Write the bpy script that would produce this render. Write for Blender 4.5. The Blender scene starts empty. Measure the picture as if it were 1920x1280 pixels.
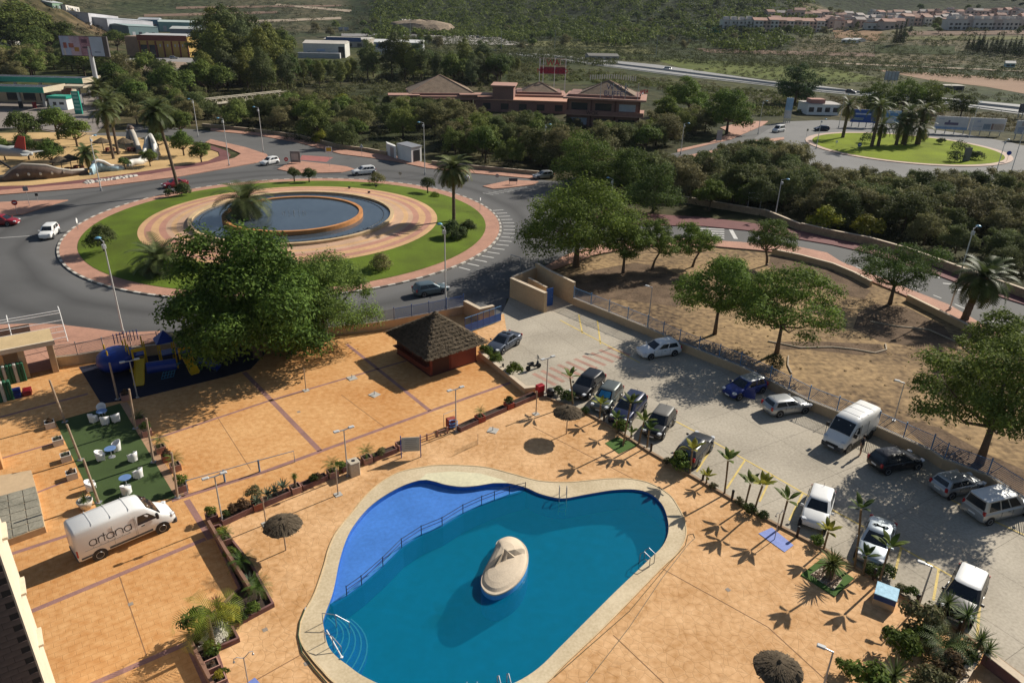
import bpy,math,random
import numpy as np
from mathutils import Vector,Matrix
from mathutils.geometry import tessellate_polygon
R=math.radians
PI=math.pi
scn=bpy.context.scene
col=scn.collection
CAM_H=31.0
FPX,PITCH,ROLL=1370.0,0.43453,0.02579
_fw=Vector((0,math.cos(PITCH),-math.sin(PITCH)))
_rt=Vector((1,0,0));_up=_rt.cross(_fw)
_r=_rt*math.cos(ROLL)+_up*math.sin(ROLL)
_u=-_rt*math.sin(ROLL)+_up*math.cos(ROLL)
cam=bpy.data.cameras.new('camera')
cam.sensor_width=36.0
cam.lens=FPX/1920*36.0
cam.clip_start=0.5
cam.clip_end=9000
camo=bpy.data.objects.new('camera',cam);col.objects.link(camo)
camo.matrix_world=Matrix(((_r.x,_u.x,-_fw.x,0),(_r.y,_u.y,-_fw.y,0),(_r.z,_u.z,-_fw.z,CAM_H),(0,0,0,1)))
scn.camera=camo
SUN_AZ,SUN_EL=40.0,33.5
w=bpy.data.worlds.new('World');scn.world=w;w.use_nodes=True
nt=w.node_tree;bg=nt.nodes['Background']
sky=nt.nodes.new('ShaderNodeTexSky');sky.sky_type='NISHITA';sky.sun_disc=False
sky.sun_elevation=R(SUN_EL);sky.sun_rotation=R(90-SUN_AZ);sky.air_density=1.0;sky.dust_density=1.0
nt.links.new(sky.outputs[0],bg.inputs[0]);bg.inputs[1].default_value=0.055
sun=bpy.data.lights.new('sun','SUN');sun.energy=5.0;sun.angle=R(0.53);sun.color=(1.0,0.93,0.82)
suno=bpy.data.objects.new('sun',sun);col.objects.link(suno)
sdir=Vector((math.cos(R(SUN_EL))*math.cos(R(SUN_AZ)),math.cos(R(SUN_EL))*math.sin(R(SUN_AZ)),math.sin(R(SUN_EL))))
suno.rotation_euler=sdir.to_track_quat('Z','Y').to_euler()
suno.location=(0,0,200)
vs=scn.view_settings;vs.view_transform='Standard';vs.look='None';vs.exposure=0.4;vs.gamma=1.0
scn.cycles.max_bounces=6;scn.cycles.transparent_max_bounces=8;scn.cycles.diffuse_bounces=3
scn.cycles.use_denoising=True
scn.cycles.volume_bounces=0
def at(px,py,z=0.0):
 """photo pixel -> world point on the level z"""
 d=_r*((px-960)/FPX)-_u*((py-640)/FPX)+_fw
 t=(z-CAM_H)/d.z
 return Vector((d.x*t,d.y*t,z))
def ats(pts,z=0.0):
 return[at(x,y,z)for x,y in pts]
def proj(p):
 v=Vector(p)-Vector((0,0,CAM_H));k=v.dot(_fw)
 return 960+FPX*v.dot(_r)/k,640-FPX*v.dot(_u)/k
def height_to(base,row):
 """height of an upright standing on base whose top shows at that row"""
 lo,hi=0.0,60.0
 for _ in range(40):
  m=(lo+hi)/2
  if proj((base[0],base[1],base[2]+m))[1]>row:lo=m
  else:hi=m
 return lo
def sstep(a,b,x):
 t=min(1,max(0,(x-a)/(b-a)));return t*t*(3-2*t)
_rs=np.random.RandomState(5)
_wv=[(_rs.uniform(.002,.02),_rs.uniform(0,6.28),_rs.uniform(0,6.28))for _ in range(14)]
def bumps(x,y):
 s=0
 for f,a,p in _wv:s+=math.sin((x*math.cos(a)+y*math.sin(a))*f*3+p)*.004/f
 return s
def ground_h(x,y):
 d=math.hypot(x,y);az=math.degrees(math.atan2(x,y))
 h=-0.05
 if d<300:return h
 q=math.hypot(x+425,y-470)
 h+=66*sstep(195,20,q)+5*math.sin(x*.09)*math.sin(y*.07)*sstep(195,120,q)if q<195 else 0
 k=sstep(-14,-8,az)
 d0=640*(1-k)+590*k
 k2=sstep(17,25,az)
 d0=d0*(1-k2)+900*k2
 Hh=95+15*k2
 h+=Hh*sstep(d0,d0+850-150*k2,d)
 h+=k2*17*sstep(520,860,d)
 h+=bumps(x,y)*2.2*sstep(480,800,d)
 h+=60*sstep(1500,2600,d)
 return h
def hit(px,py):
 d=_r*((px-960)/FPX)-_u*((py-640)/FPX)+_fw
 t=100.0
 while t<3000:
  p=Vector((0,0,CAM_H))+d*t
  if p.z<=ground_h(p.x,p.y):return p
  t+=2.0
 return Vector((0,0,CAM_H))+d*1500
E1=(at(810,788)-at(340,928)).normalized()
E1=Vector((math.cos(R(35.8)),math.sin(R(35.8)),0));E2=Vector((E1.y,-E1.x,0))
def tag(o,label=None,cat=None,group=None,kind=None):
 if label:o['label']=label
 if cat:o['category']=cat
 if group:o['group']=group
 if kind:o['kind']=kind
 return o
def empty(name,loc,rz=0.0,label=None,cat=None,group=None):
 o=bpy.data.objects.new(name,None);col.objects.link(o)
 o.location=loc;o.rotation_euler=(0,0,rz);o.empty_display_size=.2
 return tag(o,label,cat,group)
def link(name,me,parent=None,loc=(0,0,0),rz=0.0,scale=None):
 o=bpy.data.objects.new(name,me);col.objects.link(o)
 o.location=loc;o.rotation_euler=(0,0,rz)
 if scale is not None:o.scale=scale
 if parent:o.parent=parent
 return o
def copy_tree(o,parent=None,**kw):
 c=o.copy();col.objects.link(c)
 if parent:c.parent=parent
 for ch in list(o.children):copy_tree(ch,c)
 return c
def place(o,loc,rz=0.0,label=None,scale=None):
 o.location=loc;o.rotation_euler=(0,0,rz)
 if scale is not None:o.scale=(scale,)*3 if isinstance(scale,(int,float))else scale
 if label:o['label']=label
 return o
class MB:
 def __init__(s):s.v=[];s.f=[]
 def add(s,vs_,fs):
  b=len(s.v);s.v+=[tuple(p)for p in vs_];s.f+=[tuple(i+b for i in f)for f in fs];return s
 def box(s,c,size,rz=0.0,ax=None):
  x,y,z=[q/2 for q in size]
  ps=[Vector((i*x,j*y,k*z))for k in(-1,1)for j in(-1,1)for i in(-1,1)]
  if ax is not None:
   ex,ey,ez=ax
   ps=[ex*p.x+ey*p.y+ez*p.z for p in ps]
  elif rz:
   m=Matrix.Rotation(rz,3,'Z');ps=[m@p for p in ps]
  c=Vector(c)
  return s.add([p+c for p in ps],[(0,2,3,1),(4,5,7,6),(0,1,5,4),(2,6,7,3),(0,4,6,2),(1,3,7,5)])
 def bbox(s,c,size,b=.03,rz=0.0):
  """box with bevelled upright and top edges"""
  x,y,z=size[0]/2,size[1]/2,size[2]
  ring=lambda d:[(x-d,y-b),(x-b,y-d),(-x+b,y-d),(-x+d,y-b),(-x+d,-y+b),(-x+b,-y+d),(x-b,-y+d),(x-d,-y+b)]
  vs_=[(px,py,0)for px,py in ring(0)]+[(px,py,z-b)for px,py in ring(0)]+[(px*(1-b/x),py*(1-b/y),z)for px,py in ring(0)]
  fs=[tuple(range(7,-1,-1)),tuple(range(16,24))]
  for k in(0,8):
   fs+=[(k+i,k+(i+1)%8,k+8+(i+1)%8,k+8+i)for i in range(8)]
  m=Matrix.Rotation(rz,3,'Z');c=Vector(c)
  return s.add([m@Vector(p)+c for p in vs_],fs)
 def tube(s,pts,r,n=8,cap=True):
  pts=[Vector(p)for p in pts];rr=r if isinstance(r,(list,tuple))else[r]*len(pts)
  vs_=[];up=None
  for i,p in enumerate(pts):
   t=(pts[min(i+1,len(pts)-1)]-pts[max(i-1,0)]).normalized()
   if up is None:up=Vector((0,0,1))if abs(t.z)<.9 else Vector((1,0,0))
   a=t.cross(up).normalized();b=a.cross(t);up=b
   vs_+=[p+(a*math.cos(q)+b*math.sin(q))*rr[i]for q in[2*PI*k/n for k in range(n)]]
  fs=[]
  for i in range(len(pts)-1):
   fs+=[(i*n+k,i*n+(k+1)%n,(i+1)*n+(k+1)%n,(i+1)*n+k)for k in range(n)]
  if cap:fs+=[tuple(range(n-1,-1,-1)),tuple(range((len(pts)-1)*n,len(pts)*n))]
  return s.add(vs_,fs)
 def cyl(s,a,b,r,n=12):return s.tube([a,b],r,n)
 def lathe(s,prof,n=16,c=(0,0,0),ax=None):
  vs_=[]
  ex,ey,ez=ax or(Vector((1,0,0)),Vector((0,1,0)),Vector((0,0,1)))
  c=Vector(c)
  for r_,z in prof:
   vs_+=[c+ex*(r_*math.cos(2*PI*k/n))+ey*(r_*math.sin(2*PI*k/n))+ez*z for k in range(n)]
  fs=[]
  for i in range(len(prof)-1):
   fs+=[(i*n+k,i*n+(k+1)%n,(i+1)*n+(k+1)%n,(i+1)*n+k)for k in range(n)]
  fs+=[tuple(range(n-1,-1,-1)),tuple(range((len(prof)-1)*n,len(prof)*n))]
  return s.add(vs_,fs)
 def flat(s,poly,z=None,holes=()):
  loops=[[Vector(p)if z is None else Vector((p[0],p[1],z))for p in l]for l in[poly]+list(holes)]
  pts=[p for l in loops for p in l]
  tris=tessellate_polygon([[Vector((p.x,p.y,0))for p in l]for l in loops])
  out=[]
  for t in tris:
   a,b,c=(pts[i]for i in t)
   out.append(t if(b-a).cross(c-a).z>0 else(t[0],t[2],t[1]))
  return s.add(pts,out)
 def prism(s,poly,z0,z1,holes=(),bottom=False):
  s.flat(poly,z1,holes)
  for l in[poly]+list(holes):
   a=sum(l[i][0]*l[(i+1)%len(l)][1]-l[(i+1)%len(l)][0]*l[i][1]for i in range(len(l)))
   if l is not poly:a=-a
   l=list(l)if a>0 else list(l)[::-1]
   n=len(l)
   s.add([(p[0],p[1],z0)for p in l]+[(p[0],p[1],z1)for p in l],[(i,(i+1)%n,n+(i+1)%n,n+i)for i in range(n)])
  if bottom:
   k=MB().flat(poly,z0);s.add(k.v,[f[::-1]for f in k.f])
  return s
 def strip(s,pts,wl,wr,z0,z1,closed=False):
  """a wall, kerb or band of square section along a line"""
  pts=[Vector((p[0],p[1],0))for p in pts];n=len(pts);L=[];Rr=[]
  for i in range(n):
   a=pts[(i-1)%n]if closed or i else pts[i];b=pts[(i+1)%n]if closed or i<n-1 else pts[i]
   t1=(pts[i]-a);t2=(b-pts[i])
   t1=t1.normalized()if t1.length else t2.normalized();t2=t2.normalized()if t2.length else t1
   m=(t1+t2).normalized();nn=Vector((-m.y,m.x,0));k=1/max(.4,m.dot(t1))
   L.append(pts[i]+nn*wl*k);Rr.append(pts[i]-nn*wr*k)
  vs_=[]
  for i in range(n):vs_+=[(L[i].x,L[i].y,z0),(Rr[i].x,Rr[i].y,z0),(Rr[i].x,Rr[i].y,z1),(L[i].x,L[i].y,z1)]
  fs=[]
  for i in range(n if closed else n-1):
   a,b=i*4,((i+1)%n)*4
   fs+=[(a+3,a+2,b+2,b+3),(a+2,a+1,b+1,b+2),(a,a+3,b+3,b)]
  if not closed:fs+=[(0,1,2,3),((n-1)*4+3,(n-1)*4+2,(n-1)*4+1,(n-1)*4)]
  return s.add(vs_,fs)
 def mesh(s,name,mat,smooth=False):
  me=bpy.data.meshes.new(name);me.from_pydata(s.v,[],s.f)
  if mat:me.materials.append(mat)
  if smooth:me.polygons.foreach_set('use_smooth',[True]*len(me.polygons))
  me.update();return me
 def build(s,name,mat,parent=None,smooth=False,kind=None,loc=(0,0,0),rz=0.0,label=None):
  o=link(name,s.mesh(name,mat,smooth),parent,loc,rz)
  return tag(o,label,None,None,kind)
def np_mesh(name,V,F,mat,tint=None,smooth=False):
 """fast mesh of equal-sided faces from arrays; tint = a colour for every vertex"""
 V=np.asarray(V,np.float32);F=np.asarray(F,np.int32);k=F.shape[1]
 me=bpy.data.meshes.new(name)
 me.vertices.add(len(V));me.vertices.foreach_set('co',V.ravel())
 me.loops.add(F.size);me.loops.foreach_set('vertex_index',F.ravel())
 me.polygons.add(len(F));me.polygons.foreach_set('loop_start',np.arange(0,F.size,k,dtype=np.int32))
 try:me.polygons.foreach_set('loop_total',np.full(len(F),k,np.int32))
 except Exception:pass
 if tint is not None:
  a=me.attributes.new('tint','FLOAT_COLOR','POINT')
  a.data.foreach_set('color',np.hstack([tint,np.ones((len(tint),1))]).astype(np.float32).ravel())
 if mat:me.materials.append(mat)
 me.update(calc_edges=True);me.validate()
 if smooth:me.polygons.foreach_set('use_smooth',[True]*len(me.polygons))
 return me
MATS={}
def mat(name,c,rough=.8,var=.15,scale=2.0,bump=0.0,metal=0.0,spec=.35,fine=9.0,tone=None,coat=0.0):
 """plain surface with blotches at two sizes, tone = second colour of the blotches"""
 if name in MATS:return MATS[name]
 m=bpy.data.materials.new(name);m.use_nodes=True;MATS[name]=m
 t=m.node_tree;b=t.nodes['Principled BSDF']
 b.inputs['Roughness'].default_value=rough;b.inputs['Metallic'].default_value=metal
 b.inputs['Specular IOR Level'].default_value=spec;b.inputs['Coat Weight'].default_value=coat
 b.inputs['Coat Roughness'].default_value=.05
 if var==0 and bump==0:
  b.inputs['Base Color'].default_value=(*c,1);return m
 tc=t.nodes.new('ShaderNodeTexCoord')
 n1=t.nodes.new('ShaderNodeTexNoise');n1.inputs['Scale'].default_value=scale;n1.inputs['Detail'].default_value=5
 n2=t.nodes.new('ShaderNodeTexNoise');n2.inputs['Scale'].default_value=scale*fine;n2.inputs['Detail'].default_value=3
 for n in(n1,n2):t.links.new(tc.outputs['Object'],n.inputs['Vector'])
 mx=t.nodes.new('ShaderNodeMath');mx.operation='MULTIPLY_ADD'
 t.links.new(n2.outputs[0],mx.inputs[0]);mx.inputs[1].default_value=.5
 ad=t.nodes.new('ShaderNodeMath');ad.operation='MULTIPLY';t.links.new(n1.outputs[0],ad.inputs[0]);ad.inputs[1].default_value=.62
 t.links.new(ad.outputs[0],mx.inputs[2])
 rp=t.nodes.new('ShaderNodeValToRGB');rp.color_ramp.elements[0].position=.38;rp.color_ramp.elements[1].position=.72
 lo=tone or tuple(q*(1-var)for q in c)
 rp.color_ramp.elements[0].color=(*lo,1);rp.color_ramp.elements[1].color=(*[q*(1+var)for q in c],1)
 t.links.new(mx.outputs[0],rp.inputs[0]);t.links.new(rp.outputs[0],b.inputs['Base Color'])
 if bump:
  bn=t.nodes.new('ShaderNodeBump');bn.inputs['Strength'].default_value=1.0;bn.inputs['Distance'].default_value=bump
  t.links.new(mx.outputs[0],bn.inputs['Height']);t.links.new(bn.outputs[0],b.inputs['Normal'])
 m['nodes_fac']=mx.name;m['ramp']=rp.name
 return m
def pattern(m,kind,scale,rz=0.0,dark=.75,depth=.004,w=.5,h=.25,mortar=.02):
 """cuts a relief of joints into a material: brick rows or random stones"""
 t=m.node_tree;b=t.nodes['Principled BSDF'];rp=t.nodes[m['ramp']]
 tc=t.nodes.new('ShaderNodeTexCoord');mp=t.nodes.new('ShaderNodeMapping');mp.inputs['Rotation'].default_value=(0,0,rz)
 t.links.new(tc.outputs['Object'],mp.inputs[0])
 if kind=='brick':
  n=t.nodes.new('ShaderNodeTexBrick');n.inputs['Scale'].default_value=scale
  n.inputs['Color1'].default_value=(1,1,1,1);n.inputs['Color2'].default_value=(.82,.82,.82,1);n.inputs['Mortar'].default_value=(0,0,0,1)
  n.inputs['Brick Width'].default_value=w;n.inputs['Row Height'].default_value=h;n.inputs['Mortar Size'].default_value=mortar;n.inputs['Mortar Smooth'].default_value=.3
  t.links.new(mp.outputs[0],n.inputs['Vector']);out=n.outputs['Color']
 else:
  n=t.nodes.new('ShaderNodeTexVoronoi');n.feature='DISTANCE_TO_EDGE';n.inputs['Scale'].default_value=scale
  t.links.new(mp.outputs[0],n.inputs['Vector'])
  r2=t.nodes.new('ShaderNodeValToRGB');r2.color_ramp.elements[0].position=0.0;r2.color_ramp.elements[1].position=mortar*3
  t.links.new(n.outputs['Distance'],r2.inputs[0]);out=r2.outputs[0]
 mx=t.nodes.new('ShaderNodeMix');mx.data_type='RGBA';mx.blend_type='MULTIPLY';mx.inputs[0].default_value=1-dark
 t.links.new(rp.outputs[0],mx.inputs[6]);t.links.new(out,mx.inputs[7]);t.links.new(mx.outputs[2],b.inputs['Base Color'])
 bn=t.nodes.new('ShaderNodeBump');bn.inputs['Distance'].default_value=depth
 t.links.new(out,bn.inputs['Height']);t.links.new(bn.outputs[0],b.inputs['Normal'])
 return m
def leafmat(name,trans=.3,rough=.7,spec=.1,randv=.25):
 """leaf whose own colour comes from the tint of each leaf, a little different on every plant"""
 m=bpy.data.materials.new(name);m.use_nodes=True;MATS[name]=m
 t=m.node_tree;b=t.nodes['Principled BSDF']
 a=t.nodes.new('ShaderNodeAttribute');a.attribute_name='tint'
 oi=t.nodes.new('ShaderNodeObjectInfo')
 hs=t.nodes.new('ShaderNodeHueSaturation')
 mr=t.nodes.new('ShaderNodeMapRange');mr.inputs[3].default_value=1-randv;mr.inputs[4].default_value=1+randv
 t.links.new(oi.outputs['Random'],mr.inputs[0]);t.links.new(mr.outputs[0],hs.inputs['Value'])
 mh=t.nodes.new('ShaderNodeMath');mh.operation='MULTIPLY_ADD';mh.inputs[1].default_value=.03;mh.inputs[2].default_value=.485
 mm=t.nodes.new('ShaderNodeMath');mm.operation='FRACT';m7=t.nodes.new('ShaderNodeMath');m7.operation='MULTIPLY';m7.inputs[1].default_value=7.3
 t.links.new(oi.outputs['Random'],m7.inputs[0]);t.links.new(m7.outputs[0],mm.inputs[0]);t.links.new(mm.outputs[0],mh.inputs[0])
 t.links.new(mh.outputs[0],hs.inputs['Hue']);t.links.new(a.outputs['Color'],hs.inputs['Color'])
 t.links.new(hs.outputs[0],b.inputs['Base Color'])
 b.inputs['Roughness'].default_value=rough;b.inputs['Specular IOR Level'].default_value=spec
 tr=t.nodes.new('ShaderNodeBsdfTranslucent');t.links.new(hs.outputs[0],tr.inputs[0])
 ms=t.nodes.new('ShaderNodeMixShader');ms.inputs[0].default_value=trans
 t.links.new(b.outputs[0],ms.inputs[1]);t.links.new(tr.outputs[0],ms.inputs[2])
 t.links.new(ms.outputs[0],t.nodes['Material Output'].inputs[0])
 return m
asphalt=mat('asphalt',(.105,.104,.102),.85,.16,.12,.004,fine=60,spec=.2)
asphalt2=mat('asphalt_pale',(.17,.168,.162),.85,.14,.1,.004,fine=60,spec=.2)
whitepaint=mat('road_paint',(.52,.51,.48),.7,.25,1.5)
yellowpaint=mat('yellow_paint',(.58,.43,.12),.7,.25,1.5)
brickwalk=pattern(mat('brick_paving',(.42,.225,.155),.85,.16,.5,.003),'brick',4.0,R(20),.8,.003)
cyclered=mat('cycle_path_red',(.15,.058,.055),.85,.15,.6,.003)
kerbwhite=mat('kerb_white',(.5,.47,.41),.8,.2,2)
kerbdark=mat('kerb_dark',(.16,.14,.12),.85,.25,2)
drygrass=mat('dry_ground',(.34,.235,.125),.95,.28,.10,.09,fine=16,spec=.06,tone=(.085,.06,.042))
parksand=mat('park_sand',(.50,.345,.165),.95,.22,.15,.03,fine=25,spec=.06,tone=(.33,.22,.11))
lawn=mat('lawn',(.10,.148,.018),.9,.25,.22,.04,fine=30,spec=.06,tone=(.075,.095,.02))
lawn2=mat('lawn_bright',(.185,.235,.02),.9,.22,.12,.04,fine=40,spec=.04,tone=(.12,.15,.02))
soil=mat('ground_soil',(.085,.08,.045),.95,.4,.03,.1,fine=18,spec=.06,tone=(.045,.05,.025))
paving=pattern(mat('stamped_concrete',(.59,.37,.195),.75,.19,.3,.006,fine=9,spec=.06,tone=(.44,.235,.095)),'stone',1.9,R(35),.86,.006,mortar=.02)
courtpav=pattern(mat('stamped_concrete_slabs',(.57,.335,.15),.75,.18,.13,.006,fine=18,spec=.06,tone=(.47,.215,.07)),'brick',1.0,R(-35),.84,.006,w=.62,h=.4,mortar=.015)
purple=mat('purple_band',(.27,.145,.125),.8,.2,1.0,.003)
concrete=mat('parking_concrete',(.40,.355,.28),.85,.16,.18,.004,fine=30,tone=(.275,.24,.185))
concdark=mat('joint_dark',(.13,.115,.095),.95,.2,1)
wallcream=mat('cream_render',(.50,.36,.215),.85,.12,.4,.004)
wallpale=mat('pale_render',(.62,.53,.40),.85,.1,.4)
stonewall=pattern(mat('stone_wall',(.34,.25,.16),.9,.25,.6,.02),'stone',1.6,0,.7,.03)
coping=mat('pool_coping',(.53,.44,.295),.7,.15,.35,.004,fine=20,tone=(.42,.33,.2))
white=mat('white_plastic',(.78,.77,.74),.4,.04,2)
steel=mat('galvanised_steel',(.42,.43,.44),.45,.12,3,metal=.6)
chrome=mat('polished_steel',(.32,.33,.35),.5,0,metal=.8)
black=mat('black_plastic',(.018,.018,.02),.5,0)
rubber=mat('tyre_rubber',(.022,.022,.023),.85,0)
woodpole=mat('grey_wood',(.36,.27,.19),.85,.25,4)
thatch=mat('thatch',(.105,.082,.056),.95,.5,3.0,.03,fine=9,spec=.1)
bluepaint=mat('blue_paint',(.03,.09,.30),.5,.12,2)
bluefence=mat('blue_grey_fence',(.085,.20,.36),.6,.2,2)
rustred=mat('dark_red_wood',(.16,.035,.022),.7,.2,1.5)
tilepurple=mat('purple_brick',(.17,.085,.075),.85,.25,3)
terracotta=mat('terracotta',(.26,.09,.055),.8,.2,2)
soilpot=mat('planting_soil',(.045,.032,.022),.95,.4,6,.02)
bark=mat('bark',(.11,.08,.055),.95,.3,5,.02)
palmbark=mat('palm_bark',(.125,.09,.06),.95,.4,9,.04)
LEAF=leafmat('leaf');FROND=leafmat('frond',.28,.55,.15,.12)
def terrain():
 ths=np.radians(np.linspace(-76,76,200));rad=np.concatenate([np.linspace(8,300,60),np.geomspace(306,3200,180)])
 V=[]
 for r_ in rad:
  for a in ths:
   x,y=r_*math.sin(a),r_*math.cos(a)
   z=ground_h(x,y)
   if r_<72:z-=3.2*(1-sstep(62,72,r_))
   V.append((x,y,z))
 n=len(ths);F=[(i*n+k,i*n+k+1,(i+1)*n+k+1,(i+1)*n+k)for i in range(len(rad)-1)for k in range(n-1)]
 V=np.array(V);F=np.array(F)[:,::-1]
 m=bpy.data.materials.new('terrain');m.use_nodes=True;t=m.node_tree;b=t.nodes['Principled BSDF']
 b.inputs['Roughness'].default_value=.95;b.inputs['Specular IOR Level'].default_value=.1
 tc=t.nodes.new('ShaderNodeTexCoord');a=t.nodes.new('ShaderNodeAttribute');a.attribute_name='tint'
 n1=t.nodes.new('ShaderNodeTexNoise');n1.inputs['Scale'].default_value=.012;n1.inputs['Detail'].default_value=7
 n2=t.nodes.new('ShaderNodeTexNoise');n2.inputs['Scale'].default_value=.16;n2.inputs['Detail'].default_value=6
 for q in(n1,n2):t.links.new(tc.outputs['Object'],q.inputs[0])
 r1=t.nodes.new('ShaderNodeValToRGB');r1.color_ramp.elements[0].position=.4;r1.color_ramp.elements[1].position=.62
 r1.color_ramp.elements[0].color=(.55,.7,.5,1);r1.color_ramp.elements[1].color=(1.2,1.08,1.0,1)
 r2=t.nodes.new('ShaderNodeValToRGB');r2.color_ramp.elements[0].position=.38;r2.color_ramp.elements[1].position=.66
 r2.color_ramp.elements[0].color=(.45,.5,.42,1);r2.color_ramp.elements[1].color=(1.3,1.25,1.2,1)
 t.links.new(n1.outputs[0],r1.inputs[0]);t.links.new(n2.outputs[0],r2.inputs[0])
 pm=t.nodes.new('ShaderNodeMix');pm.data_type='RGBA';pm.blend_type='MULTIPLY';pm.inputs[0].default_value=1
 pm2=t.nodes.new('ShaderNodeMix');pm2.data_type='RGBA';pm2.blend_type='MULTIPLY';pm2.inputs[0].default_value=1
 t.links.new(a.outputs['Color'],pm.inputs[6]);t.links.new(r1.outputs[0],pm.inputs[7])
 t.links.new(pm.outputs[2],pm2.inputs[6]);t.links.new(r2.outputs[0],pm2.inputs[7]);t.links.new(pm2.outputs[2],b.inputs['Base Color'])
 bn=t.nodes.new('ShaderNodeBump');bn.inputs['Distance'].default_value=1.2;t.links.new(n2.outputs[0],bn.inputs['Height']);t.links.new(bn.outputs[0],b.inputs['Normal'])
 T=np.empty((len(V),3));T[:]=(.068,.075,.032)
 d=np.hypot(V[:,0],V[:,1]);az=np.degrees(np.arctan2(V[:,0],V[:,1]))
 q=np.hypot(V[:,0]+425,V[:,1]-470)
 T[q<190]=(.12,.092,.062)
 T[(az>-29)&(az<-12)&(d>600)]=(.095,.092,.062)
 T[(az>-12)&(d>620)]=(.03,.042,.015)
 T[(az>19)&(d>560)&(d<1000)]=(.13,.115,.07)
 T[d<330]=(.075,.07,.04)
 o=link('ground',np_mesh('ground',V,F,m,T,True));tag(o,kind='structure')
terrain()
def sheet(name,px,z,m,holes=(),kind='structure'):
 return MB().flat(ats(px),z,[ats(h)for h in holes]).build(name,m,kind=kind)
def raised(name,px,z,m,holes=(),kind='structure'):
 return MB().prism(ats(px),-.06,z,[ats(h)for h in holes]).build(name,m,kind=kind)
RC=Vector((-33.0,106.5,0))
def circ(c,r_,n=96,a0=0,a1=2*PI):return[(c[0]+r_*math.cos(a0+(a1-a0)*k/n),c[1]+r_*math.sin(a0+(a1-a0)*k/n))for k in range(n)]
def tyre_wear(m,c,r0):
 """dark polished wheel tracks that follow the ring road"""
 t=m.node_tree;b=t.nodes['Principled BSDF'];src=b.inputs['Base Color'].links[0].from_socket
 g=t.nodes.new('ShaderNodeNewGeometry');vs_=t.nodes.new('ShaderNodeVectorMath');vs_.operation='DISTANCE';vs_.inputs[1].default_value=(c[0],c[1],0)
 t.links.new(g.outputs['Position'],vs_.inputs[0])
 n=t.nodes.new('ShaderNodeTexNoise');n.inputs['Scale'].default_value=.06;t.links.new(g.outputs['Position'],n.inputs[0])
 ma=t.nodes.new('ShaderNodeMath');ma.operation='MULTIPLY_ADD';ma.inputs[1].default_value=5.0;t.links.new(n.outputs[0],ma.inputs[0]);t.links.new(vs_.outputs['Value'],ma.inputs[2])
 mr=t.nodes.new('ShaderNodeMapRange');mr.inputs[1].default_value=r0;mr.inputs[2].default_value=r0+16;t.links.new(ma.outputs[0],mr.inputs[0])
 rp=t.nodes.new('ShaderNodeValToRGB');e=rp.color_ramp.elements
 e[0].position=0;e[0].color=(1.25,1.22,1.18,1);e[1].position=1;e[1].color=(1.1,1.1,1.08,1)
 for p_,v in((.16,1.15),(.27,.72),(.36,.98),(.47,.95),(.58,.7),(.66,.95),(.85,1.0)):
  x=e.new(p_);x.color=(v,v,v,1)
 t.links.new(mr.outputs[0],rp.inputs[0])
 mx=t.nodes.new('ShaderNodeMix');mx.data_type='RGBA';mx.blend_type='MULTIPLY';mx.inputs[0].default_value=1
 t.links.new(src,mx.inputs[6]);t.links.new(rp.outputs[0],mx.inputs[7]);t.links.new(mx.outputs[2],b.inputs['Base Color'])
tyre_wear(asphalt,RC,33.0)
sheet('ring_road',[(-260,640),(-60,612),(120,611),(172,617),(230,625),(300,622),(480,628),(605,634),(740,617),(869,590),(890,604),(945,588),(950,560),(1000,552),(1005,510),(1060,480),(1110,462),(1200,448),(1300,449),(1400,456),(1497,464),(1550,475),(1577,492),(1622,510),(1690,538),(1780,573),(1860,620),(2100,740),(2100,650),(1920,572),(1810,537),(1757,517),(1627,475),(1560,460),(1500,450),(1430,436),(1320,425),(1200,423),(1120,415),(1060,400),(1040,362),(1060,352),(1140,330),(1270,296),(1330,284),(1400,266),(1470,258),(1475,228),(1430,236),(1370,262),(1270,286),(1140,318),(1045,340),(1000,336),(880,325),(800,316),(740,303),(690,296),(640,290),(600,279),(560,268),(480,254),(395,246),(240,232),(235,245),(330,255),(395,262),(460,277),(500,290),(505,298),(480,306),(420,317),(330,333),(180,352),(0,366),(-260,372)],0.0,asphalt)
raised('traffic_island',[(520,318),(545,305),(565,303),(610,308),(650,313),(665,318),(640,324),(560,326)],.12,brickwalk)
raised('traffic_island',[(-120,402),(-60,385),(0,380),(70,377),(128,376),(100,384),(40,403),(20,405),(0,402),(-60,410)],.12,brickwalk)
raised('traffic_island',[(905,350),(960,338),(1010,341),(1000,347),(960,352),(925,355)],.12,brickwalk)
raised('pavement',[(-260,640),(-60,612),(60,608),(122,610),(110,690),(-260,760)],.11,brickwalk)
sheet('zebra_crossing_ground',[(562,300),(566,291),(625,295),(612,304)],.005,mat('crossing_red',(.32,.115,.10),.8,.2,1))
raised('pavement',[(-260,372),(0,366),(180,352),(330,333),(420,317),(480,306),(505,298),(500,290),(460,277),(395,262),(385,268),(430,279),(452,289),(440,297),(380,311),(280,328),(150,345),(0,358),(-260,363)],.13,brickwalk)
raised('cycle_path',[(-260,363),(0,358),(150,345),(280,328),(380,311),(425,300),(432,291),(425,284),(400,275),(380,271),(375,274),(410,286),(412,293),(390,303),(320,315),(200,333),(60,349),(-260,356)],.13,cyclered)
raised('pavement',[(395,246),(480,254),(560,268),(600,279),(640,290),(690,296),(740,303),(800,316),(880,325),(1000,336),(1010,330),(880,318),(810,309),(745,294),(690,287),(640,281),(560,261),(480,249),(395,241)],.13,brickwalk)
raised('pavement',[(120,611),(172,617),(230,625),(300,622),(300,640),(200,662),(105,688),(60,650)],.12,brickwalk)
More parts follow.
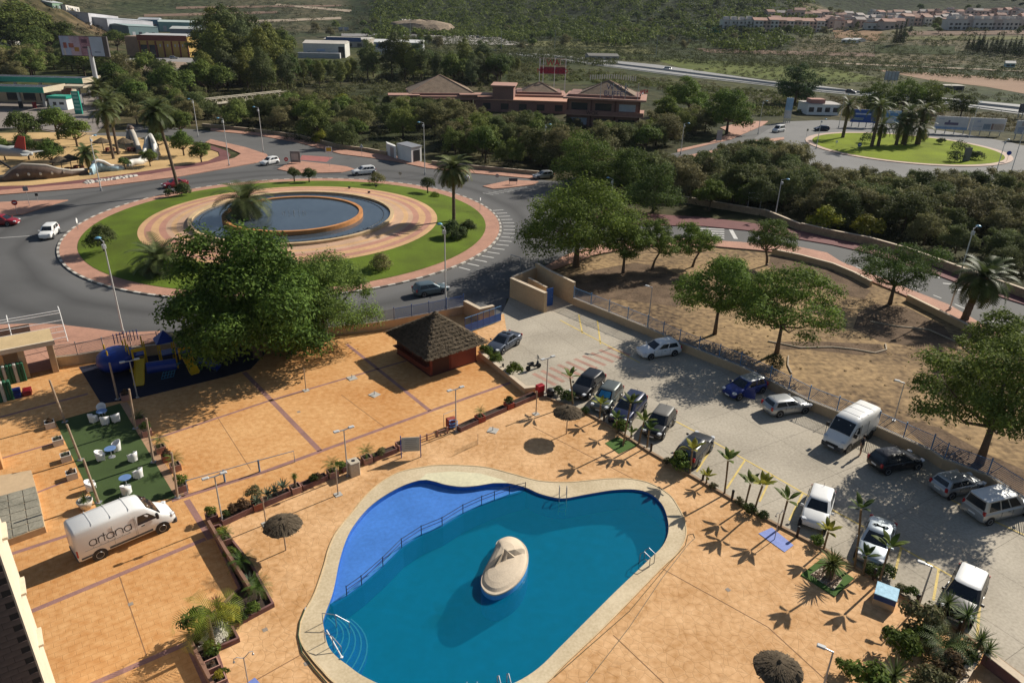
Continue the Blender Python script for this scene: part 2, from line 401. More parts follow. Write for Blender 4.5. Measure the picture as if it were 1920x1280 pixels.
raised('pavement',[(1500,450),(1560,460),(1627,475),(1757,517),(1810,537),(1920,572),(2100,650),(2100,632),(1920,560),(1800,518),(1660,468),(1560,448),(1500,434),(1400,418),(1310,408),(1210,402),(1130,392),(1110,408),(1200,423),(1320,425),(1430,436)],.13,cyclered)
raised('pavement',[(1060,480),(1110,462),(1200,448),(1300,449),(1400,456),(1497,464),(1550,475),(1577,492),(1622,510),(1690,538),(1780,573),(1860,620),(2100,740),(2100,775),(1850,633),(1780,596),(1690,552),(1630,527),(1560,496),(1490,478),(1420,470),(1330,462),(1200,462),(1110,480),(1040,505),(1005,510)],.13,brickwalk)
raised('pavement',[(1270,296),(1330,284),(1400,266),(1470,258),(1470,262),(1400,275),(1340,292),(1280,303)],.13,brickwalk)
raised('pavement',[(1270,286),(1370,262),(1430,236),(1440,228),(1400,228),(1350,240),(1370,250),(1330,268),(1270,281)],.13,brickwalk)
mk=MB()
for a,b in(((0,446),(60,442)),((1560,488),(1570,492)),((1577,492),(1592,498)),((1605,500),(1618,505)),((1672,523),(1690,530)),((1705,535),(1725,543)),((1750,553),(1765,559)),((1790,570),(1810,579)),((1850,597),(1875,609))):
 mk.strip(ats([a,b]),.08,.08,.004,.006)
for k in range(5):mk.strip(ats([(1292,428+4.2*k),(1358,430+4.2*k)]),.22,.22,.004,.006)
mk.strip(ats([(1370,430),(1380,448)]),.3,.3,.004,.006)
for a,b in(((1758,520),(1790,520)),((1768,531),(1800,534)),((1782,543),(1815,544))):mk.strip(ats([a,b]),.15,.15,.004,.006)
for k in range(17):
 a=R(-34+3.4*k);p=RC+Vector((math.cos(a),math.sin(a),0))*31.3;q=RC+Vector((math.cos(a),math.sin(a),0))*33.1
 mk.strip([p,q],.12,.12,.004,.006)
for k in range(9):
 t_=k/8;mk.strip(ats([(905+80*t_,362-12*t_),(925+80*t_,365-13*t_)]),.07,.07,.004,.006)
mk.build('road_markings',whitepaint,kind='structure')
isl=MB();isl.flat(circ(RC,30.7),.13)
isl=isl.build('roundabout_pavement',brickwalk,kind='structure')
ks=MB().box((0,0,.075),(.3,.96,.15)).mesh('kerb_stone',kerbwhite);kd=MB().box((0,0,.075),(.3,.96,.15)).mesh('kerb_stone',kerbdark)
for k in range(196):
 a=2*PI*k/196
 link('kerb_stone',ks if k%2 else kd,isl,RC+Vector((math.cos(a),math.sin(a),0))*30.85,a)
def ring(r0,r1,z0,z1,n=96):
 b=MB();b.add([(RC.x+r0*math.cos(2*PI*k/n),RC.y+r0*math.sin(2*PI*k/n),z0)for k in range(n)]+[(RC.x+r1*math.cos(2*PI*k/n),RC.y+r1*math.sin(2*PI*k/n),z1)for k in range(n)],[(k,(k+1)%n,n+(k+1)%n,n+k)for k in range(n)])
 return b
ring(28.6,21.25,.16,.82).build('roundabout_lawn',lawn,kind='structure')
ringpave=pattern(mat('ring_brick_yellow',(.54,.33,.165),.8,.16,.4,.003),'brick',3.0,0,.85,.003)
ringpale=pattern(mat('ring_brick_pale',(.49,.315,.205),.8,.14,.4,.003),'brick',3.0,0,.85,.003)
ringred=pattern(mat('ring_brick_red',(.43,.215,.15),.8,.16,.4,.003),'brick',3.0,0,.85,.003)
plaza=ring(21.25,20.4,.83,.86).build('fountain_plaza',ringpave,kind='structure')
zr=lambda r_:.83+(21.25-r_)*.055
for i,(a,b,m_)in enumerate(((20.4,19.5,ringred),(19.5,18.5,ringpave),(18.5,17.6,ringred),(17.6,16.9,ringpale),(16.9,16.2,ringpave),(16.2,15.6,ringpale),(15.6,14.7,ringpale))):
 ring(a,b,zr(a),zr(b)).build('brick_band',m_,plaza)
ft=empty('fountain',RC+Vector((0,0,1.0)),0,'wide round fountain basin with an inner raised basin in the grassy roundabout','fountain')
def lring(prof,name,m_,p,n=96):
 b=MB();vs_=[(r_*math.cos(2*PI*k/n),r_*math.sin(2*PI*k/n),z)for r_,z in prof for k in range(n)]
 b.add(vs_,[(i*n+k,i*n+(k+1)%n,(i+1)*n+(k+1)%n,(i+1)*n+k)for i in range(len(prof)-1)for k in range(n)])
 return b.build(name,m_,p)
fwall=mat('fountain_stone',(.50,.36,.2),.8,.2,.8,.004);fora=mat('fountain_orange',(.46,.20,.065),.8,.25,.8,.004)
lring([(14.75,-.3),(14.75,.55),(14.2,.55),(14.2,-.2)],'outer_rim',fwall,ft)
lring([(10.1,-.3),(10.1,.85),(9.55,.85),(9.55,-.2)],'inner_rim',fora,ft)
fw_=mat('fountain_water',(.05,.066,.082),.12,.25,.15,.006,spec=.6,fine=8)
lring([(14.21,.28),(10.09,.28)],'outer_water',fw_,ft)
b=MB();b.flat(circ((0,0),9.56),.66);b.build('inner_water',fw_,ft)
b=MB()
for k in range(14):
 a=2*PI*k/14;b.tube([(1.7*math.cos(a),1.2*math.sin(a),.6),(1.7*math.cos(a),1.2*math.sin(a),.85)],.04,6)
b.tube([(0,0,.5),(0,0,1.15)],.06,8);b.build('nozzle_cluster',steel,ft,kind='stuff')
b=MB()
for k in range(88):
 a=2*PI*k/88;b.tube([(13.2*math.cos(a),13.2*math.sin(a),.2),(13.2*math.cos(a),13.2*math.sin(a),.42)],.035,5)
b.tube([(13.2*math.cos(2*PI*k/64),13.2*math.sin(2*PI*k/64),.3)for k in range(65)],.03,5)
b.build('spray_ring',black,ft,kind='stuff')
for px,py in((655,355),(692,364),(705,352)):
 f_=empty('floodlight',at(px,py,.85),.5,'small black floodlight on the brick paving behind the fountain, '+{655:'nearest the fountain axis',692:'right one at the basin rim',705:'outermost one by the lawn edge'}[px],'floodlight')
 MB().box((0,0,.35),(.4,.25,.25)).build('head',black,f_);MB().tube([(0,0,0),(0,0,.3)],.05).build('stem',black,f_)
R2=Vector((97.6,188.8,0))
R2O=[(1300,296),(1400,268),(1440,243),(1475,228),(1560,225),(1700,236),(1800,250),(1890,266),(1990,290),(1990,345),(1900,340),(1700,350),(1520,320),(1440,290)]
sheet('second_ring_road',R2O,.002,asphalt2)
b=MB();b.prism(circ(R2,23.5),-.05,.14);b.build('second_roundabout_kerb',mat('pale_pink_paving',(.45,.33,.26),.85,.1,.5),kind='structure')
b=MB();b.flat(circ(R2,21.8),.15);b.build('second_roundabout_lawn',lawn2,kind='structure')
hw=asphalt2
sheet('highway',[(900,88),(960,96),(1100,109),(1235,122),(1440,152),(1545,162),(1615,172),(1752,182),(1920,197),(2200,225),(2200,250),(1920,215),(1815,201),(1760,193),(1540,173),(1440,161),(1260,141),(1110,122),(960,103),(900,94)],.03,mat('highway_asphalt',(.24,.24,.235),.8,.1,.1))
b=MB().strip(ats([(900,92),(960,100),(1110,116),(1250,133),(1440,157),(1540,168),(1755,188),(1920,206),(2200,238)]),.25,.25,.03,.85);b.build('median_barrier',mat('barrier_concrete',(.42,.41,.39),.85,.1,1),kind='structure')
gr_=empty('guard_rail',at(1440,162),0,'low grey steel guard rail along the near edge of the highway','guard rail')
line=ats([(960,104),(1110,123),(1260,142),(1440,162),(1540,174),(1760,194),(1920,216)])
o0=at(1440,162)
b=MB().strip([p-o0 for p in line],.06,.06,.45,.8);b.build('rail',steel,gr_)
b=MB()
for i in range(len(line)-1):
 n=max(1,int((line[i+1]-line[i]).length/8))
 for k in range(n):b.box(line[i].lerp(line[i+1],k/n)-o0+Vector((0,0,.3)),(.12,.12,.7))
b.build('rail_posts',steel,gr_,kind='stuff')
wm=MB()
for t_ in range(60):
 f_=t_/60;px=980+940*f_
 if px<1250:py=100+(px-960)*(119-100)/290
 elif px<1540:py=124+(px-1235)*(158.5-124)/305
 else:py=166+(px-1540)*(201-166)/380
 p=at(px,py+2);wm.strip([p,p+Vector((4,-1.6,0))],.1,.1,.034,.036)
wm.build('lane_dashes',whitepaint,kind='structure')
sheet('ploughed_field',[(1577,122),(1700,121),(1920,136),(2150,150),(2150,205),(1920,176),(1850,163),(1740,150),(1665,136)],.02,mat('ploughed_soil',(.30,.205,.145),.95,.14,.05,.1,fine=30,spec=.05))
sheet('green_field',[(1215,108),(1272,104),(1400,112),(1560,128),(1660,150),(1560,158),(1435,149),(1285,130)],.02,mat('meadow',(.105,.12,.035),.95,.3,.03,.2,fine=25,tone=(.07,.09,.025),spec=.05))
sheet('green_field',[(1040,100),(1100,96),(1180,98),(1210,112),(1100,106)],.02,mat('meadow2',(.10,.125,.035),.95,.3,.03,.2,fine=25,spec=.05))
def drape(name,q4,m,lift=.3,nu=14,nv=4):
 """a field laid over the rising ground between four corners"""
 V=[]
 for j in range(nv+1):
  for i in range(nu+1):
   u,v=i/nu,j/nv;a,b,c,d=q4
   p=hit(a[0]*(1-u)*(1-v)+b[0]*u*(1-v)+c[0]*u*v+d[0]*(1-u)*v,a[1]*(1-u)*(1-v)+b[1]*u*(1-v)+c[1]*u*v+d[1]*(1-u)*v)
   V.append((p.x,p.y,ground_h(p.x,p.y)+lift))
 return MB().add(V,[(j*(nu+1)+i,(j+1)*(nu+1)+i,(j+1)*(nu+1)+i+1,j*(nu+1)+i+1)for j in range(nv)for i in range(nu)]).build(name,m,kind='structure',smooth=True)
fb_,fd_,fg_,ft_=[mat(n_,c_,.95,.2,.05,.1,fine=25,spec=.05)for n_,c_ in(('bare_soil',(.19,.135,.10)),('dark_field',(.05,.065,.022)),('pale_field',(.13,.13,.055)),('track_earth',(.34,.28,.21)))]
for n_,q4,m_ in(('farm_track',[(1530,117),(1920,134),(1920,136.5),(1530,119.5)],ft_),('bare_field',[(1300,92),(1640,101),(1640,108),(1330,100)],fb_),('yard_ground',[(800,66),(925,68),(990,86),(820,84)],mat('yard_gravel',(.30,.28,.25),.95,.1,.1)),('orchard_field',[(1640,86),(1790,88),(1790,104),(1640,100)],fd_),('brown_bank',[(1560,57),(1655,60),(1645,78),(1566,72)],mat('bank_brown',(.27,.175,.105),.95,.25,.08,.2,spec=.05)),('terrace_field',[(1700,60),(1935,58),(1935,66),(1700,67)],fb_),('terrace_field',[(1700,70),(1935,70),(1935,76),(1700,76)],fg_),('green_field',[(1000,78),(1180,80),(1190,90),(985,88)],fg_),('dark_field',[(1220,84),(1420,82),(1440,90),(1240,92)],fd_),('farm_track',[(1095,76),(1235,57),(1242,58),(1110,78)],ft_),('farm_track',[(960,84),(1180,79),(1180,80.5),(960,86)],ft_),('hill_terrace',[(270,28),(520,22),(520,26),(270,33)],fb_),('hill_terrace',[(330,14),(640,10),(640,13),(330,18)],fb_),('hill_terrace',[(450,40),(640,33),(640,37),(450,45)],ft_),('hill_terrace',[(520,8),(660,20),(655,24),(515,11)],ft_),('estate_road',[(640,64),(840,66),(840,70),(640,69)],mat('estate_asphalt',(.24,.23,.22),.9,.1,.1)),('plain_field',[(1060,92),(1215,94),(1230,103),(1075,100)],fg_)):
 drape(n_,q4,m_)
sheet('estate_road',[(120,112),(340,108),(390,112),(390,120),(330,116),(200,118)],.03,mat('estate_asphalt',(.24,.23,.22),.9,.1,.1))
sheet('earth_bank',[(235,118),(345,112),(352,122),(330,134),(240,138)],.01,mat('bank_earth',(.27,.20,.14),.95,.25,.1,.2))
raised('concrete_channel',[(300,146),(325,130),(385,128),(390,140),(345,146),(345,163),(310,156)],.35,mat('channel_concrete',(.32,.3,.26),.9,.2,.15))
sheet('forecourt_ground',[(-160,178),(60,172),(190,176),(200,230),(170,262),(60,240),(-160,245)],.006,mat('forecourt',(.22,.19,.165),.9,.15,.1))
sheet('park_ground',[(-260,356),(60,349),(200,333),(320,315),(390,303),(412,293),(410,286),(375,274),(330,268),(250,255),(150,248),(-60,250),(-260,260)],.01,parksand)
sheet('park_lane',[(150,252),(240,247),(330,254),(395,262),(385,268),(330,263),(240,257)],.015,asphalt)
sheet('dry_park_ground',[(1010,512),(1040,507),(1110,482),(1200,464),(1330,464),(1420,472),(1490,480),(1560,498),(1630,530),(1690,554),(1780,598),(1850,635),(2100,778),(2300,1150),(2050,1010),(1920,950),(1845,902),(1765,873),(1740,856),(1640,811),(1565,781),(1512,761),(1440,723),(1385,696),(1272,651),(1212,623),(1075,568),(1035,548)],-.02,drygrass)
for nm_,P_ in(('mulch_bed',[(1060,520),(1120,505),(1190,492),(1240,500),(1290,522),(1300,548),(1270,575),(1220,568),(1150,560),(1110,570),(1075,560)]),('mulch_bed',[(1445,478),(1560,506),(1632,545),(1620,560),(1560,548),(1480,520),(1440,500)]),('mulch_bed',[(1640,570),(1700,575),(1770,612),(1790,640),(1730,650),(1650,640),(1600,615),(1610,585)]),('mulch_bed',[(1450,640),(1540,640),(1650,645),(1664,662),(1600,664),(1520,655),(1455,655)]),('mulch_bed',[(1680,785),(1760,800),(1850,850),(1920,880),(1920,930),(1840,890),(1740,840)])):
 sheet(nm_,[(x,y)for x,y in P_],-.012,mat('mulch_soil',(.15,.105,.07),.95,.35,.5,.06,fine=10,tone=(.07,.05,.035),spec=.05))
for P_ in([(1440,640),(1500,652),(1560,651),(1600,655),(1640,662),(1662,656),(1660,645)],[(1632,603),(1680,612),(1740,618),(1790,640)],[(1478,668),(1477,685),(1484,700)],[(1795,640),(1850,690),(1920,730)]):
 MB().strip(ats(P_),.06,.06,-.02,.1).build('bed_edging',mat('edging_pale',(.36,.3,.22),.9,.2,1),kind='structure')
POOL=[(608,1180),(606,1165),(612,1145),(625,1108),(637,1050),(650,1010),(665,983),(690,953),(720,930),(755,911),(785,901),(800,900),(815,903),(835,909),(865,913),(895,911),(925,906),(952,906),(985,914),(1010,925),(1040,933),(1062,934),(1100,927),(1150,919),(1190,918),(1218,925),(1240,944),(1251,970),(1253,998),(1242,1024),(1220,1046),(1190,1075),(1150,1113),(1100,1163),(1050,1213),(1010,1252),(965,1280),(900,1302),(830,1312),(770,1302),(725,1288),(680,1267),(652,1247),(630,1230),(615,1210)]
COP=[(560,1185),(565,1160),(577,1135),(590,1110),(607,1060),(615,1030),(627,1003),(643,980),(659,962),(680,935),(705,911),(730,894),(755,883),(790,876),(822,872),(880,873),(917,877),(960,888),(1010,901),(1060,904),(1100,901),(1145,897),(1185,898),(1222,907),(1255,927),(1272,950),(1284,975),(1287,1005),(1272,1036),(1245,1062),(1210,1098),(1135,1175),(1060,1246),(1027,1280),(980,1310),(910,1340),(830,1352),(740,1345),(680,1318),(627,1282),(605,1260),(585,1237),(566,1210)]
def smooth_loop(pts,k=4):
 P_=[Vector(p)for p in pts];n=len(P_);out=[]
 for i in range(n):
  a,b,c,d=P_[i-1],P_[i],P_[(i+1)%n],P_[(i+2)%n]
  for j in range(k):
   t_=j/k
   out.append(.5*((2*b)+(c-a)*t_+(2*a-5*b+4*c-d)*t_*t_+(3*b-a-3*c+d)*t_**3))
 return out
poolw=smooth_loop(ats(POOL));copw=smooth_loop(ats(COP))
KERB=[(905,668),(942,695),(981,727),(1022,745),(1095,772),(1150,803),(1215,846),(1292,890),(1382,942),(1440,976),(1537,1026),(1615,1070),(1680,1112),(1720,1135),(1802,1185),(1835,1210),(1905,1262),(1990,1330)]
DECK=[(105,687),(199,676),(605,632),(740,615),(869,588),(890,600),(945,588),(950,620),(905,668)]+KERB[1:]+[(1950,1420),(1000,1500),(-100,1500),(-420,1100),(-260,760)]
dk=MB().flat(ats(DECK),.004,[copw]);dk=dk.build('pool_deck',paving,kind='structure')
PLANT=[(995,742),(845,806),(680,875),(560,915),(398,985)]
sheet('courtyard',[(105,687),(199,676),(605,632),(740,615),(869,588),(890,600),(905,668),(981,727),(1010,738)]+PLANT+[(398,1010),(350,1005+0),(400,1090),(352,1190),(395,1290),(430,1500),(-100,1500),(-420,1100),(-260,760)]if False else[(105,687),(199,676),(605,632),(740,615),(869,588),(890,600),(905,668),(981,727),(1010,738),(845,806),(680,875),(560,915),(396,988),(455,1106),(398,1160),(357,1203),(404,1300),(470,1500),(-100,1500),(-420,1100),(-260,760)],.008,courtpav)
PB=[((60,1145),(385,1010),.17),((160,1288),(358,1202),.17),((0,1045),(128,1003),.15),((0,782),(165,738),.14),((340,930),(352,922),.16),((322,938),(490,886),.18),((490,886),(600,846),.18),((600,846),(830,762),.17),((830,762),(960,716),.17),((458,698),(600,845),.2),((650,645),(806,770),.17),((350,937),(395,1010),.2),((360,1208),(402,1300),.3),((0,860),(130,822),.1),((262,832),(508,750),.12),((508,750),(762,676),.12),((128,900),(65,925),.1)]
for a,b_,w_ in PB:MB().strip(ats([a,b_]),w_,w_,.008,.0125).build('purple_band',purple,dk)
for a,b_ in(((400,770),(470,880)),((640,740),(720,800)),((224,1080),(275,1230)),((1210,1048),(1440,1175)),((1150,1190),(1250,1285)),((470,1280),(562,1228)),((1440,1175),(1560,1285)),((1000,800),(1250,930))):
 MB().strip(ats([a,b_]),.025,.025,.008,.0105).build('slab_joint',mat('joint_brown',(.22,.12,.06),.9,.1,2),dk)
for px,py in((245,1132),(497,1180),(575,1243),(560,772),(1365,1105)):
 MB().strip([at(px,py)-E1*.13,at(px,py)+E1*.13],.13,.13,.008,.0125).build('drain_cover',mat('drain_grey',(.26,.22,.18),.8,.3,6),dk)
pool=empty('swimming_pool',at(900,1080),0,'free-form blue swimming pool with a shallow children side and cream coping','swimming pool')
off=at(900,1080)
rel=lambda L,z=0:[(p[0]-off.x,p[1]-off.y)for p in L]
b=MB().prism(rel(copw),-.02,.045,[rel(poolw)]);b.build('coping',coping,pool)
b=MB().strip(rel(copw),.0,.07,0,.07,True);b.build('coping_edge',mat('coping_stone_line',(.56,.42,.24),.8,.2,1.5),pool)
WZ=-.10
tdeep=pattern(mat('pool_tiles_deep',(.006,.30,.42),.5,.2,.12,.0,fine=12,tone=(.008,.27,.33)),'brick',8,0,.93,.0)
tshal=pattern(mat('pool_tiles_shallow',(.085,.23,.60),.5,.16,.35,.0,fine=12),'brick',8,0,.9,.0)
def algae(m,spots):
 t=m.node_tree;b=t.nodes['Principled BSDF'];src=b.inputs['Base Color'].links[0].from_socket;g=t.nodes.new('ShaderNodeNewGeometry');n=t.nodes.new('ShaderNodeTexNoise');n.inputs['Scale'].default_value=.9;t.links.new(g.outputs['Position'],n.inputs[0])
 for c,r_ in spots:
  v=t.nodes.new('ShaderNodeVectorMath');v.operation='DISTANCE';v.inputs[1].default_value=c;t.links.new(g.outputs['Position'],v.inputs[0])
  a=t.nodes.new('ShaderNodeMath');a.operation='MULTIPLY_ADD';a.inputs[1].default_value=-1.6;t.links.new(n.outputs[0],a.inputs[0]);t.links.new(v.outputs['Value'],a.inputs[2])
  k=t.nodes.new('ShaderNodeMapRange');k.inputs[1].default_value=r_-.8;k.inputs[2].default_value=r_-1.7;k.inputs[4].default_value=.75;t.links.new(a.outputs[0],k.inputs[0])
  mx=t.nodes.new('ShaderNodeMix');mx.data_type='RGBA';t.links.new(k.outputs[0],mx.inputs[0]);t.links.new(src,mx.inputs[6]);mx.inputs[7].default_value=(.02,.16,.14,1);src=mx.outputs[2]
 t.links.new(src,b.inputs['Base Color'])
algae(tdeep,[(tuple(at(828,1168,-1.75)),1.1),(tuple(at(850,1148,-1.75)),1.3),(tuple(at(880,1122,-1.75)),1.2)])
twall=mat('pool_wall_tiles',(.02,.12,.42),.4,.1,2)
beachm=mat('beach_ledge',(.60,.56,.38),.8,.12,.5)
DIV=[(985,916),(955,923),(927,933),(903,942),(868,958),(829,982),(790,998),(753,1022),(718,1057),(678,1092),(650,1112),(622,1130)]
i0=min(range(len(poolw)),key=lambda i:(poolw[i]-at(622,1128)).length);i1=min(range(len(poolw)),key=lambda i:(poolw[i]-at(985,914)).length)
shore=poolw[i0:i1+1];divw=ats(DIV)
shal=shore+divw[1:-1]
deepl=poolw[i1:]+poolw[:i0+1]+divw[1:-1][::-1]
b=MB().prism(rel(shal),-2,-.32);b.build('shallow_floor',tshal,pool)
b=MB().flat(rel(deepl),-1.75);b.build('deep_floor',tdeep,pool)
b=MB();n=len(poolw);L=rel(poolw)
b.add([(x,y,.03)for x,y in L]+[(x,y,-2)for x,y in L],[(i,(i+1)%n,n+(i+1)%n,n+i)for i in range(n)]);b.build('basin_wall',twall,pool)
b=MB().strip(rel(divw),.12,.14,-1.7,-.16);b.build('divider',mat('divider_tiles',(.06,.2,.55),.5,.1,2),pool)
b=MB().strip([(x,y)for x,y in rel(divw)],-.14,.22,-1.7,-.20);b.build('divider_ledge',mat('divider_edge',(.1,.42,.6),.5,.1,2),pool)
bl=ats([(785,901),(800,900),(815,903),(835,909),(865,913),(895,911),(925,906),(952,906),(940,899),(900,888),(850,884),(800,888)])
b=MB().flat(rel(bl),.052);b.build('beach',beachm,pool)
wm_=bpy.data.materials.new('pool_water');wm_.use_nodes=True;t=wm_.node_tree
gl=t.nodes.new('ShaderNodeBsdfGlossy');gl.inputs['Roughness'].default_value=.03
tp=t.nodes.new('ShaderNodeBsdfTransparent');tp.inputs[0].default_value=(.40,.80,.90,1)
df=t.nodes.new('ShaderNodeBsdfDiffuse');df.inputs[0].default_value=(.002,.15,.26,1)
m1=t.nodes.new('ShaderNodeMixShader');m1.inputs[0].default_value=.52
fr=t.nodes.new('ShaderNodeMath');fr.operation='MULTIPLY_ADD';fr.inputs[1].default_value=.9;fr.inputs[2].default_value=.02
lw=t.nodes.new('ShaderNodeLayerWeight');lw.inputs[0].default_value=.5;pw_=t.nodes.new('ShaderNodeMath');pw_.operation='POWER';pw_.inputs[1].default_value=5;t.links.new(lw.outputs['Facing'],pw_.inputs[0]);t.links.new(pw_.outputs[0],fr.inputs[0])
nz=t.nodes.new('ShaderNodeTexNoise');nz.inputs['Scale'].default_value=3.2;nz.inputs['Detail'].default_value=3
bn=t.nodes.new('ShaderNodeBump');bn.inputs['Distance'].default_value=.03;t.links.new(nz.outputs[0],bn.inputs['Height'])
tcx=t.nodes.new('ShaderNodeTexCoord');t.links.new(tcx.outputs['Object'],nz.inputs[0])
for q in(gl,lw):t.links.new(bn.outputs[0],q.inputs['Normal'])
t.links.new(tp.outputs[0],m1.inputs[1]);t.links.new(df.outputs[0],m1.inputs[2])
m2=t.nodes.new('ShaderNodeMixShader');t.links.new(fr.outputs[0],m2.inputs[0]);t.links.new(m1.outputs[0],m2.inputs[1]);t.links.new(gl.outputs[0],m2.inputs[2])
t.links.new(m2.outputs[0],t.nodes['Material Output'].inputs[0])
wm2=wm_.copy();wm2.name='shallow_water'
for q in wm2.node_tree.nodes:
 if q.type=='BSDF_TRANSPARENT':q.inputs[0].default_value=(.86,.94,1,1)
 if q.type=='MIX_SHADER' and not q.inputs[0].is_linked:q.inputs[0].default_value=.04
b=MB().flat(rel(deepl),WZ-.03);b.build('water',wm_,pool)
b=MB().flat(rel(shal),WZ);b.build('shallow_water',wm2,pool)
inn=[(613,1150),(632,1177),(612,1208)];outr=[(655,1128),(686,1178),(653,1248)]
nose=mat('step_nosing',(.62,.72,.74),.6,.05,1);cor=at(600,1178)
for i in range(6):
 f_=i/5;a,m_,c=[at(inn[j][0]+(outr[j][0]-inn[j][0])*f_,inn[j][1]+(outr[j][1]-inn[j][1])*f_)for j in range(3)]
 arc=[a.lerp(m_,t_/8)*1+(m_.lerp(c,t_/8)-a.lerp(m_,t_/8))*(t_/8)for t_ in range(9)]
 ctl=m_*2-(a+c)*.5
 arc=[(1-t_)**2*a+2*t_*(1-t_)*ctl+t_*t_*c for t_ in[k/10 for k in range(11)]]
 z_=-.28-.2*i
 st=MB().prism(rel([at(603,1185)]+[at(606,1165)]+arc+[at(608,1196)]),-1.75,z_).build('step',tshal,pool)
 MB().strip(rel(arc),.035,.035,z_,z_+.012).build('nosing',nose,st)
isl_px=[(940,1009),(955,1005),(972,1010),(986,1024),(991,1044),(986,1068),(972,1090),(952,1106),(930,1114),(912,1109),(902,1094),(906,1072),(918,1048),(927,1030),(931,1016)]
iz=.3
iw=smooth_loop(ats(isl_px,iz));io=at(945,1060)
isd=empty('pool_island',(io.x,io.y,0),0,'pale sheet-covered island with blue tiled sides standing in the pool','island')
r2=lambda L:[(p[0]-io.x,p[1]-io.y)for p in L]
b=MB();L=r2(iw);n=len(L);b.add([(x,y,iz-.1)for x,y in L]+[(x,y,-1.78)for x,y in L],[(n+i,n+(i+1)%n,(i+1)%n,i)for i in range(n)]);b.build('tiled_base',mat('island_tiles',(.05,.25,.55),.4,.15,3),isd)
lin=mat('canvas_cover',(.53,.44,.33),.9,.12,1.2,.02)
b=MB().prism(L,iz-.12,iz);b.build('top_slab',lin,isd)
cx_=sum(p[0]for p in L)/n;cy_=sum(p[1]for p in L)/n
def shr(k,z,dx=0,dy=0):return[((x-cx_)*k+cx_+dx,(y-cy_)*k+cy_+dy,z)for x,y in L]
vs_=shr(.93,iz)+shr(.86,iz+.28)+shr(.72,iz+.5)+shr(.42,iz+.75)+shr(.12,iz+.85);fs=[]
for k in range(4):fs+=[(k*n+i,k*n+(i+1)%n,(k+1)*n+(i+1)%n,(k+1)*n+i)for i in range(n)]
fs.append(tuple(range(4*n,5*n)))
vs_=[(x,y,iz+(z-iz)*(1.0 if(x-cx_)*E2.x+(y-cy_)*E2.y<.1 else.45))for x,y,z in vs_]
MB().add(vs_,fs).build('cover',lin,isd,smooth=False)
LOT=[(890,600),(905,668)][1:]+KERB[1:]+[(2300,1190),(2050,1010),(1920,953),(1845,905),(1765,875),(1740,858),(1640,813),(1565,784),(1512,764),(1440,726),(1385,698),(1272,653),(1212,626),(1075,570),(1035,551),(1022,560),(955,558),(935,600),(915,632)]
lotw=ats(LOT)
lot=MB().flat(lotw,-.012).build('car_park',concdark,kind='structure')
def clip(poly,n,d):
 out=[]
 for i in range(len(poly)):
  a,b=poly[i],poly[(i+1)%len(poly)];da,db=n.dot(a)-d,n.dot(b)-d
  if da<=0:out.append(a)
  if da*db<0:out.append(a.lerp(b,da/(da-db)))
 return out
A1=Vector((math.cos(R(31)),math.sin(R(31)),0));A2=Vector((A1.y,-A1.x,0))
u0=min(A1.dot(p)for p in lotw);u1=max(A1.dot(p)for p in lotw);v0=min(A2.dot(p)for p in lotw);v1=max(A2.dot(p)for p in lotw)
SU,SV=4.6,5.2
i=0;u=u0
while u<u1:
 v=v0
 while v<v1:
  pl=lotw
  for n_,d_ in((A1,u+SU-.02),(-A1,-u-.0),(A2,v+SV-.02),(-A2,-v)):
   pl=clip(pl,n_,d_)
   if len(pl)<3:break
  if len(pl)>=3:
   clean=[p for k,p in enumerate(pl)if(p-pl[k-1]).length>.01]
   if len(clean)>=3:MB().flat(clean,.002+.002*((i*7)%3)/3).build('concrete_slab',concrete,lot);i+=1
  v+=SV
 u+=SU
YL=[((1338,834),(1306,884)),((1397,862),(1362,916)),((1448,890),(1424,940)),((1505,925),(1480,975)),((1560,955),(1538,1010)),((1625,988),(1600,1050)),((1690,1026),(1675,1085)),((1760,1067),(1750,1125)),((1837,1130),(1830,1225)),((1268,790),(1306,810)),((1306,810),(1345,832)),((1345,832),(1448,890)),((1448,890),(1560,955)),((1560,955),(1690,1026)),((1690,1026),(1790,1083)),((1780,935),(1860,975)),((1860,975),(1960,1020)),((1085,590),(1092,625)),((1120,600),(1126,645)),((1050,600),(1200,680))]
for a,b_ in YL:MB().strip(ats([a,b_]),.07,.07,.006,.010).build('bay_line',yellowpaint,lot)
pink=mat('worn_red_paint',(.34,.20,.15),.85,.25,1.2)
for k in range(10):
 p=at(1000+15.5*k,700-5.5*k);q=at(1042+15.5*k,722-6.2*k)
 MB().strip([p,q],.22,.22,.006,.009).build('crossing_stripe',pink,lot)
def cards(P,N,L,W,rng,cA,cB,cvar=.12,droop=.25):
 """leaf-shaped faces (base, side, tip, side) at the points P, lying roughly across N"""
 n=len(P)
 T=rng.normal(size=(n,3));T-=(T*N).sum(1)[:,None]*N*.8;T/=np.linalg.norm(T,axis=1)[:,None]+1e-9
 T[:,2]-=droop;T/=np.linalg.norm(T,axis=1)[:,None]+1e-9
 S=np.cross(T,N+rng.normal(size=(n,3))*.45);S/=np.linalg.norm(S,axis=1)[:,None]+1e-9
 l=L*rng.uniform(.65,1.3,(n,1));w=W*rng.uniform(.7,1.25,(n,1))
 V=np.stack([P-T*l*.5,P+S*w*.5,P+T*l*.5,P-S*w*.5],1).reshape(-1,3)
 F=np.arange(4*n).reshape(-1,4)
 k=rng.uniform(0,1,(n,1));c=np.array(cA)*(1-k)+np.array(cB)*k
 c=c*rng.uniform(1-cvar,1+cvar,(n,1))
 return V,F,np.repeat(c,4,0)
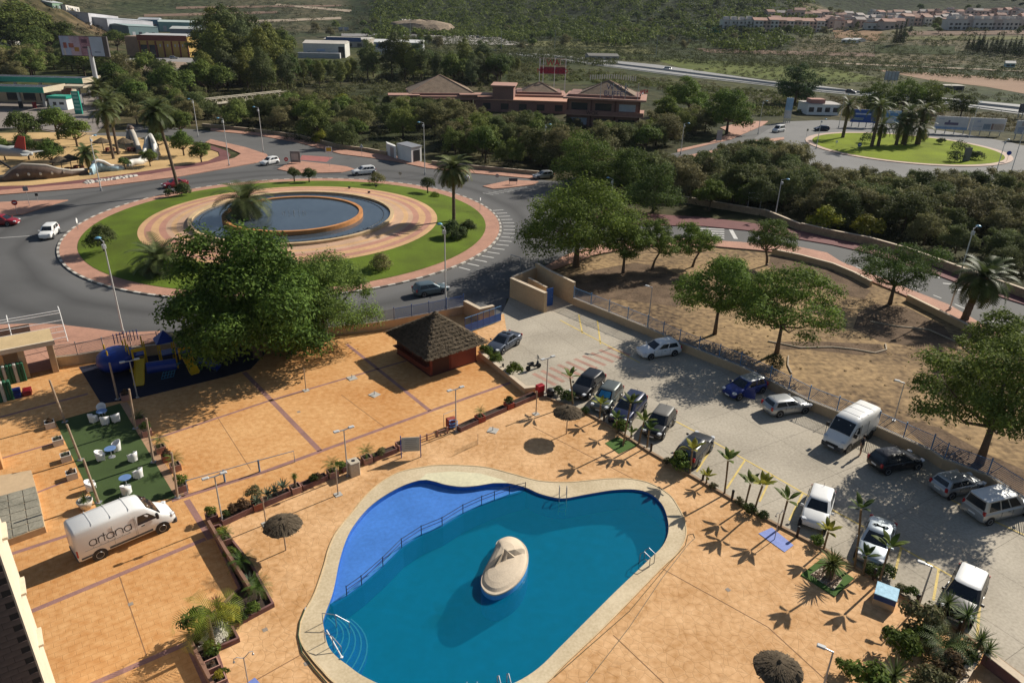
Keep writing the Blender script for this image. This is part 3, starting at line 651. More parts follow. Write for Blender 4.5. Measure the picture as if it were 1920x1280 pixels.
def crown(name,rng,lobes,n,L,W,cA,cB,inner=.25,droop=.25,m=None,up=.3,squash=1.0):
 """leaves spread through the outer shell of several lobes; lobes = (x, y, z, r)"""
 lb=np.array(lobes,float);wgt=lb[:,3]**2;wgt/=wgt.sum()
 ids=rng.choice(len(lb),n,p=wgt)
 D=rng.normal(size=(n,3));D/=np.linalg.norm(D,axis=1)[:,None]
 D[:,2]=np.where(D[:,2]<-.35,-D[:,2]*.6,D[:,2])
 rr=1-inner*rng.uniform(0,1,n)**1.5*1.6
 lump=1+.13*np.sin(D[:,0]*9+ids*1.7)*np.sin(D[:,1]*8+ids)+.1*np.sin(D[:,2]*11+ids*2.3)
 P=lb[ids,:3]+D*(lb[ids,3]*rr*lump)[:,None]*np.array([1,1,squash])
 keep=np.ones(n,bool)
 for j in range(len(lb)):
  q=np.linalg.norm(P-lb[j,:3],axis=1)<lb[j,3]*.62
  keep&=~(q&(ids!=j))
 P,D=P[keep],D[keep]
 N=D+np.array([0,0,up]);N/=np.linalg.norm(N,axis=1)[:,None]
 lt=rng.uniform(.8,1.2,len(lb))
 V,F,T=cards(P,N,L,W,rng,cA,cB,droop=droop)
 T*=np.repeat(lt[ids[keep]],4)[:,None]
 return np_mesh(name,V,F,m or LEAF,T)
def trunkmesh(name,rng,h,r0,lobes,m=bark,lean=0.0,fork=.55):
 b=MB();top_=Vector((lean,lean*.4,h*fork))
 b.tube([(0,0,-.15),Vector((lean*.3,lean*.1,h*fork*.5)),top_],[r0*1.2,r0*.85,r0*.7],9)
 for x,y,z,r_ in lobes:
  e=Vector((x,y,z));mid=top_.lerp(e,.5)+Vector((rng.uniform(-.3,.3),rng.uniform(-.3,.3),-.08*h))
  b.tube([top_-Vector((0,0,.1)),mid,e],[r0*.5,r0*.32,r0*.1],6)
 return b.mesh(name,m,True)
def top_limit(tab,px):
 for(x0,y0),(x1,y1)in zip(tab,tab[1:]):
  if x0<=px<=x1:return y0+(y1-y0)*(px-x0)/(x1-x0)
 return tab[0][1]if px<tab[0][0]else tab[-1][1]
def capped(h,x,y,tab,z=0.0):
 px,py=proj((x,y,z));return min(h,height_to(Vector((x,y,z)),top_limit(tab,px)))
def dome(rng,nl,R_,z0,H,rl,top=True):
 out=[]
 for i in range(nl):
  a=2*PI*i/nl+rng.uniform(-.35,.35);q=R_*rng.uniform(.45,.75)
  out.append((q*math.cos(a),q*math.sin(a),z0+H*rng.uniform(.12,.62),rl*rng.uniform(.8,1.15)))
 if top:
  for i in range(max(2,nl//3)):
   out.append((rng.uniform(-.3,.3)*R_,rng.uniform(-.3,.3)*R_,z0+H*rng.uniform(.6,.85),rl*rng.uniform(.85,1.1)))
 return out
rs=lambda s:np.random.RandomState(s)
PLANTS=[]
def tree(name,cm,tm,loc,rz,s,label,cat='tree',group=None):
 t=empty(name,loc,rz,label,cat,group);t.scale=s if isinstance(s,tuple)else(s,s,s)
 if tm:link('trunk',tm,t)
 link('crown',cm,t)
 return t
GG=((.12,.12,.052),(.25,.23,.10));GD=((.075,.098,.034),(.16,.18,.064));GB=((.095,.125,.034),(.21,.24,.06))
bush=[]
for s in range(9):
 g=rs(100+s);lo=dome(g,5+s%5,.55,.1,.8,.28-.012*(s%5))
 lo+=[(g.uniform(-.45,.45),g.uniform(-.45,.45),g.uniform(.5,.92),g.uniform(.1,.17))for _ in range(5)]
 cA,cB=(GG,GG,GD,GG,GB,GD,GG,GD,GB)[s]
 bush.append((crown('crown',g,lo,8500,.062,.02,cA,cB,.4,-.5,up=.8),trunkmesh('trunk',g,.8,.03,lo[:4])))
leafy=[]
for s in range(5):
 g=rs(200+s);lo=dome(g,7,.5,.33,.62,.23)
 cA,cB=(((0.0639,0.106,0.0256),(0.142,0.192,0.0398)),((0.071,0.114,0.0284),(0.163,0.206,0.0426)),((0.0568,0.0923,0.0284),(0.114,0.156,0.0398)),((0.0781,0.121,0.0284),(0.17,0.213,0.0497)),((0.0568,0.088,0.0284),(0.106,0.142,0.0369)))[s]
 leafy.append((crown('crown',g,lo,4200,.075,.032,cA,cB,.3,.2),trunkmesh('trunk',g,.75,.035,lo,fork=.45)))
tall=[]
for s in range(4):
 g=rs(300+s);lo=[(g.uniform(-.1,.1),g.uniform(-.1,.1),.24+.135*i,.2-.014*abs(i-2)-(.07 if i==5 else 0))for i in range(6)]+[(g.uniform(-.2,.2),g.uniform(-.2,.2),g.uniform(.25,.75),.13)for _ in range(9)]
 cA,cB=(((0.0852,0.106,0.0398),(0.142,0.163,0.0568)),((0.106,0.128,0.0355),(0.206,0.213,0.0497)),((0.0781,0.0994,0.0426),(0.128,0.149,0.0639)),((0.0852,0.111,0.0355),(0.163,0.185,0.0497)))[s]
 tall.append((crown('crown',g,lo,6500,.042,.018,cA,cB,.35,.35),trunkmesh('trunk',g,.8,.018,lo[:3],fork=.6)))
pines=[]
for s in range(3):
 g=rs(400+s);lo=dome(g,9,.6,.42,.5,.24)
 pines.append((crown('crown',g,lo,7000,.06,.022,(0.0497,0.0781,0.0227),(0.121,0.149,0.0312),.35,-.5,up=.9,squash=.75),trunkmesh('trunk',g,.8,.03,lo,fork=.5)))
g=rs(450);cyp=(crown('crown',g,[(0,0,.1+.09*i,.2-.017*i)for i in range(10)],2200,.05,.018,(.022,.035,.015),(.045,.06,.022),.4,-.8),None)
def frond_mesh(name,g,nf,L,pairs,leaf,cA,cB,z0=0,elev=(-.5,1.3),droop=.9,wl=.035,cone=.0,V0=None):
 """feather fronds: a curved rib with two rows of leaflets"""
 Vs,Ts=[],[]
 for i in range(nf):
  az=2.399*i+g.uniform(-.2,.2);f_=i/max(1,nf-1);el=elev[1]+(elev[0]-elev[1])*f_+g.uniform(-.12,.12)
  ca,sa=math.cos(az),math.sin(az);l=L*g.uniform(.85,1.1)
  pts=[]
  p=np.array([0,0,z0],float);e=el
  for k in range(pairs+1):
   d=np.array([ca*math.cos(e),sa*math.cos(e),math.sin(e)]);pts.append((p.copy(),d));p=p+d*l/pairs;e-=droop/pairs*(1+.8*k/pairs)
  c=np.array(cA)+(np.array(cB)-np.array(cA))*g.uniform(0,1)
  if f_>.86:c=c*.6+np.array([.13,.09,.03])*.5
  for k in range(1,pairs+1):
   p,d=pts[k];side=np.array([-sa,ca,0]);upv=np.cross(side,d)*-1
   ln=leaf*math.sin(PI*(.12+.8*k/pairs))**.7*g.uniform(.9,1.1)
   for sg in(-1,1):
    t_=side*sg*.78+d*.55+upv*.22;t_/=np.linalg.norm(t_)
    ww=d*wl
    Vs+=[p-ww,p+ww,p+t_*ln+ww*.25-np.array([0,0,ln*.12]),p+t_*ln-ww*.25-np.array([0,0,ln*.12])]
    Ts+=[c*g.uniform(.95,1.5)]*4
 V=np.array(Vs);return np_mesh(name,V,np.arange(len(V)).reshape(-1,4),FROND,np.array(Ts))
def palm_trunk(h,r0,r1,m=palmbark,lean=(0,0),swell=False):
 n=max(8,int(h/.3));pts,rr=[],[]
 for k in range(n+1):
  f_=k/n;pts.append((lean[0]*f_**1.5,lean[1]*f_**1.5,h*f_-.1));rr.append((r0+(r1-r0)*f_)*(1.06 if k%2 else.96)*(1+(.35*f_**8 if swell else 0)))
 return MB().tube(pts,rr,10).mesh('trunk',m,False)
def palm(loc,h,L,label,s=1,nf=58,cols=((.05,.068,.025),(.10,.12,.04)),lean=(0,0),r0=.26,skirt=None,name='palm_tree',group=None,rz=0.0):
 g=rs(int(abs(loc[0]*31+loc[1]*17))+3)
 t=empty(name,loc,rz,label,'palm tree',group)
 tr=link('trunk',palm_trunk(h,r0*1.1,r0*.85,lean=lean,swell=True),t)
 link('crown',frond_mesh('crown',g,nf,L,16,L*.25,cols[0],cols[1],0,(-.75,1.35),1.0,.11),t,(lean[0],lean[1],h-.15))
 if skirt:
  b=MB().lathe([(.3,-.5),(.75,.1),(.55,.45),(.2,.5)],14);b.build('dead_frond_skirt',skirt,t,loc=(lean[0],lean[1],h-.55))
 return t
ORD=['nearest','second nearest','third nearest','fourth nearest','fifth nearest','sixth nearest','seventh nearest','eighth nearest','ninth nearest','tenth nearest','eleventh nearest','twelfth nearest','thirteenth nearest','fourteenth nearest','fifteenth nearest','sixteenth nearest']
def name_each(items,marks,noun,tail=''):
 """labels every one of many alike things by its tone and the landmark beside it"""
 by={}
 for ob,px,py,tone in items:
  m=min(marks,key=lambda q:(q[0]-px)**2+((q[1]-py)*2)**2)
  by.setdefault((m[2],tone,'left' if px<m[0]else 'right'),[]).append((math.hypot(px-m[0],2*(py-m[1])),ob))
 for(mk_,tone,side),L_ in by.items():
  L_.sort(key=lambda q:q[0])
  for k,(_,ob)in enumerate(L_):ob['label']='%s %s %s %s of %s'%(ORD[min(k,15)],tone,noun,side,mk_)
def poisson(poly,n,dmin,g,keepout=()):
 P_=[Vector((p[0],p[1],0))for p in ats(poly)];xs=[p.x for p in P_];ys=[p.y for p in P_]
 def inside(x,y,Q):
  c=False
  for i in range(len(Q)):
   a,b=Q[i],Q[i-1]
   if(a[1]>y)!=(b[1]>y)and x<(b[0]-a[0])*(y-a[1])/(b[1]-a[1])+a[0]:c=not c
  return c
 out=[];tries=0
 ko=[ats(k)for k in keepout]
 while len(out)<n and tries<n*60:
  tries+=1;x,y=g.uniform(min(xs),max(xs)),g.uniform(min(ys),max(ys))
  if not inside(x,y,P_)or any(inside(x,y,k)for k in ko):continue
  if all((x-a)**2+(y-b)**2>dmin*dmin for a,b in out):out.append((x,y))
 return out
g=rs(7)
WOK=[(880,245),(890,175),(1000,160),(1240,150),(1250,235),(1180,250),(1000,235)]
belt1=poisson([(345,208),(398,238),(480,247),(560,258),(640,278),(690,284),(720,288),(800,270),(830,300),(1010,328),(1045,322),(1150,302),(1265,275),(1340,244),(1300,222),(1210,236),(1090,240),(1000,232),(880,215),(740,200),(650,185),(560,182),(420,190)],150,3.5,g)
BG1='trees of the dense belt behind the fountain roundabout'
TN=('grey-green','grey-green','dark','grey-green','light green','dark','grey-green','dark','light green');it=[]
for k,(x,y)in enumerate(belt1):
 ci=g.randint(0,9);c=bush[ci]if k%7 else(leafy if k%2 else tall)[k%4];h=capped(g.uniform(5.2,8.2),x,y,[(380,190),(560,170),(640,178),(760,180),(880,186),(900,200),(990,206),(1060,218),(1180,230),(1215,226),(1260,205),(1340,190)])
 if h<2.2:continue
 if abs(proj((x,y,0))[0]-760)<45 and proj((x,y,0))[1]>262:continue
 t=tree('thicket_tree',c[0],c[1],(x,y,0),g.uniform(0,6.28),(h*g.uniform(.85,1.2),h*g.uniform(.85,1.2),h),'grey-green bushy tree of the dense thicket behind the fountain roundabout','tree',BG1);it.append((t,*proj((x,y,h*.6)),TN[ci]if k%7 else('leafy' if k%2 else 'slender')))
name_each(it,[(420,215,'the timber walkway'),(490,240,'the lamp at the top road bend'),(560,250,'the advertising box'),(640,190,'the lime green shrub'),(680,270,'the give-way sign'),(760,270,'the white transformer hut'),(800,240,'the lamp by the hut'),(830,190,'the left pavilion'),(920,230,'the pink terrace block'),(1010,260,'the grey panel back'),(1020,220,'the middle pavilion'),(1110,250,'the balcony pavilion'),(1180,260,'the pavilion corner'),(1276,250,'the two-armed lamp')],'thicket tree');it=[]
belt2=poisson([(1110,330),(1290,312),(1400,290),(1480,310),(1520,332),(1660,362),(1800,360),(1925,352),(2060,380),(2060,590),(1920,535),(1800,492),(1660,440),(1560,424),(1490,408),(1400,392),(1300,372),(1210,366),(1130,350)],128,4.2,g)
BG2='trees of the dense belt beyond the right road'
for k,(x,y)in enumerate(belt2):
 ci=(0,1,2,3,5,7,6,2,5)[g.randint(0,9)];c=bush[ci];h=g.uniform(5.0,7.6)
 px,py=proj((x,y,0))
 h=capped(h,x,y,[(1110,262),(1280,292),(1420,256),(1490,262),(1540,312),(1700,318),(1920,318)])
 if py>440:h*=.75
 if h<2:continue
 t=tree('thicket_tree',c[0],c[1],(x,y,0),g.uniform(0,6.28),(h*g.uniform(.9,1.2),h*g.uniform(.9,1.2),h),'x','tree',BG2);it.append((t,*proj((x,y,h*.6)),TN[ci]))
name_each(it,[(1146,340,'the blue-headed lamp'),(1222,350,'the dark cycle path tree'),(1300,330,'the light young tree'),(1390,340,'the white sign board'),(1460,360,'the wall bend lamp'),(1545,400,'the left yellow bush'),(1620,410,'the right yellow bush'),(1530,310,'the grass rim lamp'),(1640,330,'the grass circle front'),(1720,400,'the middle of the stone wall'),(1827,430,'the tall pavement lamp'),(1808,340,'the grey stone post'),(1880,400,'the far end of the wall')],'bush-like tree');it=[]
for px,py,s,lab in((1545,432,4.4,'bright yellow-green bush behind the stone wall, left one of a pair'),(1620,448,4.0,'bright yellow-green bush behind the stone wall, right one of a pair'),(640,205,4.8,'bright lime green shrub among the grey thicket, left of the first pyramid roof'),(600,268,3.2,'yellowish green shrub above the road bend at the top exit')):
 q=rs(px);lo=dome(q,6,.55,.1,.78,.28)
 tree('bright_shrub',crown('crown',q,lo,2000,.09,.05,(.13,.15,.02),(.22,.22,.03),.3,.1),None,at(px,py),0,(s*1.1,s*1.1,s),lab,'shrub')
def big(seed,loc,R_,z0,H,rl,n,L,W,cA,cB,label,tr=.3,nl=9,fork=.45,name='broadleaf_tree',droop=.35,lean=0.0,group=None,squash=1.0):
 q=rs(seed);lo=dome(q,nl,R_,z0,H,rl)
 t=empty(name,loc,0,label,'tree',group);sub=[]
 for x,y,z,r_ in lo:
  for k in range(7):
   dv=q.normal(size=3);dv/=np.linalg.norm(dv);dv[2]=dv[2]*.8+.12;sub.append((x+dv[0]*r_*.78,y+dv[1]*r_*.78,z+dv[2]*r_*.72,r_*q.uniform(.42,.64)))
 link('trunk',trunkmesh('trunk',q,z0+H*.7,tr,lo,fork=fork,lean=lean),t)
 link('crown',crown('crown',q,sub,int(n*2.1),L*.82,W*.95,(cA[0]*.8,cA[1]*.88,cA[2]*.9),(cB[0]*1.08,cB[1]*1.2,cB[2]),.45,droop,squash=squash,up=.55),t);return t
DG=((0.0639,0.106,0.0227),(0.163,0.213,0.0426));MG=((0.0852,0.121,0.0256),(0.192,0.227,0.0483));OG=((0.106,0.135,0.0312),(0.213,0.227,0.054))
big(11,at(484,668),7.2,1.4,8.9,3.7,42000,.46,.18,*DG,'largest bright green tree over the playground, with drooping leaf clusters',.42,10)
big(12,at(610,638),4.4,.9,7.6,2.5,26000,.3,.1,(0.0781,0.114,0.0312),(0.17,0.206,0.0497),'finer-leaved green tree beside the large one, left of the thatched hut',.34,9)
big(13,at(1080,500),7.0,1.6,8.8,3.5,27000,.42,.15,*DG,'large round green tree behind the cream gate walls',.4,11)
big(14,at(1168,512),3.4,2.4,4.0,1.6,8000,.36,.12,*MG,'smaller green tree just right of the large round one, by the fence',.2,7)
big(15,at(1222,505),2.9,2.6,3.6,1.4,6000,.34,.11,*MG,'young leaning tree with a bent bare trunk in the dry park',.15,7,lean=.9)
big(16,at(1298,500),3.2,2.0,3.4,1.5,6500,.34,.11,*DG,'low leaning tree in the dry park, near the zebra crossing',.16,7,lean=.8)
big(17,at(1340,626),4.0,3.0,5.4,2.0,11500,.36,.12,*MG,'straight-trunked tree in the dry park beside the fence lamp',.2,8)
big(18,at(1456,662),5.4,2.9,5.2,2.3,13500,.36,.12,*MG,'wide spreading tree in the dry park, above a dark round bush',.22,9)
big(19,at(1438,497),2.8,2.4,3.6,1.5,6500,.34,.1,(0.0568,0.0852,0.0256),(0.142,0.17,0.0398),'dark green tree at the far edge of the dry park by the low wall',.18,7,lean=-.6)
big(20,at(1668,570),5.2,2.8,3.8,2.0,11000,.36,.09,(0.054,0.0852,0.0227),(0.142,0.177,0.0426),'flat-topped pine leaning over the low walls by the right road',.24,9,name='pine_tree',droop=-.3,squash=.75)
big(21,at(1836,868),5.5,3.3,5.8,2.3,19000,.36,.12,*OG,'large drooping tree beside the car park fence at the right edge',.3,10)
big(22,at(1850,690),2.9,1.4,3.6,1.6,6000,.34,.14,*OG,'rounded bright green tree by the right road, near the orange-skirted palm',.18,7)
big(23,at(1093,348),6.6,1.2,7.6,3.1,11000,.42,.17,(0.0497,0.088,0.0227),(0.121,0.163,0.0369),'dark dense tree beside the second exit of the roundabout',.32,9)
big(24,at(1168,368),5.0,1.2,6.2,2.4,9000,.42,.16,(0.0568,0.0923,0.0256),(0.128,0.163,0.0398),'dark leafy tree behind the red cycle path, left one',.26,8)
big(25,at(1224,398),4.4,1.2,6.0,2.2,7500,.4,.15,(0.0497,0.0781,0.0256),(0.114,0.142,0.0369),'dark leafy tree right at the edge of the red cycle path',.24,8)
big(26,at(1330,395),2.8,1.7,2.6,1.4,6000,.38,.13,(0.0852,0.121,0.0284),(0.17,0.199,0.0426),'light green young tree left of the small white sign board',.14,7)
big(27,at(1390,392),2.5,1.4,2.4,1.2,4500,.38,.13,(0.0781,0.114,0.0284),(0.156,0.185,0.0426),'low green tree right behind the small white sign board',.14,6)
big(28,at(1362,252),6.2,1.8,9.4,2.9,9000,.6,.25,(0.071,0.114,0.0284),(0.17,0.213,0.0454),'tall wide green tree right of the restaurant, beside the road to the grassy roundabout',.4,10)
big(29,at(1290,218),6.0,1.5,8.6,2.8,7500,.65,.26,(0.0852,0.128,0.0284),(0.199,0.227,0.0454),'bright green tree touching the right end of the restaurant',.4,9)
big(30,at(1250,235),4.4,1.0,6.4,2.2,5000,.6,.24,(0.0852,0.128,0.0284),(0.185,0.213,0.0426),'rounded green tree in front of the right end of the restaurant',.3,8)
big(31,at(1490,196),7.0,1.5,12,3.3,8500,.75,.25,(0.0369,0.0568,0.0256),(0.0781,0.102,0.0369),'very dark tall tree beside the highway, above the slanted hoarding',.4,10)
for k,(px,py,R_,h)in enumerate(((1640,214,6.5,7.5),(1690,212,7.5,8.5),(1735,214,6.5,7.5))):
 big(32+k,at(px,py),R_,1.5,h,3.2,6500,.7,.22,(0.0639,0.0923,0.0227),(0.163,0.192,0.0369),('left','middle','right')[k]+' one of the rounded pines massed behind the palm roundabout',.35,9,name='pine_tree',droop=-.4)
big(36,at(1800,222),4.0,1,7.0,2.0,3500,.6,.2,(0.071,0.0852,0.0355),(0.142,0.156,0.0568),'small olive-green tree between the pine mass and the white hoardings',.25,7)
def shrub(seed,loc,s,label,cA,cB,n=1800,L=.3,W=.1,z0=.1,name='shrub',flat=.6,trunk=False):
 q=rs(seed);lo=dome(q,6,s*.5,z0,s*flat,s*.32)
 t=empty(name,loc,0,label,'shrub')
 link('foliage',crown('foliage',q,lo,n,L,W,cA,cB,.3,.1),t)
 if trunk:link('stem',trunkmesh('stem',q,z0+s*.3,.12,lo),t)
 return t
YUC=((0.05,0.075,0.0275),(0.106,0.131,0.0438));RSH=((0.125,0.131,0.0438),(0.25,0.213,0.0938))
shrub(40,at(196,472,.3),3.4,'dark yucca clump on the left of the roundabout lawn',*YUC,3200,.5,.09,1.0,'yucca_clump',.6,True)
shrub(41,at(552,340,.3),2.3,'dark bushy yucca at the back of the lawn, left of a pair',*YUC,1800,.45,.09,1.0,'yucca_clump',.6,True)
shrub(42,at(580,342,.3),2.4,'dark bushy yucca at the back of the lawn, right of a pair',*YUC,1800,.45,.09,1.0,'yucca_clump',.6,True)
shrub(43,at(802,361,.4),2.4,'yucca with several bare stems at the back right of the lawn',*YUC,1800,.45,.09,1.2,'yucca_clump',.5,True)
shrub(44,at(708,346,.3),2.9,'clipped flowering bush at the back of the lawn',*RSH,2200,.25,.12,.2)
shrub(45,at(715,505,.3),2.7,'clipped flowering bush on the near side of the lawn',*RSH,2600,.22,.1,.15)
shrub(46,at(852,448,.3),3.0,'large dark shrub round the foot of the tall palm',*YUC,3200,.5,.1,.3,'yucca_clump',.75)
shrub(47,at(876,440,.3),2.2,'dark yucca beside the large shrub at the tall palm',*YUC,2000,.5,.1,.4,'yucca_clump',.7)
shrub(48,at(345,366,.3),2.4,'agave and yucca clump by the tall palm at the left of the lawn',*YUC,1800,.5,.1,.4,'yucca_clump',.6)
shrub(49,at(318,368,.3),1.6,'small dark round bush left of the tall palm',*YUC,1000,.3,.1,.1)
shrub(50,at(290,515,.3),2.0,'low grey bush on the near left of the lawn, under the young palm',(.06,.065,.03),(.1,.1,.045),1600,.25,.1,.1)
shrub(51,at(815,368,.4),1.6,'low bright ground shrub beside the many-stemmed yucca',(.1,.16,.02),(.18,.24,.03),1000,.2,.1,.0,'shrub',.3)
shrub(52,at(1452,686),1.7,'dark round bush under the spreading tree by the fence',(.03,.04,.016),(.06,.072,.025),1400,.2,.08,.05)
q=((335,360,13.2,3.4,'tallest palm, on the back left of the roundabout lawn',(-1.6,0)),(851,418,8.3,3.2,'tall palm on the right of the roundabout lawn',(0,0)),(462,420,3.6,4.6,'thick palm standing beside the fountain basin',(.2,0)),(303,508,1.6,3.8,'young short palm on the near left of the lawn',(0,0)))
for px,py,h,L,lab,ln in q:palm(at(px,py,.3),h,L,lab,lean=ln,r0=.3 if h<6 else.25)
palm(at(1808,600),5.0,3.4,'palm with a skirt of orange dead fronds by the right road',lean=(.9,.3),r0=.38,skirt=mat('dead_fronds',(.38,.13,.03),.9,.3,4),cols=((.045,.062,.02),(.085,.11,.03)))
for px,py,h,L,lab in((213,298,9.5,3.6,'tall twin-height palm in the sandy park, left one'),(222,290,11.0,3.6,'tall palm in the sandy park, right behind another'),(168,318,3.2,2.8,'short stout palm in front of the coloured bench wall'),(205,266,12,3.2,'palm at the back of the sandy park by the lane')):
 palm(at(px,py),h,L,lab,nf=36)
for k,(px,py,h,lab)in enumerate(((100,312,5.0,'round tree alone in the sand near the picnic shelters'),(145,275,6.2,'dense dark tree at the back of the sandy park'),(50,268,7.0,'dense dark tree at the left back of the sandy park'),(110,262,7.5,'dark tree at the back of the sandy park, second from left'),(298,282,4.4,'round tree beside the pale sculpture in the park'),(345,292,5.0,'tree at the right tip of the park, behind the small one'),(378,305,4.3,'small round tree at the right tip of the park'),(235,317,2.3,'little round tree near the white bench wall'),(282,312,3.4,'dark round bush beside the white arched sculpture'),(55,300,5.0,'wide multi-stemmed tree right of the mounted aeroplane'),(10,300,4.2,'dark shrub under the mounted aeroplane'),(340,255,6.0,'round tree across the lane behind the park tip'))):
 c=leafy[k%5];tree('park_tree',c[0],c[1],at(px,py),k*1.3,(h*1.05,h*1.05,h),lab)
for px,py,h,L,lab in((1580,258,8.3,3.6,'palm alone at the left of the grassy roundabout'),(1634,275,9.8,3.8,'slender palm of the roundabout group, first from left'),(1646,274,5.2,3.4,'short palm just right of the slender one'),(1680,272,5.6,4.0,'palm of the dense clump, left stem'),(1692,270,8.0,4.0,'palm of the dense clump, tallest stem'),(1696,272,4.8,4.2,'palm of the dense clump, front stem'),(1718,270,8.6,3.6,'palm behind the right end of the clump'),(1722,271,4.6,3.8,'low palm at the right end of the clump')):
 palm(at(px,py,.15),h,L,lab,nf=24,r0=.4,cols=((.045,.06,.02),(.09,.105,.03)))
for k,(px,py,s,lab)in enumerate(((1625,268,3.4,'round bush among the palms of the grassy roundabout'),(1730,264,2.2,'small bush right of the palm clump'),(1762,270,2.0,'tiny flame-shaped bush on the grassy roundabout'),(1796,285,3.6,'spiky shrub behind the dark clipped bush'),(1790,303,3.4,'dark clipped bush on the grassy roundabout'),(1822,298,2.2,'small topiary bush right of the grey post'),(1833,299,2.8,'topiary bush at the right end of the grassy roundabout'))):
 shrub(60+k,at(px,py,.15),s,lab,*YUC,900,.4,.16,.2)
BK='tall trees behind the thicket'
taller=poisson([(330,150),(420,120),(520,112),(560,130),(600,128),(680,140),(740,150),(900,165),(960,150),(990,128),(930,120),(860,128),(760,138),(640,165),(560,175),(440,180),(350,185)],105,5.2,g)
for k,(x,y)in enumerate(taller):
 c=tall[k%4]if k%3 else leafy[k%5];h=capped(g.uniform(9,16),x,y,[(330,122),(385,115),(400,44),(540,56),(565,112),(655,112),(690,88),(800,92),(830,100),(900,96),(990,112)],ground_h(x,y))
 if h<4:continue
 t=tree('tall_tree',c[0],c[1],(x,y,ground_h(x,y)),g.uniform(0,6.28),(h*1.0,h*1.0,h),'x','tree',BK);it.append((t,*proj((x,y,h*.6)),'slender' if k%3 else 'broad'))
name_each(it,[(360,140,'the grey warehouse'),(436,100,'the tall eucalyptus pair'),(520,130,'the white workshop annex'),(610,110,'the white workshop'),(690,120,'the blue sign band hall'),(750,110,'the blue-banded building'),(827,130,'the left tiled pyramid'),(868,100,'the bright poplar'),(950,120,'the highway end'),(480,170,'the walkway top')],'background tree');it=[]
for k,(px,py,h)in enumerate(((412,148,27),(436,150,28),(395,155,18),(470,155,23),(500,160,21),(690,150,16),(700,145,13),(735,148,19),(760,150,17),(790,152,16),(868,150,17),(905,148,16))):
 c=tall[(k*3+1)%4];lab=['tallest dark eucalyptus at the left, in front of the grey warehouse','second tallest eucalyptus right of the tallest one','bushy eucalyptus at the left foot of the tallest one','yellowish tall tree right of the eucalyptus pair','yellow-green tall tree nearest the wooden walkway','slim tree in front of the white workshop, left one','slim tree in front of the white workshop, right one','tall slim tree before the blue-banded building, leftmost','tall slim tree before the blue-banded building, centre','tall slim tree before the blue-banded building, rightmost','bright yellow-green poplar above the first pyramid roof','grey-green poplar right of the bright one'][k]
 tree('eucalyptus_tree',c[0],c[1],at(px,py),k*2.1,(h*1.05,h*1.05,h),lab)
for k,(px,py,h)in enumerate(((400,140,24),(422,158,22),(448,142,27),(452,162,19),(484,150,24),(515,150,22),(530,158,14),(545,150,13),(388,165,12),(465,168,14),(428,170,14),(505,168,12))):
 c=tall[k%4];b_=at(px,py);t=tree('eucalyptus_tree',c[0],c[1],b_,k*1.7,(h*1.15,h*1.15,h),'x','tree','eucalyptus group');it.append((t,*proj(b_+Vector((0,0,h*.6))),'tall' if h>16 else 'lower'))
name_each(it,[(412,90,'the tallest eucalyptus'),(470,100,'the yellowish tall tree'),(520,120,'the walkway tree')],'eucalyptus');it=[]
bk2=poisson([(-60,140),(0,125),(120,112),(230,138),(300,165),(340,200),(250,210),(190,160),(120,140),(-60,165)],42,7,g)
for k,(x,y)in enumerate(bk2):
 ci=g.randint(0,14);c=(leafy+bush)[ci];h=g.uniform(7,12)
 t=tree('roadside_tree',c[0],c[1],(x,y,ground_h(x,y)),g.uniform(0,6.28),h,'x','tree','trees behind the petrol station');it.append((t,*proj((x,y,h*.6)),'leafy' if ci<5 else 'bushy'))
name_each(it,[(20,140,'the back green canopy'),(112,160,'the white kiosk'),(180,150,'the billboard pole'),(250,150,'the earth bank'),(330,150,'the concrete channel')],'roadside tree');it=[]
for k,(px,py,h)in enumerate(((50,112,26),(95,113,21),(8,108,20),(222,100,12),(125,112,14),(32,116,19),(72,118,16))):
 c=pines[k%3];tree('pine_tree',c[0],c[1],at(px,py),k,(h*1.15,h*1.15,h),('tallest dark pine left of the big billboard','dark pine close to the left edge of the big billboard','broad pine on the rocky slope at the left edge','dark pine right of the big billboard on the rocky slope','short dark pine just behind the left edge of the billboard','mid-height pine in front of the tallest one, left side','mid-height pine in front of the tallest one, right side')[k])
bk3=poisson([(205,150),(300,160),(345,150),(400,236),(330,246),(250,242),(205,228)],34,4.6,g)
for k,(x,y)in enumerate(bk3):
 ci=(0,1,2,3,5,7,6,2,4)[g.randint(0,9)];c=bush[ci];h=capped(g.uniform(5,8),x,y,[(200,118),(240,138),(330,150),(400,165)])
 if h<2.5:continue
 t=tree('roadside_tree',c[0],c[1],(x,y,0),g.uniform(0,6.28),(h*1.1,h*1.1,h),'x','tree','bushes right of the billboard pole');it.append((t,*proj((x,y,h*.6)),TN[ci]))
name_each(it,[(190,190,'the lower billboard pole'),(250,200,'the lane behind the park'),(320,170,'the concrete channel bend'),(372,215,'the lamp at the road bend')],'roadside bush');it=[]
scat=poisson([(560,62),(960,66),(1300,70),(1925,80),(1925,122),(1500,92),(1240,98),(1000,92),(940,100),(800,100)],150,9,g,[[(830,60),(930,66),(985,86),(900,94),(800,84)]])
for k,(x,y)in enumerate(scat):
 ci=g.randint(0,18);c=(leafy+bush+tall)[ci];h=g.uniform(4,9)
 t=tree('plain_tree',c[0],c[1],(x,y,ground_h(x,y)),g.uniform(0,6.28),h,'x','tree','scattered trees on the plain');it.append((t,*proj((x,y,h*.6)),'round' if ci<14 else 'slim'))
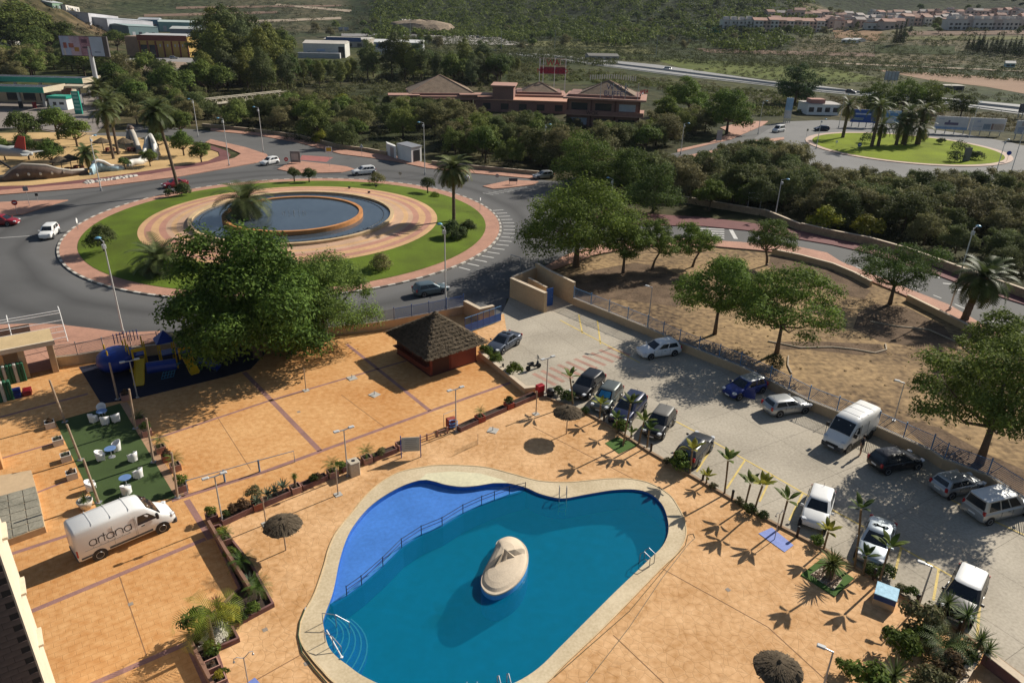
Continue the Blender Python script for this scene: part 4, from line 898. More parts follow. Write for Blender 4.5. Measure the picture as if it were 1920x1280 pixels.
name_each(it,[(600,60,'the motorway panels'),(700,55,'the rocky hump'),(870,65,'the distant yard'),(1000,80,'the highway start'),(1120,85,'the farm shacks'),(1230,90,'the meadow corner'),(1330,65,'the green sports court'),(1430,70,'the white terrace row'),(1590,80,'the white farm building'),(1683,80,'the cypress trio'),(1780,100,'the orchard end'),(1880,105,'the teal shed')],'plain tree');it=[]
for k in range(14):
 px=1812+k*8.5;p=hit(px,96+k*.9+(k%3));h=10+(k%4)*1.6
 tree('cypress_tree',cyp[0],None,p,k,(h*.85,h*.85,h),('leftmost dark cypress of the row at the far right of the plain' if k==0 else 'dark cypress, %s from the left in the row at the far right'%ORD[k].replace(' nearest','')),'tree','row of cypresses on the plain')
for k,(px,h)in enumerate(((1676,15),(1683,17),(1690,18))):
 tree('cypress_tree',cyp[0],None,hit(px,84),k,(h*.62,h*.62,h),('left','middle','right')[k]+' cypress of the dark trio below the pink houses')
def scrub(name,pts,size,n_each,L,W,cA,cB,seed,flat=.8):
 q=rs(seed);P_,N_=[],[]
 for(x,y,z),s in zip(pts,size):
  D=q.normal(size=(n_each,3));D/=np.linalg.norm(D,axis=1)[:,None];D[:,2]=np.abs(D[:,2])
  P_.append(np.array([x,y,z])+D*s*np.array([1,1,flat])*q.uniform(.7,1.05,(n_each,1)));N_.append(D)
 P_=np.concatenate(P_);N_=np.concatenate(N_)
 V,F,T=cards(P_,N_,L,W,q,cA,cB,.2,0)
 k=np.repeat(q.uniform(.7,1.3,len(pts)),n_each*4)[:,None]
 o=link(name,np_mesh(name,V,F,LEAF,T*k));return tag(o,kind='stuff')
def rnd_area(poly,n,g_,raw=False):
 return[(x,y,ground_h(x,y))for x,y in poisson(poly,n,1.2,g_)]
pts=[q_ for q_ in rnd_area([(240,140),(400,122),(560,124),(700,114),(820,116),(1000,116),(1000,160),(880,182),(760,188),(560,185),(420,190),(330,205),(240,190)],620,g)if proj(q_)[1]>118]
scrub('background_thicket',pts,[g.uniform(1.6,3.2)for _ in pts],90,.8,.3,(.06,.075,.028),(.15,.155,.06),70)
pts=rnd_area([(1245,158),(1440,172),(1500,182),(1500,215),(1440,222),(1380,225),(1250,190)],230,g)+rnd_area([(985,118),(1100,134),(1260,152),(1250,165),(1130,158),(1000,150)],190,g)
scrub('background_thicket',pts,[g.uniform(1.0,2.4)for _ in pts],70,.7,.28,(.07,.09,.028),(.16,.18,.06),69)
pts=rnd_area([(345,208),(398,238),(640,278),(720,288),(830,300),(1010,328),(1265,275),(1340,244),(1210,236),(1000,232),(740,200),(560,175),(420,185)],420,g)+rnd_area([(1060,375),(1110,335),(1290,312),(1400,290),(1520,325),(1800,348),(2060,370),(2060,600),(1800,500),(1660,450),(1500,415),(1300,385),(1150,375)],420,g)
scrub('undergrowth',pts,[g.uniform(1.0,2.3)for _ in pts],90,.5,.2,(.045,.05,.025),(.1,.095,.05),71)
pts=rnd_area([(900,108),(1100,128),(1260,148),(1440,168),(1600,182),(1560,200),(1500,215),(1440,205),(1300,180),(1150,160),(1000,140)],260,g)+rnd_area([(1550,180),(1760,200),(1920,222),(2050,240),(2050,262),(1900,250),(1750,235),(1600,215)],260,g)
scrub('verge_scrub',pts,[g.uniform(.6,1.8)for _ in pts],50,.5,.2,(.08,.08,.03),(.17,.14,.07),72)
pts=rnd_area([(1440,112),(1560,122),(1660,140),(1760,158),(1920,182),(1920,196),(1760,180),(1560,160),(1440,150),(1300,132)],420,g)
scrub('reed_scrub',pts,[g.uniform(.7,2.0)for _ in pts],40,.6,.25,(.07,.085,.03),(.14,.13,.06),73)
def row_pts(a,b,n,j=.6):
 A,B=at(*a),at(*b);return[(A.x+(B.x-A.x)*k/n+g.uniform(-j,j),A.y+(B.y-A.y)*k/n+g.uniform(-j,j),0)for k in range(n)]
pts=row_pts((1505,110),(1770,118),70)+row_pts((1510,113),(1760,120),60)+row_pts((1560,98),(1760,104),60)+row_pts((1570,101),(1780,107),60)+row_pts((1600,105),(1800,110),50)+row_pts((1040,97),(1160,101),40)+row_pts((1050,100),(1170,104),40)
scrub('orchard_rows',pts,[g.uniform(1.5,2.4)for _ in pts],40,.9,.4,(.05,.08,.02),(.09,.12,.03),74)
pts=rnd_area([(1060,500),(1200,475),(1440,478),(1600,520),(1780,610),(1920,720),(1920,900),(1740,830),(1500,735),(1300,650),(1120,575)],170,g)
scrub('dry_weeds',pts,[.06+.3*g.uniform(0,1)**3 for _ in pts],26,.2,.04,(.17,.125,.07),(.30,.22,.12),76)
def hill_wood(name,n,test,size,cA,cB,seed,per=44,L=2.3,flat=.7):
 q=rs(seed);pts=[]
 while len(pts)<n:
  a=R(q.uniform(-46,46));d=420+1900*q.uniform(0,1)**1.25;x,y=d*math.sin(a),d*math.cos(a)
  if test(math.degrees(a),d,x,y):pts.append((x,y,ground_h(x,y)+size*.35))
 return scrub(name,pts,[size*q.uniform(.7,1.25)for _ in pts],per,L,L*.45,cA,cB,seed+1,flat)
hill_wood('pine_wood',8500,lambda a,d,x,y:(-10.5<a<20 and d>640+60*math.sin(a*.7)and d<1900 and not(-7<a<-1 and d<660))or(a>=20 and d>1130),6.0,(.03,.048,.012),(.135,.16,.03),81)
hill_wood('hill_scrub',3400,lambda a,d,x,y:-31<a<-10 and d>700 and math.sin(x*.021)*math.sin(y*.017+1)>-.55,3.0,(.045,.055,.026),(.11,.105,.055),83,30,1.1)
hill_wood('hill_scrub',1900,lambda a,d,x,y:math.hypot(x+425,y-470)<190,1.9,(.05,.052,.028),(.13,.11,.06),85,26,.9)
hill_wood('plain_scrub',6500,lambda a,d,x,y:a>-10 and 430<d<700 and not(7<a<36 and 470>d),1.9,(.045,.06,.02),(.115,.12,.045),87,24,.8)
hill_wood('town_gardens',420,lambda a,d,x,y:a>16 and 640<d<1050,3.2,(.035,.05,.016),(.09,.1,.03),89,36,1.3)
def paint(name,c,metal=.0):return mat('paint_'+name,c,.35,0,metal=metal,spec=.4,coat=.35)
glass=mat('dark_glass',(.012,.016,.02),.06,0,spec=.7)
lampm=mat('headlamp_lens',(.62,.64,.66),.12,0,spec=.8)
redl=mat('tail_lamp',(.38,.012,.012),.2,0,spec=.7)
plate=mat('number_plate',(.7,.7,.68),.5,0)
greybump=mat('grey_bumper',(.06,.062,.065),.6,0)
HULL={'hatch':[(-.5,.36,.66,.78),(-.488,.27,.84,.9),(-.43,.2,.94,.975),(-.2,.17,.95,1),(.1,.17,.93,1),(.23,.17,.92,.995),(.34,.18,.84,.965),(.43,.2,.75,.9),(.485,.25,.64,.78),(.5,.33,.54,.64)],'sedan':[(-.5,.38,.78,.78),(-.488,.28,.92,.9),(-.4,.2,.96,.97),(-.2,.17,.95,1),(.1,.17,.93,1),(.22,.17,.91,.995),(.34,.18,.84,.965),(.44,.2,.74,.9),(.485,.25,.64,.78),(.5,.33,.54,.64)],'suv':[(-.5,.45,.85,.8),(-.488,.34,.98,.92),(-.43,.27,1.04,.985),(-.2,.25,1.06,1),(.1,.25,1.05,1),(.23,.25,1.04,.995),(.36,.26,.97,.97),(.45,.28,.88,.91),(.49,.34,.76,.8),(.5,.42,.66,.7)],'mpv':[(-.5,.4,.9,.85),(-.49,.3,1.0,.94),(-.43,.22,1.04,.985),(-.2,.2,1.04,1),(.1,.2,1.03,1),(.29,.2,1.02,.995),(.38,.21,.93,.965),(.45,.22,.82,.91),(.49,.27,.7,.8),(.5,.35,.58,.68)]}
CABIN={'hatch':(-.478,-.40,.235,.05,.93),'sedan':(-.36,-.21,.225,.03,.93),'suv':(-.485,-.43,.235,.06,1.04),'mpv':(-.492,-.46,.30,.13,1.02)}
def shift_to(meshb,o):return meshb
def wheel_on(root,x,y,r_):
 sg=1 if y>0 else-1
 ax=(Vector((1,0,0)),Vector((0,0,1)),Vector((0,1,0)))
 b=MB().lathe([(r_*.5,-.09),(r_*.93,-.1),(r_,-.07),(r_,.07),(r_*.93,.1),(r_*.5,.09)],18,(0,0,0),ax)
 w_=b.build('wheel',rubber,root,True,loc=(x,y,r_))
 rim=MB().lathe([(r_*.15,.07),(r_*.63,.105),(r_*.66,.09),(r_*.66,-.02),(.02,-.02)]if sg>0 else[(.02,.02),(r_*.66,.02),(r_*.66,-.09),(r_*.63,-.105),(r_*.15,-.07)],14,(0,0,0),ax)
 rim.build('rim',mat('alloy_rim',(.34,.35,.36),.35,.0,metal=.7),w_)
def hull_mesh(st,L,W):
 b=MB();rings=[]
 for x,zb,zt,wf in st:
  hw=W/2*wf;h=zt-zb
  half=[(hw*.82,zb),(hw*.96,zb+.05),(hw,zb+.32*h),(hw*.985,zb+.72*h),(hw*.93,zt-.03),(hw*.8,zt),(hw*.4,zt+.025)]
  rings.append([(x*L,y,z)for y,z in half]+[(x*L,-y,z)for y,z in half[::-1]])
 n=len(rings[0]);vs_=[p for r_ in rings for p in r_];fs=[]
 for i in range(len(rings)-1):fs+=[(i*n+k,(i+1)*n+k,(i+1)*n+(k+1)%n,i*n+(k+1)%n)for k in range(n)]
 fs+=[tuple(range(n)),tuple(range((len(rings)-1)*n+n-1,(len(rings)-1)*n-1,-1))]
 return b.add(vs_,fs)
def place_vehicle(name,label,cat,rear,front,W,group,side=None):
 ground=at if rear[1]>92 else(lambda x,y:hit(x,y)+Vector((0,0,.35)))
 a,b_=ground(*rear),ground(*front);d=(b_-a);d.z=0;d.normalize();n=Vector((-d.y,d.x,0));mid=(a+b_)/2
 if n.dot(mid)<0:n=-n
 c=mid+n*(W/2-.08)
 return empty(name,c,math.atan2(d.y,d.x),label,cat,group),(b_-a).length
def car(kind,label,pm,rear,front,L=4.1,W=1.75,H=1.48,group='cars parked in the walled car park',roofm=None,glassroof=False,rails=False,shade=False,opendoor=False,wb=None):
 root,w_=place_vehicle('car' if 'parked' in(group or '')else 'car',label,'car',rear,front,W,group)
 st=HULL[kind];hull_mesh(st,L,W).build('body',pm,root,True)
 xrb,xrr,xfb,xfr,zb=CABIN[kind];rmat=roofm or pm
 X=lambda v:(L*(xrb+(xrr-xrb)*v**.85),L*(xfb+(xfr-xfb)*v));Y=lambda v:W/2*(.93-.17*v**1.2);Z=lambda v:zb-.03+(H-.07-zb+.03)*v
 def ringv(v,ins=0,z=None):
  x0,x1=X(v);y=Y(v)-ins;x0+=ins*1.6;x1-=ins*1.6;c=.10;z=Z(v)if z is None else z
  return[(x0,y-c,z),(x0+c,y,z),(x1-c*1.5,y,z),(x1,y-c*1.5,z),(x1+.05,0,z),(x1,-y+c*1.5,z),(x1-c*1.5,-y,z),(x0+c,-y,z),(x0,-y+c,z),(x0-.03,0,z)]
 def solid(rings,cap=True):
  n=10;b=MB();fs=[]
  for i in range(len(rings)-1):fs+=[(i*n+k,i*n+(k+1)%n,(i+1)*n+(k+1)%n,(i+1)*n+k)for k in range(n)]
  fs=[f[::-1]for f in fs]
  if cap:fs.append(tuple(range((len(rings)-1)*n+n-1,(len(rings)-1)*n-1,-1)))
  return b.add([p for r_ in rings for p in r_],fs)
 solid([ringv(0),ringv(.5),ringv(1)],False).build('cabin',pm,root)
 solid([ringv(1),ringv(1,.05,H-.025),ringv(1,.16,H),ringv(1,.4,H+.012)]).build('roof',rmat,root,True)
 def patch(pts,nm,m_=glass):return MB().add(pts,[tuple(range(len(pts)))]).build(nm,m_,root)
 v0,v1=.1,.93
 def fr(v,y,s):x0,x1=X(v);return((x1+.055-.05*abs(y)/Y(v)+.006,y,Z(v))if s>0 else(x0-.035+.03*abs(y)/Y(v)-.006,y,Z(v)))
 for s,nm in((1,'windscreen'),(-1,'rear_window')):
  va,vb=(v0,v1)if s>0 else(.22,.9)
  ya,yb=Y(va)-.13,Y(vb)-.13
  b=MB();P_=[]
  for v in(va,(va+vb)/2,vb):
   for k in range(5):
    y=(Y(v)-(.15 if s>0 else.14))*(k/2-1);P_.append(fr(v,y,s))
  fs=[(i*5+k,i*5+k+1,(i+1)*5+k+1,(i+1)*5+k)for i in range(2)for k in range(4)]
  b.add(P_,fs if s>0 else[f[::-1]for f in fs]).build(nm,glass,root)
  if s>0 and shade:
   Q=[fr(.2,y,1)for y in(-.5,0,.5)]+[fr(.85,y,1)for y in(.45,0,-.45)]
   MB().add([(x+.004,y,z+.004)for x,y,z in Q],[(0,1,2,3,4,5)]).build('sun_shade',mat('blue_foil',(.03,.22,.42),.3,.2,6),root)
 for sg in(-1,1):
  segs=((.06,.36),(.40,.63),(.665,.93))if kind in('suv','mpv','sedan')and L>4.2 else((.07,.5),(.545,.92))
  if kind=='sedan':segs=((.1,.46),(.5,.9))
  for a,b_ in segs:
   pp=[]
   for v,f_ in((.12,a),(.12,b_),(.9,b_),(.9,a)):
    x0,x1=X(v);x0+=.13;x1-=.2;pp.append((x0+(x1-x0)*f_,sg*(Y(v)+.007),Z(v)))
   patch(pp if sg<0 else pp[::-1],'side_window')
  MB().bbox((L*(xfb-.035),sg*(W/2+.09),zb-.02),(.13,.2,.14),.03).build('mirror',pm,root)
  y=sg*W/2*.72
  MB().bbox((L*.455,y,st[7][2]-.12),(.34,.3,.13),.04,-sg*.35).build('headlight',lampm,root)
  MB().bbox((-L*.482,sg*W/2*.82,st[1][2]-.16),(.14,.2,.3 if kind!='sedan' else.2),.03).build('tail_light',redl,root)
  MB().box((L*-.04,sg*(W/2+.006),zb-.17),(.2,.02,.03)).build('door_handle',black if pm.name!='paint_black' else steel,root)
  b=MB()
  for xx in(-.17,.045,.24):b.box((L*xx,sg*(W/2*.993),.62+.1*(zb-.9)),(.012,.02,.52))
  b.build('door_seam',black,root,kind='stuff')
  for f_ in(-1,1):
   xw=f_*(wb or w_)/2+L*.005;r_=.34 if kind in('suv',)else.31
   arch=MB().lathe([(r_+.06,-.04),(r_+.06,.015),(.02,.015)]if sg>0 else[(.02,-.015),(r_+.06,-.015),(r_+.06,.04)],18,(xw,sg*(W/2-.004),r_+.015),(Vector((1,0,0)),Vector((0,0,1)),Vector((0,1,0))))
   arch.build('wheel_arch',black,root)
   wheel_on(root,xw,sg*(W/2-.085),r_)
  if rails:MB().tube([(L*(xrr+.03),sg*(Y(1)-.1),H-.02),(L*(xrr+.06),sg*(Y(1)-.1),H+.05),(L*(xfr-.08),sg*(Y(1)-.1),H+.05),(L*(xfr-.04),sg*(Y(1)-.1),H-.02)],.02,6).build('roof_rail',chrome,root)
 MB().box((L*.492,0,.46),(.05,W*.42,.13)).build('grille',black,root)
 MB().box((L*.503,0,.36),(.03,.5,.11)).build('number_plate',plate,root)
 MB().box((-L*.5,0,.62),(.03,.5,.11)).build('rear_number_plate',plate,root)
 if glassroof:MB().box((L*(xrr+xfr)/2,0,H+.016),(L*(xfr-xrr)*.72,W*.52,.012)).build('glass_roof',glass,root)
 if kind!='mpv':MB().tube([(L*(xrr+.06),0,H),(L*(xrr+.03),0,H+.22)],.012,5).build('aerial',black,root)
 if opendoor:
  d_=MB().box((-.5,0,0),(1.0,.06,.62));d_.add([(-.95,.0,.31),(-.1,.0,.31),(-.3,.0,.72),(-.85,.0,.72)],[(0,1,2,3)])
  k=d_.build('open_door',pm,root,loc=(L*.24,-(W/2)if at(*rear).x>1e9 else(W/2),.62),rz=R(-62))
 return root
CP='cars parked in the walled car park'
P_white=paint('white',(.72,.72,.70));P_black=paint('black',(.008,.009,.011));P_silver=paint('silver',(.40,.41,.41),.6);P_grey=paint('grey',(.10,.105,.105),.4)
P_dark=paint('dark_grey',(.035,.038,.044),.3);P_navy=paint('navy',(.008,.014,.05),.2);P_green=paint('grey_green',(.12,.135,.125),.4);P_red=paint('red',(.22,.008,.015));P_blue=paint('grey_blue',(.10,.14,.16),.4);P_tblue=paint('blue',(.006,.022,.16),.1);P_slate=paint('slate',(.07,.085,.115),.4)
car('sedan','slate grey saloon parked beside the clipped orange bushes near the gate',P_slate,(970,647),(943,664),4.45,1.74,1.42,CP)
car('hatch','glossy black car parked nose to the palms, nearest the red box',P_black,(1128,726),(1104,748),4.3,1.8,1.5,CP)
car('hatch','grey-green hatchback with a blue sun shade in its windscreen',P_green,(1163,748),(1144,772),4.1,1.74,1.5,CP,shade=True)
car('suv','dark estate with chrome roof rails behind the palms, third from the red box',P_navy,(1208,768),(1180,800),4.45,1.8,1.55,CP,rails=True)
car('hatch','black hatchback with a dusty grey roof, facing the tall palm island',P_black,(1262,796),(1243,822),4.05,1.72,1.5,CP,roofm=mat('dusty_roof',(.13,.125,.115),.5,.1,3))
car('suv','dark grey crossover with a blue glass roof, backed against the palms',P_dark,(1308,874),(1331,846),4.35,1.8,1.58,CP,glassroof=True,rails=True)
car('hatch','white hatchback parked across the shade near the fence lamp',P_white,(1264,667),(1220,674),4.3,1.79,1.46,CP)
car('hatch','blue car with a pale roof standing with its door open',P_tblue,(1428,737),(1385,750),4.1,1.74,1.5,CP,roofm=P_silver,opendoor=True)
car('hatch','silver three-door hatchback parked nose to the blue fence',P_silver,(1460,782),(1507,775),4.1,1.7,1.42,CP)
car('hatch','black hatchback parked beside the big white van',P_black,(1662,890),(1718,880),4.0,1.7,1.48,CP)
car('hatch','small pale silver hatchback parked next to the people carrier',P_silver,(1781,936),(1834,924),3.8,1.64,1.42,CP)
car('mpv','silver people carrier with a ribbed white roof at the right edge',P_silver,(1852,984),(1922,966),4.75,1.9,1.88,CP,roofm=P_white)
car('hatch','white hatchback with a black grille facing the pool deck',P_white,(1561,946),(1546,998),4.0,1.74,1.46,CP)
car('sedan','silver car with a pale blue bonnet facing the palm in the gravel square',paint('ice',(.42,.47,.50),.6),(1673,1012),(1656,1062),4.4,1.78,1.45,CP)
car('suv','dark car with a white roof at the end of the row by the bushes',P_black,(1843,1116),(1820,1172),4.3,1.8,1.55,CP,roofm=P_white)
RG='cars driving round the fountain roundabout'
car('suv','white compact off-roader coming down the left side of the roundabout',P_white,(111,438),(101,447.5),4.1,1.75,1.62,RG,wb=2.5)
car('hatch','dark red car entering the roundabout at the left edge',P_red,(-10,424),(15,424),4.1,1.72,1.48,RG)
car('sedan','red coupe passing behind the tallest palm',P_red,(346,350),(318,354),4.3,1.74,1.4,RG)
car('hatch','white hatchback entering from the top exit of the roundabout',P_white,(521,307),(501,311),4.0,1.72,1.48,RG,wb=2.5)
car('suv','white estate car at the top of the roundabout',P_white,(701,327),(669,330),4.5,1.82,1.6,RG,rails=True)
car('sedan','silver saloon behind the tall palm at the right of the roundabout',P_silver,(870,340),(844,339),4.5,1.78,1.44,RG)
car('hatch','blue-grey hatchback driving behind the fence lamp on the near side',P_blue,(795,557),(831,551),4.2,1.76,1.46,RG)
car('hatch','silver car half hidden by the dark trees at the second exit',P_silver,(1034,335),(1009,337),4.1,1.72,1.48,RG)
HG='cars on the roads further off'
car('mpv','white van at the entry of the grassy roundabout',P_white,(1472,247),(1456,250),4.5,1.85,1.9,HG,wb=2.8)
car('hatch','dark blue car on the grassy roundabout',P_navy,(1551,246),(1534,246),4.2,1.75,1.46,HG,wb=2.6)
car('hatch','dark car on the highway above the slanted hoarding',P_dark,(1584,174),(1603,176),4.3,1.78,1.46,HG,wb=2.6)
car('mpv','white van on the highway behind the restaurant',P_white,(1256,133),(1240,131.5),4.8,1.9,2.0,HG,wb=2.9)
car('sedan','pale car parked at the petrol station pumps',P_silver,(-8,190),(16,190),4.4,1.75,1.45,HG,wb=2.6)
car('hatch','pale car parked in front of the yellow and red building',P_silver,(318,111),(334,111),4.2,1.75,1.5,HG,wb=2.6)
for k,(px,py,pm,lab)in enumerate(((868,72,P_white,'white car in the distant yard, leftmost'),(880,70,P_silver,'silver car in the distant yard'),(893,73,P_dark,'dark car in the distant yard'),(905,74,P_white,'white car in the distant yard, right of the dark one'),(916,76,P_silver,'silver car at the right end of the distant yard'))):
 car('hatch',lab,pm,(px,py),(px+9,py-.4),4.2,1.75,1.5,HG,wb=2.5)
def van(label,pm,rear,front,L,W,H,group,wb,lettering=None,sgn=-1):
 root,w_=place_vehicle('van',label,'van',rear,front,W,group)
 st=[(-.5,.5,H-.42,.93),(-.495,.42,H-.14,.97),(-.47,.4,H-.02,1),(-.1,.4,H,1),(.1,.4,H-.01,1),(.2,.4,H-.12,.99),(.255,.4,H-.42,.985),(.36,.4,1.36,.975),(.42,.4,1.18,.94),(.475,.42,.98,.86),(.495,.48,.86,.78),(.5,.55,.74,.7)]
 rings=[]
 def half(x,zb,zt,wf):
  hw=W/2*wf;h=zt-zb
  return[(hw*.94,zb),(hw,zb+.08),(hw,zb+.42*h),(hw*.975,zb+.7*h),(hw*.93,zb+.9*h),(hw*.84,zt-.03),(hw*.5,zt+.01)]
 for s in st:
  hh=half(*s);rings.append([(s[0]*L,y,z)for y,z in hh]+[(s[0]*L,-y,z)for y,z in hh[::-1]])
 n=14;fs=[]
 for i in range(len(rings)-1):fs+=[(i*n+k,(i+1)*n+k,(i+1)*n+(k+1)%n,i*n+(k+1)%n)for k in range(n)]
 fs+=[tuple(range(n)),tuple(range((len(rings)-1)*n+n-1,(len(rings)-1)*n-1,-1))]
 MB().add([p for r_ in rings for p in r_],fs).build('body',pm,root,True)
 def surf(x,z):
  xs=[s[0]*L for s in st]
  i=max(0,min(len(xs)-2,next((k for k in range(len(xs)-1)if xs[k]<=x<=xs[k+1]),0)));t_=(x-xs[i])/(xs[i+1]-xs[i])
  hh=[(a[0]+(b[0]-a[0])*t_,a[1]+(b[1]-a[1])*t_)for a,b in zip(half(*st[i]),half(*st[i+1]))]
  for a,b in zip(hh,hh[1:]):
   if a[1]<=z<=b[1]:return a[0]+(b[0]-a[0])*(z-a[1])/max(1e-6,b[1]-a[1])
  return hh[0][0]
 def sidepatch(cs,nm,m_,sg,off=.008):
  MB().add([(x,sg*(surf(x,z)+off),z)for x,z in cs],[tuple(range(len(cs)))]if sg<0 else[tuple(range(len(cs)))[::-1]]).build(nm,m_,root)
 P_=[]
 for x,zt in((.222*L,H-.24),(.29*L,(H-.42)+(1.36-H+.42)*.333),(.352*L,1.43)):
  for k in range(5):
   u=k/2-1;P_.append((x+.01,u*W*.42,zt+.03-.03*u*u))
 MB().add(P_,[(i*5+k,i*5+k+1,(i+1)*5+k+1,(i+1)*5+k)[::-1]for i in range(2)for k in range(4)]).build('windscreen',glass,root)
 for sg in(-1,1):
  sidepatch([(.1*L,1.28),(.3*L,1.28),(.27*L,1.55),(.215*L,1.88),(.115*L,1.9)],'side_window',glass,sg)
  sidepatch([(-.47*L,.52),(-.36*L,.52),(-.36*L,.64),(-.47*L,.64)],'rub_strip',greybump,sg,.012)
  sidepatch([(-.2*L,.5),(.24*L,.5),(.24*L,.64),(-.2*L,.64)],'rub_strip',greybump,sg,.012)
  b=MB()
  for x in(-.14,.075,.09):b.box((x*L,sg*(W/2-.004),1.25),(.012,.03,1.5))
  b.box((-.2*L,sg*(W/2+.0),1.02),(.45*L,.02,.03));b.build('door_seam',mat('seam_grey',(.25,.24,.22),.7,0),root,kind='stuff')
  MB().box((.09*L+.35,sg*(W/2+.006),1.14),(.2,.03,.05)).build('door_handle',black,root)
  MB().bbox((.3*L,sg*(W/2+.14),1.36),(.16,.26,.34),.04).build('mirror',black,root)
  MB().bbox((.462*L,sg*W*.36,.88),(.3,.3,.2),.05,-sg*.5).build('headlight',lampm,root)
  MB().bbox((-.492*L,sg*W*.455,.75),(.1,.14,.5),.03).build('tail_light',redl,root)
  for f_ in(-1,1):
   xw=f_*wb/2+.1
   MB().lathe([(.44,-.04),(.44,.012),(.02,.012)]if sg>0 else[(.02,-.012),(.44,-.012),(.44,.04)],18,(xw,sg*(W/2-.002),.37),(Vector((1,0,0)),Vector((0,0,1)),Vector((0,1,0)))).build('wheel_arch',black,root)
   wheel_on(root,xw,sg*(W/2-.09),.36)
 MB().bbox((.475*L,0,.3),(.36,W*.88,.36),.08).build('front_bumper',greybump,root)
 MB().bbox((-.492*L,0,.36),(.16,W*.94,.2),.04).build('rear_bumper',greybump,root)
 MB().box((.507*L,0,.62),(.03,W*.5,.2)).build('grille',black,root)
 MB().box((.52*L,0,.45),(.02,.5,.11)).build('number_plate',plate,root)
 b=MB()
 for x in(-.3,-.12,.06):b.box((x*L,0,H+.012),(.03,W*.86,.02))
 b.build('roof_seam',mat('roof_seam',(.5,.5,.49),.6,0),root,kind='stuff')
 if lettering:
  ink=mat('lettering_grey',(.055,.05,.05),.6,0)
  def stroke(nm,pts,wd=.03):
   b=MB();L_,R_=[],[]
   for i,(x,z)in enumerate(pts):
    a,c=pts[max(0,i-1)],pts[min(len(pts)-1,i+1)];d=Vector((c[0]-a[0],c[1]-a[1])).normalized();nn=(-d.y*wd,d.x*wd)
    L_.append((x+nn[0],z+nn[1]));R_.append((x-nn[0],z-nn[1]))
   vs_=[];fs=[]
   for(lx,lz),(rx,rz_)in zip(L_,R_):vs_+=[(lx,-(surf(lx,lz)+.012),lz),(rx,-(surf(rx,rz_)+.012),rz_)]
   fs=[(2*i,2*i+1,2*i+3,2*i+2)[::-1]for i in range(len(pts)-1)]
   return b.add(vs_,fs)
  arc=lambda cx,cz,r_,a0,a1,k=18:[(cx+r_*math.cos(R(a0+(a1-a0)*i/k)),cz+r_*math.sin(R(a0+(a1-a0)*i/k)))for i in range(k+1)]
  x=-.37*L;z=1.42;q=.2
  glyphs=[]
  def A_(x):return[arc(x+q,z,q,40,320),[(x+2*q-.02,z+q),(x+2*q-.02,z-q)],arc(x+q,z,q,-40,40,8)]
  glyphs.append(A_(x));x+=2*q+.1
  glyphs.append([[(x,z+q),(x,z-q)],arc(x+.2,z+.03,.2,180,75,8)]);x+=.24
  glyphs.append([[(x+.08,z+q+.17),(x+.08,z-q)],[(x-.03,z+q-.02),(x+.2,z+q-.02)]]);x+=.22
  glyphs.append(A_(x));x+=2*q+.1
  glyphs.append([[(x,z+q),(x,z-q)],arc(x+.2,z+.03,.2,180,0,12)+[(x+.4,z-q)]]);x+=.5
  glyphs.append(A_(x))
  for g_,ch in zip(glyphs,'artana'):
   b=MB()
   for s in g_:k=stroke('',s);b.add(k.v,k.f)
   b.build('letter',ink,root)
  dots=MB()
  for k in range(6):dots.box((-.34*L+k*.4,-(surf(0,1.1)+.006),1.1),(.035,.014,.035))
  dots.build('lettering_line',ink,root,kind='stuff')
 return root
van('white delivery van lettered artana parked beside the artificial turf',P_white,(186,1049),(304,998),5.75,1.95,2.5,'vans parked on the plot',3.665,True)
van('white high-roof van parked nose out in the car park, dappled by tree shade',P_white,(1634,818),(1585,850),5.3,1.97,2.5,'vans parked on the plot',3.3)
sc=empty('scooter',at(1000,692),R(35),'black scooter parked at the kerb behind the orange bushes','scooter')
MB().tube([(-.45,0,.55),(-.1,0,.5),(.1,0,.3),(.4,0,.35),(.52,0,.75)],[.16,.16,.12,.12,.1],8).build('body',P_black,sc,True)
MB().bbox((-.35,0,.66),(.7,.28,.12),.04).build('seat',black,sc)
for x in(-.6,.62):wheel_on(sc,x,.01,.24)
b=MB().tube([(.5,0,.7),(.42,0,1.0)],.03,6);b.tube([(.4,-.32,1.02),(.42,0,1.0),(.4,.32,1.02)],.02,6);b.build('handlebar',steel,sc)
MB().add([(.55,-.2,.95),(.55,.2,.95),(.45,.16,1.35),(.45,-.16,1.35)],[(0,1,2,3)]).build('windshield',mat('scooter_screen',(.35,.38,.4),.1,0),sc)
